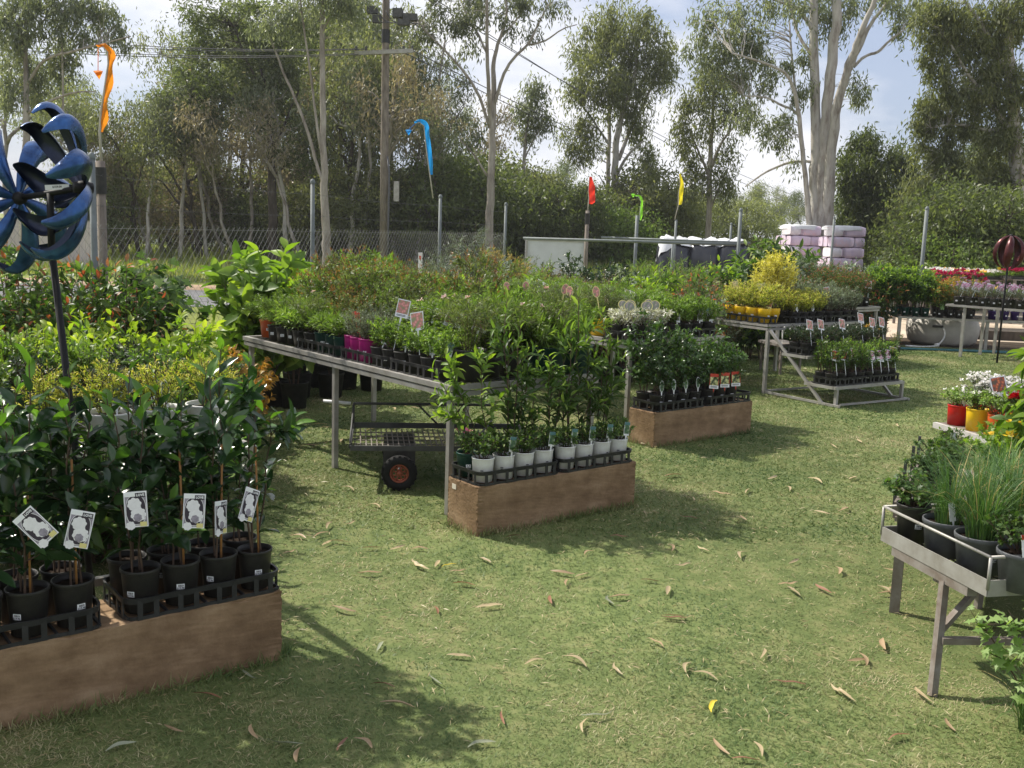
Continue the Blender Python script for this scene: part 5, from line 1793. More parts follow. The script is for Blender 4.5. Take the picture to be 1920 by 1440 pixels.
# trolley whose bent handle shows behind the stand
C9 = GX(1462, 11.9)
t = thing('hand_trolley', 'small steel trolley with a bent tube handle behind the stepped stand', 'trolley', tuple(C9), .3)
mb = MB()
hp = [(0, 0, .36), (0, 0, .52), (.02, 0, .56), (.06, 0, .585), (.20, 0, .585), (.24, 0, .56), (.26, 0, .52), (.26, 0, .36)]
part('handle', mb.tube(hp, .013, 8).build('handle', white_plastic), t)
part('deck', MB().box((.13, .22, .35), (.34, .5, .03)).build('deck', rusty), t)
for x, y in ((0, 0), (.26, 0), (0, .44), (.26, .44)):
    part('leg', MB().beam((x, y, 0), (x, y, .335), .025, .025, up=(1, 0, 0)).build('leg', rusty), t)

# benches on the right
bench('long_bench', 'low long bench over the white tank with nandinas and purple pots', (5.93, 15.62), -.14, 2.6, 1.0, .47, galv, [(.016, .02), (2.58, .02), (.016, .98), (2.58, .98), (1.3, .02)], lw=.045, double=False)
bench('flower_bench', 'steel bench at the right with pink tagged flowering pots', (6.22, 14.62), -.80, 1.25, 1.0, .74, galv, [(.25, .02), (1.2, .02), (.3, .6), (.35, .98), (1.2, .98)], double=False, lw=.036)
bench('steel_bench', 'short steel bench end with dark orange tipped plants, left of the long bench', np.array([4.93, 13.75, 0]) - 1.1 * A, TH, 1.1, 1.6, .73, galv, [(.016, .02), (1.08, .02), (.016, 1.58), (1.08, 1.58)])
# herb bench, near right
P0, P1 = np.array([1.64, 3.31, 0]), np.array([1.50, 3.93, 0])
eL = np.linalg.norm(P0 - P1)
th7 = math.atan2(*(P1 - P0)[[1, 0]]) - PI / 2
a7, b7 = axes(th7)
t = thing('herb_bench', 'weathered steel bench with a rail tray of chives at the right edge', 'bench', tuple(P0), th7, 'plant benches')
w7 = 1.25
for a, b, nm in (((0, 0), (w7, 0), 'tray_edge'), ((0, eL), (0, 0), 'tray_edge'), ((w7, eL), (0, eL), 'tray_edge'), ((w7, 0), (w7, eL), 'tray_edge')):
    part(nm, MB().beam((*a, .445), (*b, .445), .006, .058).build('edge', galv), t)
    part('rail', MB().tube([(*a, .555), (*b, .555)], .006, 8).build('rail', galv), t)
for x, y in ((0, 0), (0, eL), (.6, 0), (.6, eL), (w7, 0), (w7, eL)):
    part('rail_post', MB().tube([(x, y, .44), (x, y, .555)], .006, 8).build('post', galv), t)
part('wire_top', wire_top(w7, eL, .428, .028), t)
lg = np.array([.004, .245])
part('sub_frame', MB().beam((.02, .1, .40), (.02, .56, .40), .04, .04).build('frame', rusty), t)
part('sub_frame', MB().beam((.02, .30, .38), (1.2, .30, .38), .04, .04).build('frame', rusty), t)
part('leg', MB().beam((-.075, .13, 0), (.01, .24, .385), .026, .026, up=(0, 1, 0)).build('leg', rusty), t)
part('brace', MB().beam((-.03, .20, .20), (.24, .30, .37), .022, .022).build('brace', rusty), t)
part('cross_bar', MB().beam((-.03, .17, .19), (.8, .05, .185), .024, .024).build('bar', rusty), t)
q = np.linalg.inv(np.stack([a7[:2], b7[:2]], 1)) @ (np.array([2.107, 4.324]) - P0[:2])
part('leg', MB().beam((q[0], q[1], 0), (q[0] - .02, q[1] - .05, .40), .026, .026, up=(0, 1, 0)).build('leg', rusty), t)
part('sub_frame', MB().beam((q[0] - .02, q[1] - .05, .40), (.3, .3, .40), .036, .036).build('frame', rusty), t)
# herb bench behind it
P2 = np.array([1.66, 4.22, 0])
th8 = math.atan2(1.05, .53) - PI / 2
a8, b8 = axes(th8)
t = thing('herb_bench', 'old timber edged herb bench behind the chives, full of parsley', 'bench', tuple(P2), th8, 'plant benches')
for i in range(3):
    part('side_board', MB().box((0, .2 + i * .39, .46), (.02, .37, .07)).build('board', pole_wood), t)
part('front_board', MB().box((.5, .01, .46), (.98, .02, .07)).build('board', pole_wood), t)
part('deck', MB().box((.5, .6, .425), (1.0, 1.2, .02)).build('deck', rusty), t)
for x, y in ((.03, .04), (.97, .04), (.03, 1.16), (.97, 1.16)):
    part('leg', MB().beam((x, y, 0), (x, y, .415), .04, .04, up=(1, 0, 0)).build('leg', rusty), t)
for y in (.1, .45, .8, 1.1):
    part('upright', MB().beam((-.016, y, .43), (-.016, y, .60), .01, .014, up=(1, 0, 0)).build('upright', dark_steel), t)
# flower shelf with coloured pots
P3, P4 = G(1757, 791, .445) * [1, 1, 0], G(1915, 838, .445) * [1, 1, 0]
th9 = math.atan2(*(P4 - P3)[[1, 0]]) + PI / 2
th9 -= PI
a9, b9 = axes(th9)
t = thing('flower_shelf', 'white painted shelf rail carrying red, yellow and orange flower pots', 'shelf', tuple(P3), math.atan2(*(P4 - P3)[[1, 0]]), 'plant benches')
l9 = np.linalg.norm(P4 - P3)
part('front_rail', MB().box((l9 / 2, 0, .422), (l9 + .04, .03, .036)).build('rail', paint('white worn paint', (.48, .46, .44), rough=.6, noise=.15, scale=8)), t)
part('shelf_board', MB().box((l9 / 2, .27, .427), (l9 + .04, .5, .02)).build('board', pole_wood), t)
for x, y in ((.06, .02), (l9 - .04, .02), (.06, .5), (l9 - .04, .5)):
    part('leg', MB().beam((x, y, 0), (x, y, .395), .034, .034, up=(1, 0, 0)).build('leg', rusty), t)

# ------------------------------------------------------------------ stone blocks
def block(label, C, L_, W_, H_):
    mb = bmesh_box(L_, W_, H_)
    t = part('plinth_block', mb, None, (C[0], C[1], 0), TH)
    tag(t, label, 'block', 'brown plinth blocks at the bench ends')
    return t


def bmesh_box(L_, W_, H_):
    import bmesh
    bm = bmesh.new()
    bmesh.ops.create_cube(bm, size=1)
    for v in bm.verts:
        v.co = Vector(((v.co.x + .5) * L_, (v.co.y + .5) * W_, (v.co.z + .5) * (H_ + .02) - .02))
    bmesh.ops.bevel(bm, geom=list(bm.edges), offset=.005, segments=2, affect='EDGES', profile=.5)
    bmesh.ops.subdivide_edges(bm, edges=[e for e in bm.edges if e.calc_length() > .15], cuts=28, use_grid_fill=True)
    rb = random.Random(int(L_ * 1000))
    for v in bm.verts:
        x, y, z = v.co
        near = sum(1 for q, m_ in ((x, L_), (y, W_), (z, H_)) if min(abs(q), abs(q - m_)) < .008)
        a_ = .0022 if near >= 2 else .0006
        chip = rb.uniform(.002, .007) if (near >= 2 and rb.random() < .06) else 0
        c_ = Vector((L_ / 2 - x, W_ / 2 - y, H_ / 2 - z))
        c_ = Vector((math.copysign(1, c_.x) * (min(abs(x), abs(x - L_)) < .008), math.copysign(1, c_.y) * (min(abs(y), abs(y - W_)) < .008), math.copysign(1, c_.z) * (min(abs(z), abs(z - H_)) < .008)))
        v.co += Vector((rb.uniform(-a_, a_), rb.uniform(-a_, a_), rb.uniform(-a_, a_))) + c_ * chip
    me = bpy.data.meshes.new('block')
    bm.to_mesh(me)
    bm.free()
    me.materials.append(block_brown)
    return me


NL0 = np.array([-1.724, 2.815, 0])
NL1 = np.array([-.157, 5.13, 0])
NL2 = np.array([1.085, 7.519, 0])
block('nearest long brown block carrying the tall gardenias', NL0 - .35 * A, 1.517, .272, .266)
b1 = block('middle brown block carrying white pots, white sticker on its left end', NL1, 1.167, .272, .266)
part('end_sticker', MB().box((-.0005, .215, .225), (.002, .035, .028)).build('end sticker', paint('cream sticker', (.72, .66, .55), noise=.06)), b1)
block('farther brown block carrying black pots with red daisy tags', NL2, 1.16, .272, .266)


def fringe():
    rng = np.random.default_rng(5)
    Ps = []
    for NL, L_, n in ((NL0 - .35 * A, 1.517, 900), (NL1, 1.167, 800), (NL2, 1.16, 500)):
        u = rng.uniform(0, 1, n)
        side = rng.uniform(0, 1, n) < .72
        off = np.abs(rng.normal(0, .022, n)) + .004
        x = np.where(side, u * L_, -off)
        y = np.where(side, -off, u * .27)
        x = np.where(~side & (rng.uniform(0, 1, n) < .5), L_ + off, x)
        Ps.append(NL + A * x[:, None] + B * y[:, None])
    P = np.concatenate(Ps)
    n = len(P)
    d = rng.normal(0, .5, (n, 3))
    d[:, 2] = np.abs(d[:, 2]) + .55
    mb = MB()
    leaves(mb, P, d, rng.normal(0, 1, (n, 3)), rng.uniform(.02, .075, n), .004, 'dia', 0)
    struct('grass_fringe', mb.build('fringe', MATS['grass blade']), 'stuff')


fringe()


def tray_mesh(nx, ny, p, r, band=.068, H=.09):
    """moulded carry tray: scalloped band round the pots, ribs, ring feet"""
    mb = MB()
    w_, d = nx * p, ny * p
    hw = p / 2
    pts = []
    cr = hw * .9

    def bulge(a, b, nrm, n):
        for i in range(n):
            for u in np.linspace(0, 1, 7)[:-1]:
                q = a + (b - a) * (i + u) / n
                pts.append(q + nrm * (-.010 + .012 * abs(math.sin(PI * u)) ** .7))
    c = [np.array([0, 0.]), np.array([w_, 0.]), np.array([w_, d]), np.array([0, d])]
    bulge(c[0], c[1], np.array([0, -1.]), nx)
    bulge(c[1], c[2], np.array([1., 0]), ny)
    bulge(c[2], c[3], np.array([0, 1.]), nx)
    bulge(c[3], c[0], np.array([-1., 0]), ny)
    P = np.array(pts)
    # round the corners
    cen = np.array([w_ / 2, d / 2])
    for k in range(3):
        P = .25 * np.roll(P, 1, 0) + .5 * P + .25 * np.roll(P, -1, 0)
    n = len(P)
    nrm = np.roll(P, -1, 0) - np.roll(P, 1, 0)
    nrm = np.stack([nrm[:, 1], -nrm[:, 0]], 1)
    nrm /= np.linalg.norm(nrm, axis=1)[:, None]

    def hoop(z0, z1, th_, lip=0.0):
        o, i_ = P + nrm * (th_ + lip), P
        V = np.concatenate([np.c_[o, np.full(n, z1)], np.c_[P + nrm * th_, np.full(n, z0)], np.c_[i_, np.full(n, z0)], np.c_[i_, np.full(n, z1)]])
        j = np.arange(n)
        j2 = (j + 1) % n
        F = np.concatenate([np.stack([j + n * k, j2 + n * k, j2 + n * ((k + 1) % 4), j + n * ((k + 1) % 4)], 1) for k in range(4)])
        mb.add(V, F[:, ::-1])
    hoop(band - .012, band + .008, .004, .004)
    hoop(.0, .012, .004)
    for i in range(nx):
        for u in (.30, .70):
            x = (i + u) * p
            for y, s in ((0, -1), (d, 1)):
                mb.box((x, y + s * .003 - s * .001, band / 2), (.018, .004, band))
    for j in range(ny):
        for u in (.3, .7):
            y = (j + u) * p
            for x, s in ((0, -1), (w_, 1)):
                mb.box((x + s * .003 - s * .001, y, band / 2), (.004, .014, band))
    for i in range(nx + 1):
        mb.box((min(max(i * p, .004), w_ - .004), d / 2, .008), (.006, d - .02, .01))
    for j in range(ny + 1):
        mb.box((w_ / 2, min(max(j * p, .004), d - .004), .007), (w_ - .02, .006, .008))
    return mb.build('carry tray', tray_plastic)


TRAYS = {}


def tray(label, C, th, nx, ny, p=.138, group='black carry trays'):
    k = (nx, ny, p)
    if k not in TRAYS:
        TRAYS[k] = tray_mesh(nx, ny, p, p * .46)
    o = part('carry_tray', TRAYS[k], None, tuple(C), th)
    tag(o, label, 'tray', group)
    return o


def on_tray(C, th, nx, ny, p=.138):
    """pot places in a tray, front row first, left to right"""
    a, b = axes(th)
    return [[np.array(C) + a * (i + .5) * p + b * (j + .5) * p + [0, 0, .012] for i in range(nx)] for j in range(ny)]


rl = random.Random(77)
SIDE = ['left', 'right']
zb = .2662
# nearest block: gardenias
for k, (x0, lab) in enumerate(((-.02, 'left black carry tray of gardenias on the nearest block'), (.612, 'right black carry tray of gardenias on the nearest block'))):
    C = NL0 + A * x0 + B * .004 + [0, 0, zb]
    tray(lab, C, TH, 4, 2, .138)
    for j, row in enumerate(on_tray(C, TH, 4, 2, .138)):
        for i, q in enumerate(row):
            nm = f'glossy gardenia in black pot, {ordn(3 - i)} from right, {["front", "back"][j]} row, {SIDE[k]} tray, nearest block'
            t = plant('gardenia', nm, 'potted plant', 'gardenias on the nearest block', 'gardenia', q, 'black140', TH + rl.uniform(-.15, .2) + (-.35 if j == 0 else 0), sc=rl.uniform(.88, 1.10) if j == 0 else rl.uniform(.70, 1.05), rng=rl,
                      v=i + j * 2 + k, stake=.42 if (j == 0 and (k, i) != (1, 0)) else 0)
            if k == 1 and i == 3 and j == 0:
                t.scale = (.95, .95, .95)
# picture tags on the gardenias
for px, py, y, rx, lab_i in ((67, 988, 3.02, .75, 0), (149, 992, 3.10, -.22, 1), (255, 955, 3.22, .05, 2), (364, 958, 3.34, -.06, 3), (467, 946, 3.56, -.5, 4), (414, 970, 3.5, -1.2, 5)):
    q = D(px, py, y - .17)
    o = part('plant_tag', TAG_BIG, None, tuple(q), rot=(-.10, -rx * 1.0 if abs(rx) < 1 else .15, .25 if abs(rx) < 1 else 1.25))
    if lab_i == 4:
        o.rotation_euler = (-.1, .45, 1.0)
    tag(o, ['tilted white flower tag hanging lowest at the left among the gardenias', 'white flower tag leaning right, second from the left among the gardenias', 'upright white flower tag in the middle of the gardenias',
            'white flower tag with readable top word, right of the middle among the gardenias', 'white flower tag turned sideways behind the right end gardenia', 'edge-on pale tag beside the second gardenia from the right'][lab_i], 'plant tag', 'flower tags hanging on the gardenias')

# front bench: white pots with golden cypress and a mass of small shrubs
C = C0 + A * .60 + B * .10 + [0, 0, .742]
for i, x in enumerate((.48, .68, .87, 1.06)):
    q = C0 + A * x + B * .15 + [0, 0, .743]
    plant('golden_cypress', f'golden dwarf cypress in big white pot, {ordn(3 - i)} from right on the front bench', 'potted plant', 'white pots on the front bench', 'cypress', q, 'white200', TH, sc=.85, rng=rl, tagk='white' if i % 2 else 'pale')
k = 0
for j in range(4):
    for i in range(5):
        x = .12 + i * .235 + rl.uniform(-.02, .02)
        y = .42 + j * .24
        if j == 0 or (j == 1 and i in (2, 4)):
            continue
        q = C0 + A * x + B * y + [0, 0, .743]
        kd = ['low', 'mound', 'herb'][(i + j) % 3]
        plant('bench_shrub', f'small leafy shrub, {ordn(i)} from left in the {ordn(j)} row of the front bench', 'potted plant', 'small shrubs on the front bench', kd, q, 'green130', TH, sc=rl.uniform(.85, 1.15), rng=rl)
        k += 1

# middle block: white pots in front, tall shrubs behind
for k, x0 in enumerate((.012, .592)):
    C = NL1 + A * x0 + B * .004 + [0, 0, zb]
    tray(f'{SIDE[k]} black carry tray of white pots on the middle block', C, TH, 4, 2, .138)
    rows = on_tray(C, TH, 4, 2, .138)
    for i in range(4):
        plant('low_shrub', f'low leafy shrub in white pot, {ordn(i)} from left in the {SIDE[k]} tray, middle block', 'potted plant', 'white pots on the middle block', 'low', rows[0][i], 'white130', TH - .35, sc=.95 if k == 0 else .82,
              rng=rl, tagk='white' if (k == 1 or i in (1, 3)) else None, tag_off=(.024, -.056), tag_rot=(-.06, .12, .1))
        if k == 0 and i == 1:
            continue
        if k == 0 and i == 0:
            plant('flowering_vinca', 'pink flowered plant in a dark green pot at the left end of the middle block', 'potted plant', None, 'vinca', rows[1][0] - A * .0, 'green130', TH - .3, sc=.8, rng=rl)
            continue
        plant('tall_shrub', f'tall upright shrub, {ordn(i)} from left at the back of the {SIDE[k]} tray, middle block', 'potted plant', 'tall shrubs on the middle block', 'tall', rows[1][i], 'green130', TH, sc=rl.uniform(.92, 1.05), rng=rl, v=i + k, szf=1.05 if (k, i) in ((1, 3), (0, 2), (1, 1)) else rl.uniform(.76, .95))
q = NL1 + A * .20 + B * .215 + [0, 0, zb + .012]
t = plant('lanky_shrub', 'lanky shrub leaning left past the bench leg at the middle block', 'potted plant', None, 'lanky', q, 'green130', TH, sc=1.05, rng=rl, spin=0, v=1)
ml = Matrix.Rotation(-TH, 3, 'Z') @ Matrix.Rotation(-.40, 3, 'Y') @ Matrix.Rotation(TH + .6, 3, 'Z')
for ch in t.children:
    if ch.name.split('.')[0] in ('stem', 'foliage'):
        ch.rotation_euler = ml.to_euler()

# farther block: black pots, dark round shrubs, daisy tags
for k, x0 in enumerate((.02, .60)):
    C = NL2 + A * x0 + B * .004 + [0, 0, zb]
    tray(f'{SIDE[k]} black carry tray on the farther block{", its right end empty" if k else ""}', C, TH, 4, 2, .138)
    rows = on_tray(C, TH, 4, 2, .138)
    for j in range(2):
        for i in range(4):
            if k == 1 and i == 3:
                continue
            tk, tr_ = (None, None)
            if j == 0:
                tk = 'pale' if k == 0 else 'red'
            plant('round_shrub', f'dark round shrub, {ordn(i)} from left, {["front", "back"][j]} row, {SIDE[k]} tray of the farther block', 'potted plant', 'round shrubs on the farther block',
                  'round', rows[j][i], 'black130', TH - .4, sc=(rl.uniform(.62, .8) if j == 0 else rl.uniform(.95, 1.25) if k == 0 else rl.uniform(.85, .98)), rng=rl, tagk=tk, tag_off=(.01, -.085 if tk == 'red' else -.06), tag_rot=(-.08 if tk == 'red' else -.14, rl.uniform(-.08, .15), .05))

# ------------------------------------------------------------------ middle bench
zt = .742


def spot(C, a, b, w_, s):
    return np.array(C) + a * w_ + b * s + [0, 0, zt]


def trow(nm, lab, grp, kd, pt, C, a, b, wl, sl, n, th, sc=(.9, 1.1), tags=None, stick=True, face=-.9, jig=.012, **kw):
    """row of like pots between two bench places; words of the label carry its place in the row"""
    for i in range(n):
        u = (i + .5) / n
        w_ = wl[0] + (wl[1] - wl[0]) * u + rl.uniform(-jig, jig)
        s = sl[0] + (sl[1] - sl[0]) * u + rl.uniform(-jig, jig)
        tk = tags[i % len(tags)] if tags else None
        kk, ks = rl.choice(kd) if isinstance(kd, list) else (kd, 1.0)
        plant(nm, lab.format(ordn(i)), 'potted plant', grp, kk, spot(C, a, b, w_, s), pt, th + face, sc=rl.uniform(*sc) * ks, tagk=tk, rng=rl, stick=stick, **kw)


# along the long left edge, from the far end towards the lens
trow('feathery_plant', 'feathery plant in an orange pot, {} along the far end of the middle bench', 'orange pots on the middle bench', 'spread', 'orange130', C1, A, B, (.10, .28), (2.55, 2.52), 2, TH, (.9, 1.0), ['plainw'])
trow('spreading_plant', 'light green spreading plant, {} from the far end along the middle bench edge', 'spreading plants on the middle bench', [('spread', 1.1), ('spread', .8), ('airyg', .75), ('herb', .6), ('airy', .8)], 'black130', C1, A, B, (.09, .09), (2.40, 1.72), 5, TH, (.95, 1.15))
trow('spreading_plant', 'light green spreading plant, {} from the far end in the middle bench second row', 'spreading plants on the middle bench', [('spread', 1.1), ('spread', .8), ('airyg', .75), ('herb', .6), ('airy', .8)], 'black130', C1, A, B, (.25, .25), (2.40, 1.72), 5, TH, (1.0, 1.2), [None, 'white', None, 'greyp', None])
trow('green_pot_plant', 'fine leaved plant in dark green pot, {} along the middle bench edge', 'green pots on the middle bench', 'spread', 'green130', C1, A, B, (.09, .09), (1.72, 1.28), 3, TH, (.9, 1.05))
trow('green_pot_plant', 'fine leaved plant in dark green pot, {} in the middle bench second row', 'green pots on the middle bench', 'fine', 'green130', C1, A, B, (.25, .25), (1.72, 1.28), 3, TH, (.55, .65))
trow('magenta_pot_plant', 'small plant in a bright magenta pot, {} of the magenta pots on the middle bench', 'magenta pots on the middle bench', 'lavender', 'magenta130', C1, A, B, (.09, .09), (1.30, .96), 3, TH, (.7, .8), ['tall', 'tall', None])
trow('magenta_pot_plant', 'small plant in a magenta pot, {} of the second magenta row, middle bench', 'magenta pots on the middle bench', 'lavender', 'magenta130', C1, A, B, (.23, .23), (1.30, .96), 3, TH, (.8, .9))
trow('tagged_shrub', 'dark leaved shrub by the bench edge, {} from the magenta pots', 'pink tagged shrubs on the middle bench', 'herb', 'black130', C1, A, B, (.09, .09), (.95, .12), 6, TH, (.62, .78), ['white', 'pinklow', 'white', 'pink', 'plainw', 'white'])
trow('tagged_shrub', 'dark leaved shrub with pink picture tag, {} past the magenta pots, second row', 'pink tagged shrubs on the middle bench', 'herb', 'black130', C1, A, B, (.25, .25), (.95, .15), 6, TH, (.7, .85), ['pinklow', 'pinklow', 'pinklow', 'pinklow', 'pinklow', 'pinklow'], tag_off=(.03, -.085), tag_rot=(-.62, .30, .25))
for j, w_ in enumerate((.42, .60, .78, .96)):
    trow('bushy_shrub', f'bushy fine leaved shrub, {{}} from far end, {ordn(j)} bushy row of middle bench', 'bushy shrubs on the middle bench', [('fine', 1.0), ('fine', .9), ('fineg', 1.0), ('mixed', .58), ('fineg', .85)], 'black130', C1, A, B, (w_, w_), (2.5, 1.05), 8, TH, (.85, 1.25), [None, None, 'plainw', None, 'whitehi'] if j < 2 else None)
for j, w_ in enumerate((.42, .57, .72, .87, 1.0)):
    trow('airy_shrub', f'airy arching shrub, {{}} from the middle, {ordn(j)} airy row of middle bench', 'airy shrubs on the middle bench', [('airy', 1.0), ('airyg', 1.05), ('airyg', .9), ('spread', 1.7)], 'black130', C1, A, B, (w_, w_), (.98, .10), 5, TH, (.85, 1.2))
for i, (w_, kd, pt, lab) in enumerate(((.78, 'airy', 'green200', 'arching shrub in a large dark green pot at the near corner of the middle bench'), (.20, 'airy', 'black200', 'arching shrub in a wide black pot at the near end of the middle bench'),
                                      (1.0, 'herb', 'green200', 'leafy shrub in a large green pot at the right near corner of the middle bench'))):
    plant('corner_shrub', lab, 'potted plant', 'large pots at the near end of the middle bench', kd, spot(C1, A, B, w_, .11), pt, TH - .3, sc=.9, rng=rl, stick=False)

# ------------------------------------------------------------------ bench behind it
trow('silver_plant', 'silver leaved plant, {} from left at the front end of the rear bench', 'silver leaved plants', 'silver', 'black130', C2, A, B, (-.02, .46), (.09, .09), 3, TH, (1.0, 1.15), ['ovalw'], face=-.45)
trow('silver_plant', 'silver leaved plant, {} from the left in the second row of silver plants', 'silver leaved plants', 'silver', 'black130', C2, A, B, (.0, .46), (.23, .23), 3, TH, (1.0, 1.15), ['ovalw'], face=-.45)
trow('herb_plant', 'bushy green herb in a black pot, {} from the silver plants', 'green herbs beside the silver plants', 'herb', 'black130', C2, A, B, (.52, 1.12), (.09, .09), 4, TH, (.85, 1.0), ['greyp', None, 'greyp', 'greyp'], face=-.45)
trow('herb_plant', 'bushy green herb in a black pot, {} in the second row beside the silver plants', 'green herbs beside the silver plants', 'herb', 'black130', C2, A, B, (.52, 1.12), (.25, .25), 4, TH, (.95, 1.1), face=-.45)
trow('red_pot_plant', 'grey green plant in a red pot, {} of the red pots on the bench behind', 'red pots on the bench behind', 'herb', 'redpot', C2, A, B, (.08, .08), (1.10, .74), 2, TH, (.55, .65), ['peach'], face=-.6)
trow('yellow_pot_plant', 'green plant in a yellow pot, {} of the yellow pots beside the red ones', 'yellow pots on the bench behind', 'herb', 'yellowpot', C2, A, B, (.08, .08), (.70, .40), 2, TH, (.5, .6), [None, 'peach'], face=-.6)
for j, w_ in enumerate((.25, .43, .61, .79, .97)):
    kd = ['mixed', 'lavender', 'herb', 'airyg', 'fineg'][j]
    sc_ = {'mixed': (.34, .42), 'lavender': (.95, 1.1), 'herb': (.9, 1.1), 'airyg': (.75, 1.0), 'fineg': (.5, .7)}[kd]
    trow('bench_plant', f'{["fluffy", "grey green", "leafy", "arching", "fine leaved"][j]} plant, {{}} from near end, {ordn(j)} long row of the rear bench', 'plants on the bench behind the middle one', kd, 'black130', C2, A, B, (w_, w_), (.40, 2.55), 9, TH, sc_,
         [['peach', 'peach', None, None, None, 'peach', None, None, 'peach'], [None, None, 'peach', None], ['whitehi', None, 'peach', 'whitehi', None], [None, 'whitehi', None], ['whitehi', 'whitehi', None]][j], face=-.5, tag_rot=(-.7, .35, .5))
trow('bench_plant', 'leafy plant, {} along the left edge of the rear bench', 'plants on the bench behind the middle one', 'herb', 'black130', C2, A, B, (.08, .08), (1.25, 2.55), 8, TH, (.9, 1.1), [None, 'peach', 'peach', None], face=-.6)

# ------------------------------------------------------------------ stepped stand
zt = .722
trow('gold_plant', 'golden plant in yellow pot, {} from far end along the stepped stand edge', 'yellow pots on the stepped stand', 'cypress', 'yellow130', C3, A3, B3, (.075, .075), (.70, .06), 4, TH3, (.95, 1.1), ['creamhi', None, None, 'creamhi'], face=-.6)
trow('gold_plant', 'golden plant in yellow pot, {} in the stepped stand second row', 'yellow pots on the stepped stand', 'cypress', 'yellow130', C3, A3, B3, (.22, .22), (.75, .08), 4, TH3, (1.1, 1.3), ['cream', None, 'cream', None], face=-.6)
trow('lime_cypress', 'lime yellow dwarf cypress, {} from left on top of the stepped stand', 'lime dwarf cypresses', 'cypress', 'black130', C3, A3, B3, (.42, .92), (.075, .075), 4, TH3, (.85, .95), ['plainw', None], face=-.45)
trow('lime_cypress', 'lime yellow dwarf cypress, {} from left in the second row, stepped stand', 'lime dwarf cypresses', 'cypress', 'black130', C3, A3, B3, (.40, .92), (.22, .22), 4, TH3, (.95, 1.1), face=-.45)
trow('lavender', 'grey lavender in a black pot, {} from the lime cypresses on the stepped stand', 'lavenders on the stepped stand', 'lavender', 'black130', C3, A3, B3, (.94, 1.50), (.075, .075), 4, TH3, (.95, 1.1), face=-.45)
trow('lavender', 'grey lavender in a black pot, {} in the second row on the stepped stand', 'lavenders on the stepped stand', 'lavender', 'black130', C3, A3, B3, (.94, 1.50), (.22, .22), 4, TH3, (1.05, 1.25), [None, 'pink', None], face=-.45)
trow('gold_conifer', 'tall golden conifer in a black pot, {} of the golden conifers on the stepped stand', 'tall golden conifers', 'goldcone', 'black130', C3, A3, B3, (.42, .70), (.50, .45), 3, TH3, (.95, 1.15), face=-.45)
for j, s in enumerate((.40, .62, .85)):
    kd = ['lavender', 'redtip', 'greybush'][j]
    trow('stand_plant', f'{["silvery", "red tipped", "grey leaved"][j]} plant in the {ordn(j + 2)} row of the stepped stand, {{}} from the left', 'plants at the back of the stepped stand', kd, 'black130', C3, A3, B3, (.75, 1.48), (s, s), 5, TH3,
         [(1.2, 1.4), (.42, .52), (.40, .52)][j], face=-.45)
tz = [(-.86, .205, 'low', 'upright', 1.05, (1.25, 1.5), ['orange', 'orange', 'pink', None, 'magenta', 'magenta', 'magenta']), (-.50, .46, 'middle', 'mound', 1.32, (.95, 1.1), ['pink', 'pink', None, 'pink', None, 'pinklow', 'pink', 'pink'])]
for y, z, lv, kd, wmax, sc_, tg_ in tz:
    zt = z
    trow('bedding_plant', f'bushy bedding plant, {{}} from left at the front of the {lv} shelf', f'bedding plants on the {lv} shelf', kd, 'black130', C3, A3, B3, (.0, wmax), (y + .07, y + .07), 8, TH3, sc_, tg_, face=-.35, tag_rot=(-.40, .20, .25), tag_off=(.0, -.10))
    trow('bedding_plant', f'bushy bedding plant, {{}} from left at the back of the {lv} shelf', f'bedding plants on the {lv} shelf', kd, 'black130', C3, A3, B3, (.0, wmax), (y + .21, y + .21), 8, TH3, sc_, face=-.35)
    for k in range(2):
        tray(f'{SIDE[k]} black carry tray on the {lv} shelf of the stepped stand', C3 + A3 * (.0 + k * wmax / 2) + B3 * (y + .0) + [0, 0, z - .004], TH3, 4, 2, wmax / 8)
zt = .742
for k in range(2):
    tray(f'{SIDE[k]} black carry tray at the end of the bench behind the middle one', C2 + A * (-.03 + k * .56) + B * .02 + [0, 0, .738], TH, 4, 2, .138)
for k in range(3):
    tray(f'black carry tray along the edge of the middle bench, {ordn(k)} from its near end', C1 + A * .16 + B * (.10 + k * .60) + [0, 0, .738], TH + PI / 2, 4, 1, .145)
tray('black carry tray of yellow pots on the stepped stand', C3 + A3 * .145 + B3 * .0 + [0, 0, .718], TH3 + PI / 2, 4, 1, .16)
for k in range(2):
    tray(f'{SIDE[k]} black carry tray along the front of the stepped stand top', C3 + A3 * (.38 + k * .56) + B3 * .005 + [0, 0, .718], TH3, 4, 2, .138)

# ------------------------------------------------------------------ benches on the right
aL, bL = axes(-.14)
CL = np.array([5.93, 15.62, 0])
zt = .474
trow('leafy_shrub', 'tall leafy shrub in dark green pot, {} from left on the long bench', 'leafy shrubs on the long bench', 'murraya', 'green130', CL, aL, bL, (-.45, .50), (.14, .14), 6, -.14, (.95, 1.2), face=0)
trow('leafy_shrub', 'tall leafy shrub in dark green pot, {} from left in the long bench second row', 'leafy shrubs on the long bench', 'murraya', 'green130', CL, aL, bL, (-.4, .50), (.36, .36), 5, -.14, (1.1, 1.3), face=0)
trow('nandina', 'orange tipped nandina in a black pot, {} from the left on the low long bench', 'nandinas on the long bench', 'nandina', 'black130', CL, aL, bL, (.55, 1.12), (.14, .14), 4, -.14, (1.2, 1.4), ['greentag', None, None, None], face=0)
trow('nandina', 'orange tipped nandina in black pot, {} in the long bench second row', 'nandinas on the long bench', 'nandina', 'black130', CL, aL, bL, (.55, 1.15), (.36, .36), 4, -.14, (1.3, 1.5), face=0)
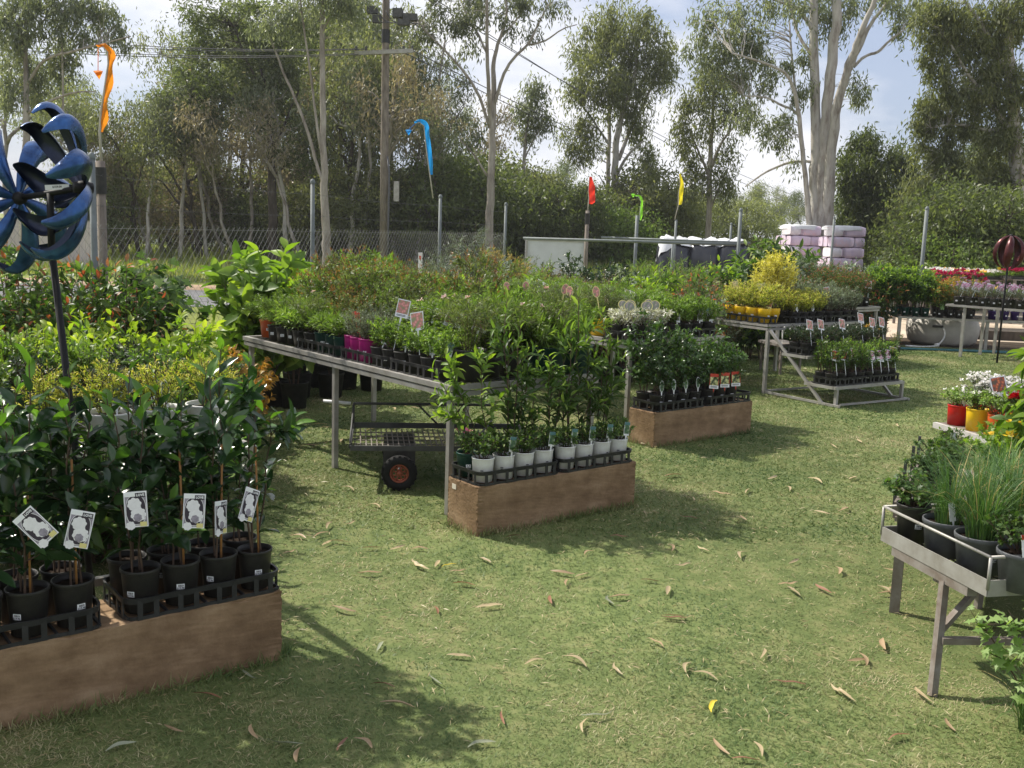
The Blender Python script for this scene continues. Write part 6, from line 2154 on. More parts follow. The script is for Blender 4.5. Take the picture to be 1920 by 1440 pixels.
trow('crimson_flower', 'crimson flowering plant, {} of the crimson row behind the nandinas', 'crimson flowers on the long bench', 'crimson', 'black200', CL, aL, bL, (.60, 1.35), (.75, .75), 3, -.14, (.98, 1.08), face=0)
trow('purple_pot_plant', 'small plant in a purple pot, {} from left on the long bench', 'purple pots on the long bench', 'mound', 'purple130', CL, aL, bL, (1.3, 2.5), (.14, .14), 7, -.14, (.8, .95), ['plainw', 'plainw', None], face=0)
a5, b5 = axes(-.80)
C5 = np.array([6.22, 14.62, 0])
zt = .742
trow('pink_flower', 'flowering plant with pink and white tag, {} from left on the flower bench', 'pink tagged plants on the flower bench', 'pinkspike', 'black130', C5, a5, b5, (.02, 1.2), (.1, .1), 7, -.80, (.85, 1.0), ['magenta'], face=.45, tag_rot=(-.3, .35, .0))
trow('pink_flower', 'flowering plant in black pot, {} from left, second row of the flower bench', 'pink tagged plants on the flower bench', 'pinkspike', 'black130', C5, a5, b5, (.05, 1.2), (.28, .28), 7, -.80, (1.0, 1.2), face=.45)
C6 = np.array([4.93, 13.75, 0]) - 1.1 * A
zt = .732
trow('orange_tip_plant', 'dark plant with orange tips, {} from left at the short bench end', 'orange tipped plants on the short bench', 'redtip', 'black130', C6, A, B, (.1, 1.02), (.1, .1), 6, TH, (.42, .5), [None, None, None, None, None, 'orange'], face=-.4)
trow('orange_tip_plant', 'dark plant with orange tips, {} from left in the short bench second row', 'orange tipped plants on the short bench', 'redtip', 'black130', C6, A, B, (.1, 1.02), (.35, .35), 6, TH, (.5, .6), face=-.4)
trow('orange_tip_plant', 'grey leaved plant with rusty tips, {} from left in the third short bench row', 'orange tipped plants on the short bench', 'greybush', 'black130', C6, A, B, (.1, 1.02), (.7, .7), 5, TH, (.55, .65), face=-.4)
g = GX(1655, 14.6)
plant('marigold', 'yellow flowered marigold on the ground below the short bench', 'potted plant', 'marigolds below the short bench', 'marigold', (g[0] - .25, g[1], 0), 'black200', 0, sc=1.3, rng=rl)
plant('marigold', 'rusty flowered bushy plant on the ground at the leg of the long bench', 'potted plant', 'marigolds below the short bench', 'redtip', (g[0] + .15, g[1] - .1, 0), 'black130', 0, sc=.3, rng=rl)

# tank, its hose, drip lines
tx = np.array([6.92, 16.35, 0])
t = thing('plastic_tank', 'squat round off-white tank under the long bench with a black slot', 'tank', tuple(tx))
cream = paint('aged cream plastic', (.52, .49, .44), rough=.55, noise=.12, scale=4)
part('drum', MB().lathe([(.001, 0), (.40, .0), (.47, .05), (.50, .18), (.50, .30), (.46, .41), (.36, .455), (.001, .46)], 32).build('drum', cream), t, sc=(1.12, 1, 1))
part('slot', MB().box((-.24, -.468, .31), (.15, .05, .035)).build('slot', black_plastic), t, rot=(0, 0, -.06))
P = curve((-.20, -.50, .30), (-.32, -.60, .02), (.1, -.05, -.05), 9)
P2_ = curve(P[-1], (-.85, -.72, .015), (.05, -.05, -.02), 7)
part('white_hose', MB().tube(np.concatenate([P, P2_[1:]]), .013, 8).build('hose', white_plastic), t)
part('hose_joint', MB().tube([P[-1] + [-.03, 0, .0], P[-1] + [.03, 0, .02]], .03, 10).build('joint', white_plastic), t)
teal = paint('teal hose', (.03, .13, .15), rough=.45, noise=.15)
for k in range(2):
    xs_ = np.linspace(4.3, 9.5, 40)
    P = np.stack([xs_, 15.42 - .13 * (xs_ - 5) + .07 * np.sin(xs_ * 1.9 + k) - .12 * k, np.full(40, .018)], 1)
    o = part('garden_hose', MB().tube(P, .016, 8).build('hose', teal))
    tag(o, ['teal garden hose along the edge of the lawn, nearer the tank', 'teal garden hose along the edge of the lawn, nearer the grass'][k], 'hose', 'garden hoses on the lawn edge')
o = part('timber_kerb', MB().box((0, 0, .07), (2.6, .2, .16)).build('kerb', bark_dark), None, (9.0, 17.3, 0), -.1)
tag(o, 'dark timber sleeper lying on the gravel behind the long bench', 'sleeper')

# seedling benches at the back right
lowgreen = kind('seedling', [lf_fresh, lf_bright], [300], H=.07, R=.05, ns=10, nb=1, nl=5, L=.035, W=.018, ang=60, tpl='dia')
kind('seedyellow', [lf_fresh, lf_bright, fl_yellow], [301], H=.10, R=.07, ns=12, nb=1, nl=4, L=.03, W=.015, tpl='dia', flowers=(4, .03, 6))
kind('seedcream', [lf_fresh, lf_maiden, fl_white], [302], H=.10, R=.07, ns=12, nb=1, nl=4, L=.03, W=.015, tpl='dia', flowers=(4, .03, 6))
kind('seedpink', [lf_fresh, lf_fresh, fl_crimson], [303], H=.12, R=.07, ns=12, nb=1, nl=4, L=.03, W=.015, tpl='dia', flowers=(6, .035, 7))
rs = random.Random(4)
punnet_mesh = MB().box((0, 0, .025), (.30, .36, .05)).build('punnet', black_plastic)
SEED = [('green seedlings', 'seedling'), ('cream flowering seedlings', 'seedcream'), ('yellow flowering seedlings', 'seedyellow'), ('magenta flowering seedlings', 'seedpink')]
for bi, (pl, pr, Y, z, kinds_, lab) in enumerate([(1642, 1752, 21.0, .92, [0] * 6, 'low seedling bench of green trays behind the leafy shrubs'), (1755, 1880, 21.5, .88, [1, 1, 2, 1, 2, 1, 1], 'seedling bench with cream and yellow flowers'),
                                                  (1893, 1990, 21.0, .92, [3] * 6, 'seedling bench with magenta flowers at the right edge'), (1700, 1960, 19.4, .62, [0, 0, 0, 2, 0, 0, 2, 0, 0, 0, 0], 'lower timber seedling bench in front of the flowers')]):
    a, b = GX(pl, Y), GX(pr, Y)
    L_ = b[0] - a[0]
    bench('seedling_bench', lab, a, 0.0, L_, .8, z, rusty, [(.03, .03), (L_ - .03, .03), (.03, .77), (L_ - .03, .77)], 'seedling benches', lw=.05, double=False)
    n = len(kinds_)
    for i, kk in enumerate(kinds_):
        for j in range(2):
            q = a + [(i + .5) * L_ / n, .2 + j * .4, z + .002]
            tt_ = thing('seedling_tray', f'tray of {SEED[kk][0]}, {ordn(i)} from left, {["front", "back"][j]} row, {["green seedling", "cream flower", "magenta flower", "lower timber"][bi]} bench', 'seedling tray', tuple(q), 0, 'seedling trays')
            part('punnet', punnet_mesh, tt_)
            fo, st = KINDS[SEED[kk][1]][0]
            mb = MB()
            for u in (-.1, 0, .1):
                for v in (-.12, 0, .12):
                    o = part('seedling', fo, tt_, (u + rs.uniform(-.01, .01), v, .05), rs.uniform(0, 6), rs.uniform(1.0, 1.4))

# ------------------------------------------------------------------ near right: herbs and flowers
zt = .43


def at7(x, y, z=.435):
    return P0 + a7 * x + b7 * y + [0, 0, z]


for nm, lab, kd, q, sc_, tk in [('chives', 'chives in a grey pot at the left of the rail tray', 'chives', at7(.115, .395), .85, 'plainw'), ('chives', 'chives in a grey pot in the middle of the rail tray, dry blades hanging out', 'chives', at7(.115, .205), 1.0, None),
                                ('parsley', 'parsley in a grey pot with a large white tag at the right edge', 'parsley', at7(.14, .01), .95, 'whitebig'), ('chives', 'chives in a grey pot behind the middle pot of the rail tray', 'chives', at7(.34, .33), 1.05, None),
                                ('chives', 'chives in a grey pot behind the white tagged parsley', 'chives', at7(.34, .12), 1.1, None), ('chives', 'chives in a grey pot, third row of the rail tray at the right edge', 'chives', at7(.55, .25), 1.1, None),
                                ('chives', 'chives in a grey pot at the back of the rail tray', 'chives', at7(.36, .55), .9, None)]:
    plant(nm, lab, 'potted plant', 'herbs on the rail tray', kd, q, 'grey200', th7 + .12, sc=sc_, rng=rl, tagk=tk, tag_off=(-.03, -.065) if tk == 'plainw' else (-.03, -.07))
q = at7(.085, .565)
plant('parsley', 'bushy green herb in a black pot at the far left corner of the rail tray', 'potted plant', 'herbs on the rail tray', 'parsley', q + [0, 0, .0], 'black140', th7, sc=.9, rng=rl)
for i, (x, y) in enumerate([(.12, .15), (.15, .42), (.12, .70), (.14, .98), (.40, .10), (.42, .38), (.40, .66), (.42, .95), (.7, .2), (.7, .55), (.7, .9)]):
    q = P2 + a8 * x + b8 * y + [0, 0, .436]
    kd = ['parsley', 'parsley', 'parsley', 'low', 'chives', 'parsley', 'nasturtium', 'nasturtium', 'chives', 'nasturtium', 'nasturtium'][i]
    nmk = {'parsley': 'parsley', 'low': 'leafy herb', 'chives': 'chives', 'nasturtium': 'lime green nasturtium'}[kd]
    plant(nmk.replace(' ', '_'), f'{nmk} in black pot, {ordn(i % 4)} from the near end, {["left", "middle", "right"][i // 4]} file, timber edged bench', 'potted plant', 'herbs on the timber edged bench', kd, q, 'black140', th8 + .5,
          sc=rl.uniform(.75, .95) * (.8 if i in (2, 3) else 1), rng=rl, stick=False, tagk='plainw' if i in (0, 3) else None)
d34 = (P4 - P3) / l9
n34 = np.array([-d34[1], d34[0], 0])
for i, (u, pt, kd, sc_, lab) in enumerate([(.06, 'redpot', 'trail', .75, 'white trailing plant in a glossy red pot at the far end of the flower shelf'), (.25, 'yellowpot', 'trail', .9, 'cream trailing plant in a bright yellow pot, second on the flower shelf'),
                                          (.45, 'orangepot', 'trail', .9, 'trailing plant with an orange tag in an orange red pot, third on the flower shelf'), (.63, 'yellowpot', 'redbloom', .9, 'deep red flowers in a yellow pot at the near end of the flower shelf')]):
    q = P3 + d34 * u + n34 * .10 + [0, 0, .439]
    plant('flower_pot', lab, 'potted flower', 'coloured pots on the flower shelf', kd, q, pt, .25, sc=sc_, rng=rl, stick=i in (1, 2), tagk='orange' if i == 2 else 'plainw' if i == 0 else None, v=i)
for i, u in enumerate((.05, .24, .43, .62)):
    q = P3 + d34 * u + n34 * .30 + [0, 0, .439]
    plant('alyssum', f'tiny white flowers at the back of the flower shelf, {ordn(i)} from far end', 'potted flower', 'white flowers at the back of the flower shelf', 'alyssum', q, 'redpot', .2, sc=1.1, rng=rl, stick=False)
q = GX(1915, 4.55, .44)
plant('climbing_vine', 'large leaved climbing plant at the right edge of the frame', 'potted plant', None, 'vine', (q[0] + .03, q[1], .40), 'black200', 0, sc=.84, rng=rl, stick=False)
q = GX(1955, 4.75, .44)
plant('climbing_vine', 'second large leaved plant half out of frame behind the vine', 'potted plant', None, 'vine', (q[0], q[1], .40), 'black200', 2.0, sc=.8, rng=rl, stick=False)
g = G(1935, 1340)
wild('maidenhair_plant', 'pale lobed leaf plant drooping at the lower right edge', 'potted plant', None, 'maiden', (1.80, 3.05, .02), 1.05, 0.5)
wild('grass_tuft', 'loose green grass tuft at the bottom right edge', 'grass plant', None, 'grasstuft', (1.78, 3.18, 0), .9, 0)

# ------------------------------------------------------------------ nursery stock on the ground, left
def field(nm, kd, lab, grp, rows, sc_, pt=None, cat='shrub', szf=None):
    for j, (y, p0, p1, n) in enumerate(rows):
        for i in range(n):
            px = p0 + (p1 - p0) * (i + .5) / n
            q = GX(px, y + rl.uniform(-.08, .08))
            k_, ks, adj = rl.choice(kd) if isinstance(kd, list) else (kd, 1.0, '')
            l_ = (adj + lab).format(ordn(i), ordn(j))
            if pt:
                plant(nm, l_, cat, grp, k_, tuple(q), pt, rl.uniform(-.3, .3), sc=rl.uniform(*sc_) * ks, rng=rl, stick=False)
            else:
                wild(nm, l_, cat, grp, k_, tuple(q), rl.uniform(*sc_) * ks, rng=rl, szf=szf)


field('gold_tip_shrub', 'broad', 'yellow green broad leaved shrub, {} from left in the {} row behind front bench', 'yellow green shrubs behind the front bench', [(5.2, -40, 170, 5), (5.8, -20, 330, 7), (6.4, 60, 360, 6)], (.96, 1.08))
field('small_leaf_shrub', 'box', 'small leaved shrub, {} from left in the {} row beside yellow green shrubs', 'small leaved shrubs behind the front bench', [(5.0, 150, 330, 4), (5.5, 170, 400, 6), (6.0, 300, 420, 4)], (.94, 1.08))
field('small_leaf_shrub', 'low', 'low bushy shrub, {} from left in the {} row just behind the front bench', 'low bushy shrubs behind the front bench', [(4.55, -20, 300, 7)], (3.0, 3.6))
field('photinia', 'photinia', 'red tipped photinia, {} from the left in the {} row by the road fence', 'red tipped photinias by the fence', [(6.6, -30, 250, 6), (7.0, -10, 240, 6)], (1.14, 1.32))
field('lobed_shrub', 'lobed', 'dark lobed leaf shrub, {} from the left in the {} row by the fence', 'lobed leaved shrubs by the fence', [(7.2, 205, 330, 4), (7.7, 250, 340, 2)], (.98, 1.14))
field('dark_shrub', 'darkbush', 'dark leafy shrub, {} from the left in the {} row between fence and middle bench', 'dark shrubs near the middle bench', [(7.0, 310, 430, 4), (6.3, 380, 450, 2)], (.45, .6))
field('yellow_leaf_shrub', 'yellowbush', 'shrub with yellowing leaves, {} of the {} row by the middle bench leg', 'yellowing shrubs by the middle bench', [(7.3, 415, 470, 2), (8.0, 420, 460, 2)], (1.0, 1.2))
field('large_leaf_shrub', 'bigleaf', 'shrub with huge bright leaves, {} from left in the {} row behind the middle bench', 'large leaved shrubs behind the middle bench', [(8.7, 425, 570, 4), (9.8, 480, 720, 5)], (.92, 1.15), 'black300')
field('ground_shrub', 'darkbush', 'leafy shrub in big black pot, {} from left, {} row behind the middle bench', 'big pots behind the middle bench', [(9.3, 470, 650, 3)], (.45, .62), 'black300')

# nursery stock on the ground, middle and right
field('feather_bush', 'feather', 'orange gold feathery bush rising in front of the gate, {} of the {} pair', 'feathery bushes', [(12.9, 925, 975, 2)], (1.02, 1.15))
field('weeping_shrub', 'wispy', 'wispy grey green weeping shrub by the fence post, {} from the left, row {}', 'weeping shrubs by the fence', [(12.6, 838, 905, 3)], (.80, .94))
field('cycad', 'cycad', 'bright arching fronds, {} from the left in the {} row of cycads', 'cycads in the middle ground', [(10.8, 880, 1010, 4), (11.4, 1120, 1290, 5)], (1.25, 1.5), 'black300')
field('nursery_shrub', [('mixed', .95, 'olive green'), ('mixed', .8, 'olive green'), ('fluffy', .72, 'fluffy light green'), ('darkbush', .75, 'dark green'), ('redtip', .95, 'red tipped'), ('greybush', .85, 'grey leaved'), ('cycad', 1.25, 'bright fronded'), ('murraya', 1.35, 'leafy'), ('twiggy', .8, 'brownish twiggy'), ('bigleaf', .55, 'broad leaved'), ('fineg', 1.4, 'fine leaved')], ' shrub, {} from the left in the {} row of middle ground stock', 'green shrubs in the middle ground', [(10.9, 830, 1330, 11), (11.8, 850, 1360, 11), (12.8, 860, 1390, 11), (13.8, 950, 1400, 10)], (1.15, 1.5), 'black200')
field('brown_shrub', 'twiggy', 'brownish twiggy shrub, {} from left, {} row before the pale tank', 'brownish twiggy shrubs', [(13.0, 1000, 1085, 4), (12.6, 1260, 1330, 3)], (1.15, 1.35))
field('fluffy_shrub', 'fluffy', 'fluffy light green shrub, {} from the left in the {} row below the gate rail', 'fluffy light green shrubs', [(14.0, 1170, 1270, 4), (14.8, 1190, 1330, 4)], (1.02, 1.2))
field('dense_shrub', 'darkbush', 'dense dark green shrub, {} from the left in the {} row near the red flag', 'dense dark shrubs', [(14.0, 1115, 1155, 2)], (1.15, 1.3))
field('red_tip_shrub', 'redtip', 'red tipped shrub, {} from the left in the {} row below the pallets', 'red tipped shrubs below the pallets', [(14.2, 1240, 1310, 3), (15.8, 1500, 1650, 6), (14.8, 1340, 1400, 3), (16.6, 1470, 1600, 4)], (1.2, 1.5))
field('glossy_mound_shrub', 'mango', 'large mounded shrub with drooping glossy leaves, {} of the {} pair left of the pallets', 'large mounded shrubs', [(14.4, 1415, 1465, 2)], (1.26, 1.36))
field('grey_leaf_shrub', 'greybush', 'grey green shrub, {} from left in the {} row before the pink pallets', 'grey green shrubs before the pallets', [(16.0, 1500, 1600, 4), (16.4, 1590, 1640, 2)], (1.3, 1.55))
field('leafy_shrub', 'murraya', 'leafy shrub, {} from the left in the {} row behind the stepped stand', 'leafy shrubs behind the stepped stand', [(13.4, 1330, 1500, 6)], (1.4, 1.9))

# ------------------------------------------------------------------ trolley under the middle bench
tb = G(748, 915)
t = thing('garden_cart', 'flat mesh garden cart with orange wheel hubs parked under the middle bench', 'garden cart', (tb[0], tb[1], 0), .12)
L0, L1 = -.30, .80
W1 = .55
mb = MB()
part('side_rail', MB().box(((L0 + L1) / 2, .0, .25), (L1 - L0, .016, .03)).build('rail', dark_steel), t)
part('side_rail', MB().box(((L0 + L1) / 2, W1, .285), (L1 - L0, .016, .035)).build('rail', dark_steel), t)
for x in (L0, L1):
    part('end_rail', MB().beam((x, .01, .26), (x, W1 - .01, .285), .014, .03).build('rail', dark_steel), t)
mb = MB()
for x in np.arange(L0 + .03, L1, .034):
    mb.beam((x, .012, .236), (x - .02, W1 - .012, .262), .007, .006)
for y in np.linspace(.08, W1 - .08, 5):
    mb.beam((L0, y, .229 + .047 * y), (L1, y, .229 + .047 * y), .012, .006)
part('deck_grid', mb.build('grid', rusty), t)
part('top_rail', MB().tube([(L0, W1, .43), (L1, W1, .43)], .009, 8).build('rail', dark_steel), t)
for a, b in (((L0, W1, .43), (L0, W1, .29)), ((L0, W1, .43), (L0, .0, .285)), ((L0 + .42, W1, .43), (L0 + .55, W1, .30)), ((L0 + .73, W1, .43), (L0 + .62, W1, .30)), ((L1, W1, .43), (L1, W1, .29)), ((.42, -.01, .25), (.62, W1 - .1, .36))):
    part('strut', MB().tube([a, b], .007, 6).build('strut', dark_steel), t)
part('draw_bar', MB().tube([(L0 - .02, W1, .43), (L0 - .2, W1 + .02, .44)], .011, 8).build('bar', white_plastic), t)
part('axle', MB().tube([(.0, -.05, .115), (.0, W1 + .02, .115)], .012, 8).build('axle', dark_steel), t)
part('axle_bracket', MB().box((.0, .12, .18), (.2, .03, .12)).build('bracket', dark_steel), t)
part('axle_bracket', MB().box((.0, W1 - .12, .18), (.2, .03, .14)).build('bracket', dark_steel), t)
R_ = .108
for y in (-.045, W1 + .01):
    wh = part('wheel', None, t, (0, y, R_), rot=(PI / 2, 0, 0), sc=R_ / .115)
    mb = MB()
    prof = [(.063, -.036), (.085, -.040), (.105, -.034), (.114, -.018), (.1155, 0), (.114, .018), (.105, .034), (.085, .040), (.063, .036), (.060, 0), (.063, -.036)]
    mb.lathe(prof, 40)
    for k in range(20):
        a_ = k / 20 * 2 * PI
        for s in (-1, 1):
            rm = Matrix.Rotation(a_, 3, 'Z')
            mb.box(np.array(rm @ Vector((.1125, 0, s * .021))), (.009, .014, .022), 0, np.array(rm))
    part('tyre', mb.build('tyre', rubber), wh)
    mb = MB()
    mb.lathe([(.063, -.030), (.063, .030), (.054, .032), (.050, .018), (.050, -.018), (.054, -.032), (.063, -.030)], 32)
    for k in range(8):
        a_ = k / 8 * 2 * PI
        c = np.array([.034 * math.cos(a_), .034 * math.sin(a_), .022])
        rr = np.arange(13) / 12 * 2 * PI
        mb.tube(np.stack([c[0] + .0125 * np.cos(rr), c[1] + .0125 * np.sin(rr), np.full(13, .022)], 1), .0035, 5, cap=False)
    mb.lathe([(.001, .032), (.014, .032), (.017, .026), (.017, -.02), (.001, -.02)], 16)
    part('hub', mb.build('hub', hub_orange), wh)

# ------------------------------------------------------------------ wind spinners
def petal_blade(R0, W0, bow, seg=18, cup=.34, end=2.1, swirl=.8):
    """spoon shaped blade: leaves the hub outwards, bellies along the axis and curls its tip back in"""
    V, n = [], 7
    C = []
    for i in range(seg + 1):
        a = end * i / seg
        C.append([bow * (1 - math.cos(a)), R0 * math.sin(a)])
    C = np.array(C)
    T = np.gradient(C, axis=0)
    T /= np.linalg.norm(T, axis=1)[:, None] + 1e-9
    for i in range(seg + 1):
        u = i / seg
        w_ = W0 * max(math.sin(PI * min(u * .97 + .02, 1) ** 1.15), 0) ** .75 + .003
        nr = np.array([T[i][1], 0, -T[i][0]])
        for k in range(n):
            q = k / (n - 1) * 2 - 1
            p = np.array([C[i][0], q * w_ / 2, C[i][1]]) + nr * cup * w_ * (q * q - .4)
            ca, sa = math.cos(swirl * u), math.sin(swirl * u)
            V.append([p[0], p[1] * ca - p[2] * sa, p[1] * sa + p[2] * ca])
    F = [[i * n + k, i * n + k + 1, (i + 1) * n + k + 1, (i + 1) * n + k] for i in range(seg) for k in range(n - 1)]
    return np.array(V), np.array(F)


blue_metal = paint('hammered blue enamel', (.045, .13, .34), rough=.22, spec=.6, metal=.65, noise=.3, scale=16, c2=(.012, .03, .09), bump=.15, bscale=130)
blue_dark = paint('dark blue enamel', (.012, .02, .05), rough=.28, spec=.6, metal=.5, noise=.3, scale=9, bump=.15, bscale=130)
red_metal = paint('burgundy enamel', (.10, .018, .016), rough=.3, spec=.5, metal=.5, noise=.3, scale=7, c2=(.045, .01, .012))
black_metal = paint('black painted steel', (.010, .010, .011), rough=.6, spec=.25, metal=.0, noise=.2)


def rotor(t, hub, axis, R0, n, W0, bow, mats, twist, name='blade', phase=0.0, end=2.1):
    ax = np.array(axis, float)
    ax /= np.linalg.norm(ax)
    z = np.array([0, 0, 1.0]) - ax * ax[2]
    z /= np.linalg.norm(z)
    y = np.cross(z, ax)
    M = np.stack([ax, y, z], 1)
    for k in range(n):
        V, F = petal_blade(R0, W0, bow, swirl=twist, end=end)
        a = 2 * PI * k / n + phase
        ca, sa = math.cos(a), math.sin(a)
        Rm = np.array([[1, 0, 0], [0, ca, -sa], [0, sa, ca]])
        W_ = (V @ Rm.T) @ M.T
        mb = MB()
        # two skins a few millimetres apart
        c = W_.reshape(-1, 7, 3)
        nn = len(W_)
        gx = np.gradient(c, axis=0)
        gy = np.gradient(c, axis=1)
        nr = np.cross(gx, gy)
        nr /= np.linalg.norm(nr, axis=2)[:, :, None] + 1e-9
        mb.add(W_, F, 0, True)
        mb.add(W_ + nr.reshape(-1, 3) * .003, F[:, ::-1], 1, True)
        part(name, mb.build('blade', mats), t, tuple(hub))
    part('hub', MB().lathe([(.001, -.03), (.018, -.03), (.024, 0), (.018, .03), (.001, .03)], 12).build('hub', black_metal), t, tuple(hub), rot=(0, PI / 2, math.atan2(ax[1], ax[0])))


foot = np.array([-1.44, 3.44, 0])
neck = D(97, 470, 3.5)
t = thing('wind_spinner', 'large blue metal wind spinner with two rotors of curved blades on a black pole', 'wind spinner', tuple(foot))
part('pole', MB().tube([(0, 0, -.1), tuple((neck - foot) * .5), tuple(neck - foot)], .0125, 12).build('pole', black_metal), t)
hL, hR = D(34, 372, 3.56) - foot, D(156, 352, 3.44) - foot
mid = (neck - foot) + (neck - foot) / np.linalg.norm(neck - foot) * .18
part('neck', MB().tube([tuple(neck - foot), tuple((hL + hR) / 2)], .012, 10).build('neck', black_metal), t)
part('shaft', MB().tube([tuple(hL), tuple(hR)], .010, 10).build('shaft', black_metal), t)
axd = (hR - hL) / np.linalg.norm(hR - hL)
rotor(t, hL, (-.80, .60, -.06), .250, 8, .076, .105, [blue_dark, blue_metal], .55, phase=.28)
rotor(t, hR, (-.78, -.62, .06), .252, 9, .080, .112, [blue_dark, blue_metal], -.55, phase=.45)
lab_ = MB().box((0, 0, 0), (.075, .0015, .017)).build('label', paper)
o = part('price_label', lab_, t, tuple((hL * .35 + hR * .65) + np.array([0, -.02, .014])), rot=(0, -.09, .35))
mb = MB()
V_, F_ = text_polys('$159.00', .009, None, .0003)
add_text(mb, (V_, F_), (0, -.0012, .001), 0)
part('lettering', mb.build('lettering', ink), o)

foot = G(1869, 681)
top = D(1896, 440, foot[1])
t = thing('wind_spinner', 'burgundy metal wind spinner of teardrop blades on a thin black pole at the right', 'wind spinner', tuple(foot))
d_ = top - foot
part('pole', MB().tube([(0, 0, 0), tuple(d_ * 1.0)], .014, 8).build('pole', black_metal), t)
hub2 = D(1896, 442, foot[1]) - foot
rotor(t, hub2, (0, 0.03, -1), .19, 5, .10, .225, [red_metal, red_metal], .3, phase=.95, end=2.85)
part('pennant', MB().add(*[np.array([[0, 0, 0], [.035, .01, .02], [.02, 0, .05], [-.02, .01, .04]]), [[0, 1, 2, 3]]], 0).build('pennant', yellow_plastic), t, tuple(hub2 + np.array([-.12, 0, -.47])))

# ------------------------------------------------------------------ thin haze in the air
hb = MB().box((0, 60, 29), (420, 260, 60)).build('haze', None)
hm, N_, L_, b_ = base_mat('haze')
N_.remove(b_)
pv = N_.new('ShaderNodeVolumePrincipled')
pv.inputs['Color'].default_value = (.92, .94, 1, 1)
pv.inputs['Density'].default_value = HAZE
pv.inputs['Anisotropy'].default_value = .3
L_.new(pv.outputs['Volume'], N_['Material Output'].inputs['Volume'])
hb.materials.clear()
hb.materials.append(hm)
if HAZE:
    struct('haze', hb, 'stuff')

# ------------------------------------------------------------------ fallen leaves
def leaf_shape(seed, kind_):
    rng = np.random.default_rng(seed)
    n = 9
    t_ = np.linspace(0, 1, n)
    L_ = .11
    bend = rng.uniform(-.35, .35)
    ww = rng.uniform(.012, .020) * np.sin(PI * np.clip(t_ * .92 + .06, 0, 1)) ** .8
    x = L_ * (t_ - .5)
    y = bend * L_ * (t_ - .5) ** 2 * 2
    z = .003 + .007 * rng.uniform(.2, 1) * np.sin(t_ * PI * rng.uniform(.8, 2)) ** 2
    roll = rng.uniform(-.4, .4) + rng.uniform(-.6, .6) * t_
    V = []
    for i in range(n):
        for q in (-.5, 0, .5):
            V.append([x[i], y[i] + ww[i] * q * math.cos(roll[i]), z[i] + abs(q) * ww[i] * .5 + ww[i] * q * math.sin(roll[i]) + .004])
    F = [[i * 3 + k, i * 3 + k + 1, i * 3 + k + 4, i * 3 + k + 3] for i in range(n - 1) for k in range(2)]
    return np.array(V), F


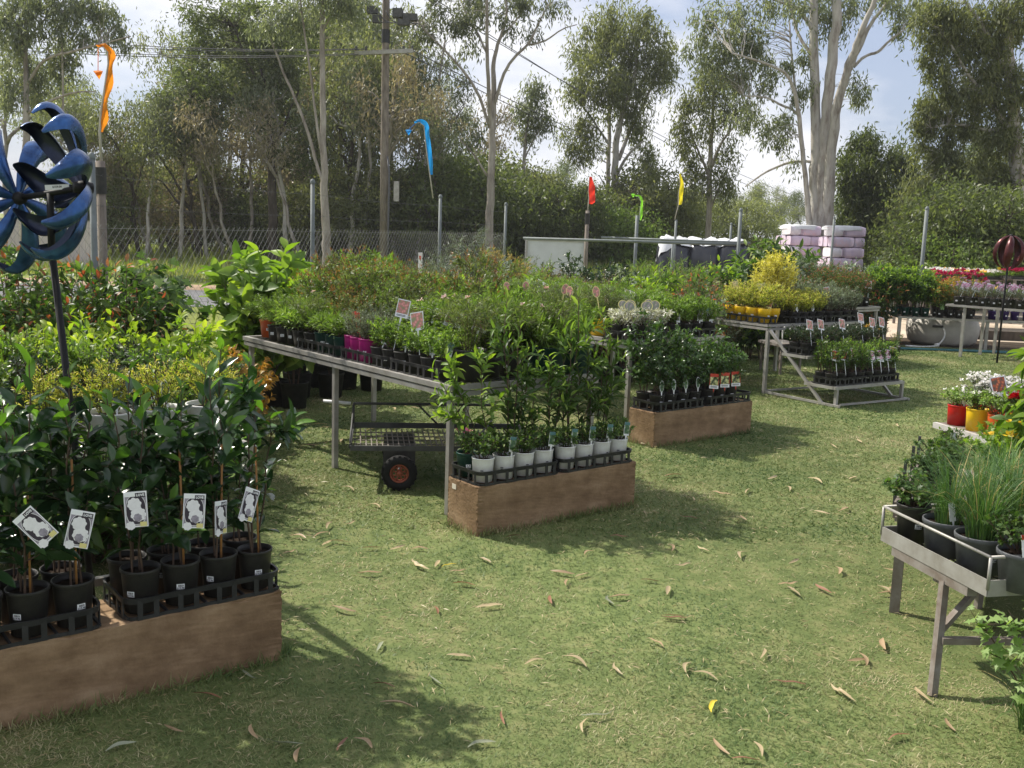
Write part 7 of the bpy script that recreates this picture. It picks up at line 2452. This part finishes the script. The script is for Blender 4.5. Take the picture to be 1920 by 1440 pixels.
leafcol = [('straw coloured', leafmat('fallen leaf straw', (.38, .29, .16), (.50, .40, .24), trans=.2, tcol=(1, 1, .9))), ('tan', leafmat('fallen leaf tan', (.32, .215, .12), (.40, .285, .17), trans=.2, tcol=(1, 1, .9))),
           ('reddish brown', leafmat('fallen leaf brown', (.22, .10, .06), (.30, .15, .09), trans=.2, tcol=(1, .9, .8))), ('grey green', leafmat('fallen leaf grey', (.22, .24, .16), (.30, .32, .22), trans=.2, tcol=(1, 1, .9))),
           ('yellow', leafmat('fallen leaf yellow', (.60, .42, .03), (.70, .55, .06), trans=.2, tcol=(1, 1, .6)))]
lmesh = {}
for ci, (cn, cm) in enumerate(leafcol):
    for s in range(5):
        V, F = leaf_shape(s + 10 * ci, ci)
        lmesh[(ci, s)] = MB().add(V, F, 0, True).build('fallen leaf', cm)
known = [(638, 1020, 0), (613, 1023, 0), (697, 1032, 0), (600, 1007, 1), (747, 1032, 0), (785, 1033, 1), (840, 1064, 4), (776, 1060, 0), (784, 1068, 0), (820, 1062, 0), (860, 1076, 1), (910, 1055, 0), (693, 1081, 1), (990, 885, 1),
         (713, 1218, 3), (860, 1236, 0), (810, 1280, 3), (747, 1327, 1), (820, 1150, 2), (917, 1143, 0), (1000, 1246, 0), (1082, 1245, 0), (1152, 1261, 0), (1092, 1083, 0), (1053, 1080, 1), (1060, 1097, 1), (1220, 1093, 2), (1252, 1113, 0),
         (1163, 1125, 1), (1138, 1131, 3), (1263, 1165, 2), (1266, 1161, 0), (1385, 1045, 0), (1262, 1032, 1), (1315, 1034, 0), (1283, 1065, 0), (1490, 1058, 0), (1480, 1101, 1), (1487, 1114, 0), (1433, 1233, 0), (1283, 1257, 0), (1324, 1272, 0),
         (1480, 1288, 2), (1570, 1303, 0), (1580, 1310, 0), (1333, 1332, 4), (1122, 1350, 3), (1090, 1366, 0), (1652, 1213, 1), (1610, 1245, 1), (1622, 1243, 1), (530, 1402, 3), (555, 1422, 1), (640, 1402, 2), (685, 1398, 1), (470, 1380, 1),
         (225, 1405, 3), (465, 1275, 3), (390, 1310, 2), (320, 1375, 1), (1345, 1408, 1), (1400, 1430, 2), (1425, 1412, 0), (1680, 1388, 2), (1775, 1365, 1), (1722, 1310, 0), (1720, 1038, 0), (1727, 1066, 4), (1680, 1075, 0), (1660, 1110, 0),
         (1678, 1107, 0), (1666, 1118, 1), (1855, 1180, 0), (940, 1353, 2), (900, 1400, 3), (1030, 1130, 2), (1540, 1110, 2), (1575, 1075, 1), (545, 1040, 1), (560, 1010, 1), (660, 985, 0), (615, 990, 0), (652, 860, 0), (655, 920, 0), (705, 952, 0),
         (1400, 925, 0), (1540, 965, 0), (1585, 960, 1), (1350, 930, 1), (1480, 920, 0), (1450, 900, 0), (1600, 900, 0), (1390, 975, 1), (1300, 940, 0), (1290, 975, 2), (1260, 895, 1), (1530, 905, 0), (1610, 830, 0), (1560, 840, 0), (1680, 800, 0),
         (740, 770, 0), (810, 765, 0), (775, 768, 1), (560, 750, 1), (600, 800, 0), (690, 810, 0), (580, 840, 1), (640, 830, 0), (960, 1010, 2), (1160, 1010, 2), (1100, 1040, 1), (870, 1100, 2), (640, 1150, 1), (720, 1290, 2), (1230, 1210, 1)]
rf = random.Random(31)
LEAF = {}
for i, (px, py, ci) in enumerate(known):
    q = G(px, py)
    s = rf.randrange(5)
    o = part('fallen_leaf', lmesh[(ci, s)], None, (q[0], q[1], .008), rf.uniform(0, 6.28), rf.uniform(.75, 1.15) if q[1] < 6 else rf.uniform(1.0, 1.4))
    zone = 'beside the nearest block' if px < 600 and py > 1090 else 'between the two nearest blocks' if px < 960 and py > 900 else 'in the shade of the middle block' if 900 <= px < 1300 and py < 1060 else 'under the middle bench' if py < 900 and px < 900 \
        else 'near the herb bench leg' if px > 1560 and py > 990 else 'on the far lawn' if py < 1000 else 'on the open lawn in front'
    LEAF.setdefault((ci, zone), []).append((px, py, o))
for (ci, zone), ls in LEAF.items():
    ls.sort(key=lambda r: r[0])
    for k, (px, py, o) in enumerate(ls):
        tag(o, f'{leafcol[ci][0]} dry gum leaf {zone}, {ordn(k % 20)} from the left', 'fallen leaf', 'fallen gum leaves on the lawn')
for text, ls in ORD.items():
    ls.sort(key=lambda r: r[0])
    for k, (px, o) in enumerate(ls):
        o['label'] = text + (f', {ordn(k)} from left' if len(ls) > 1 else '')
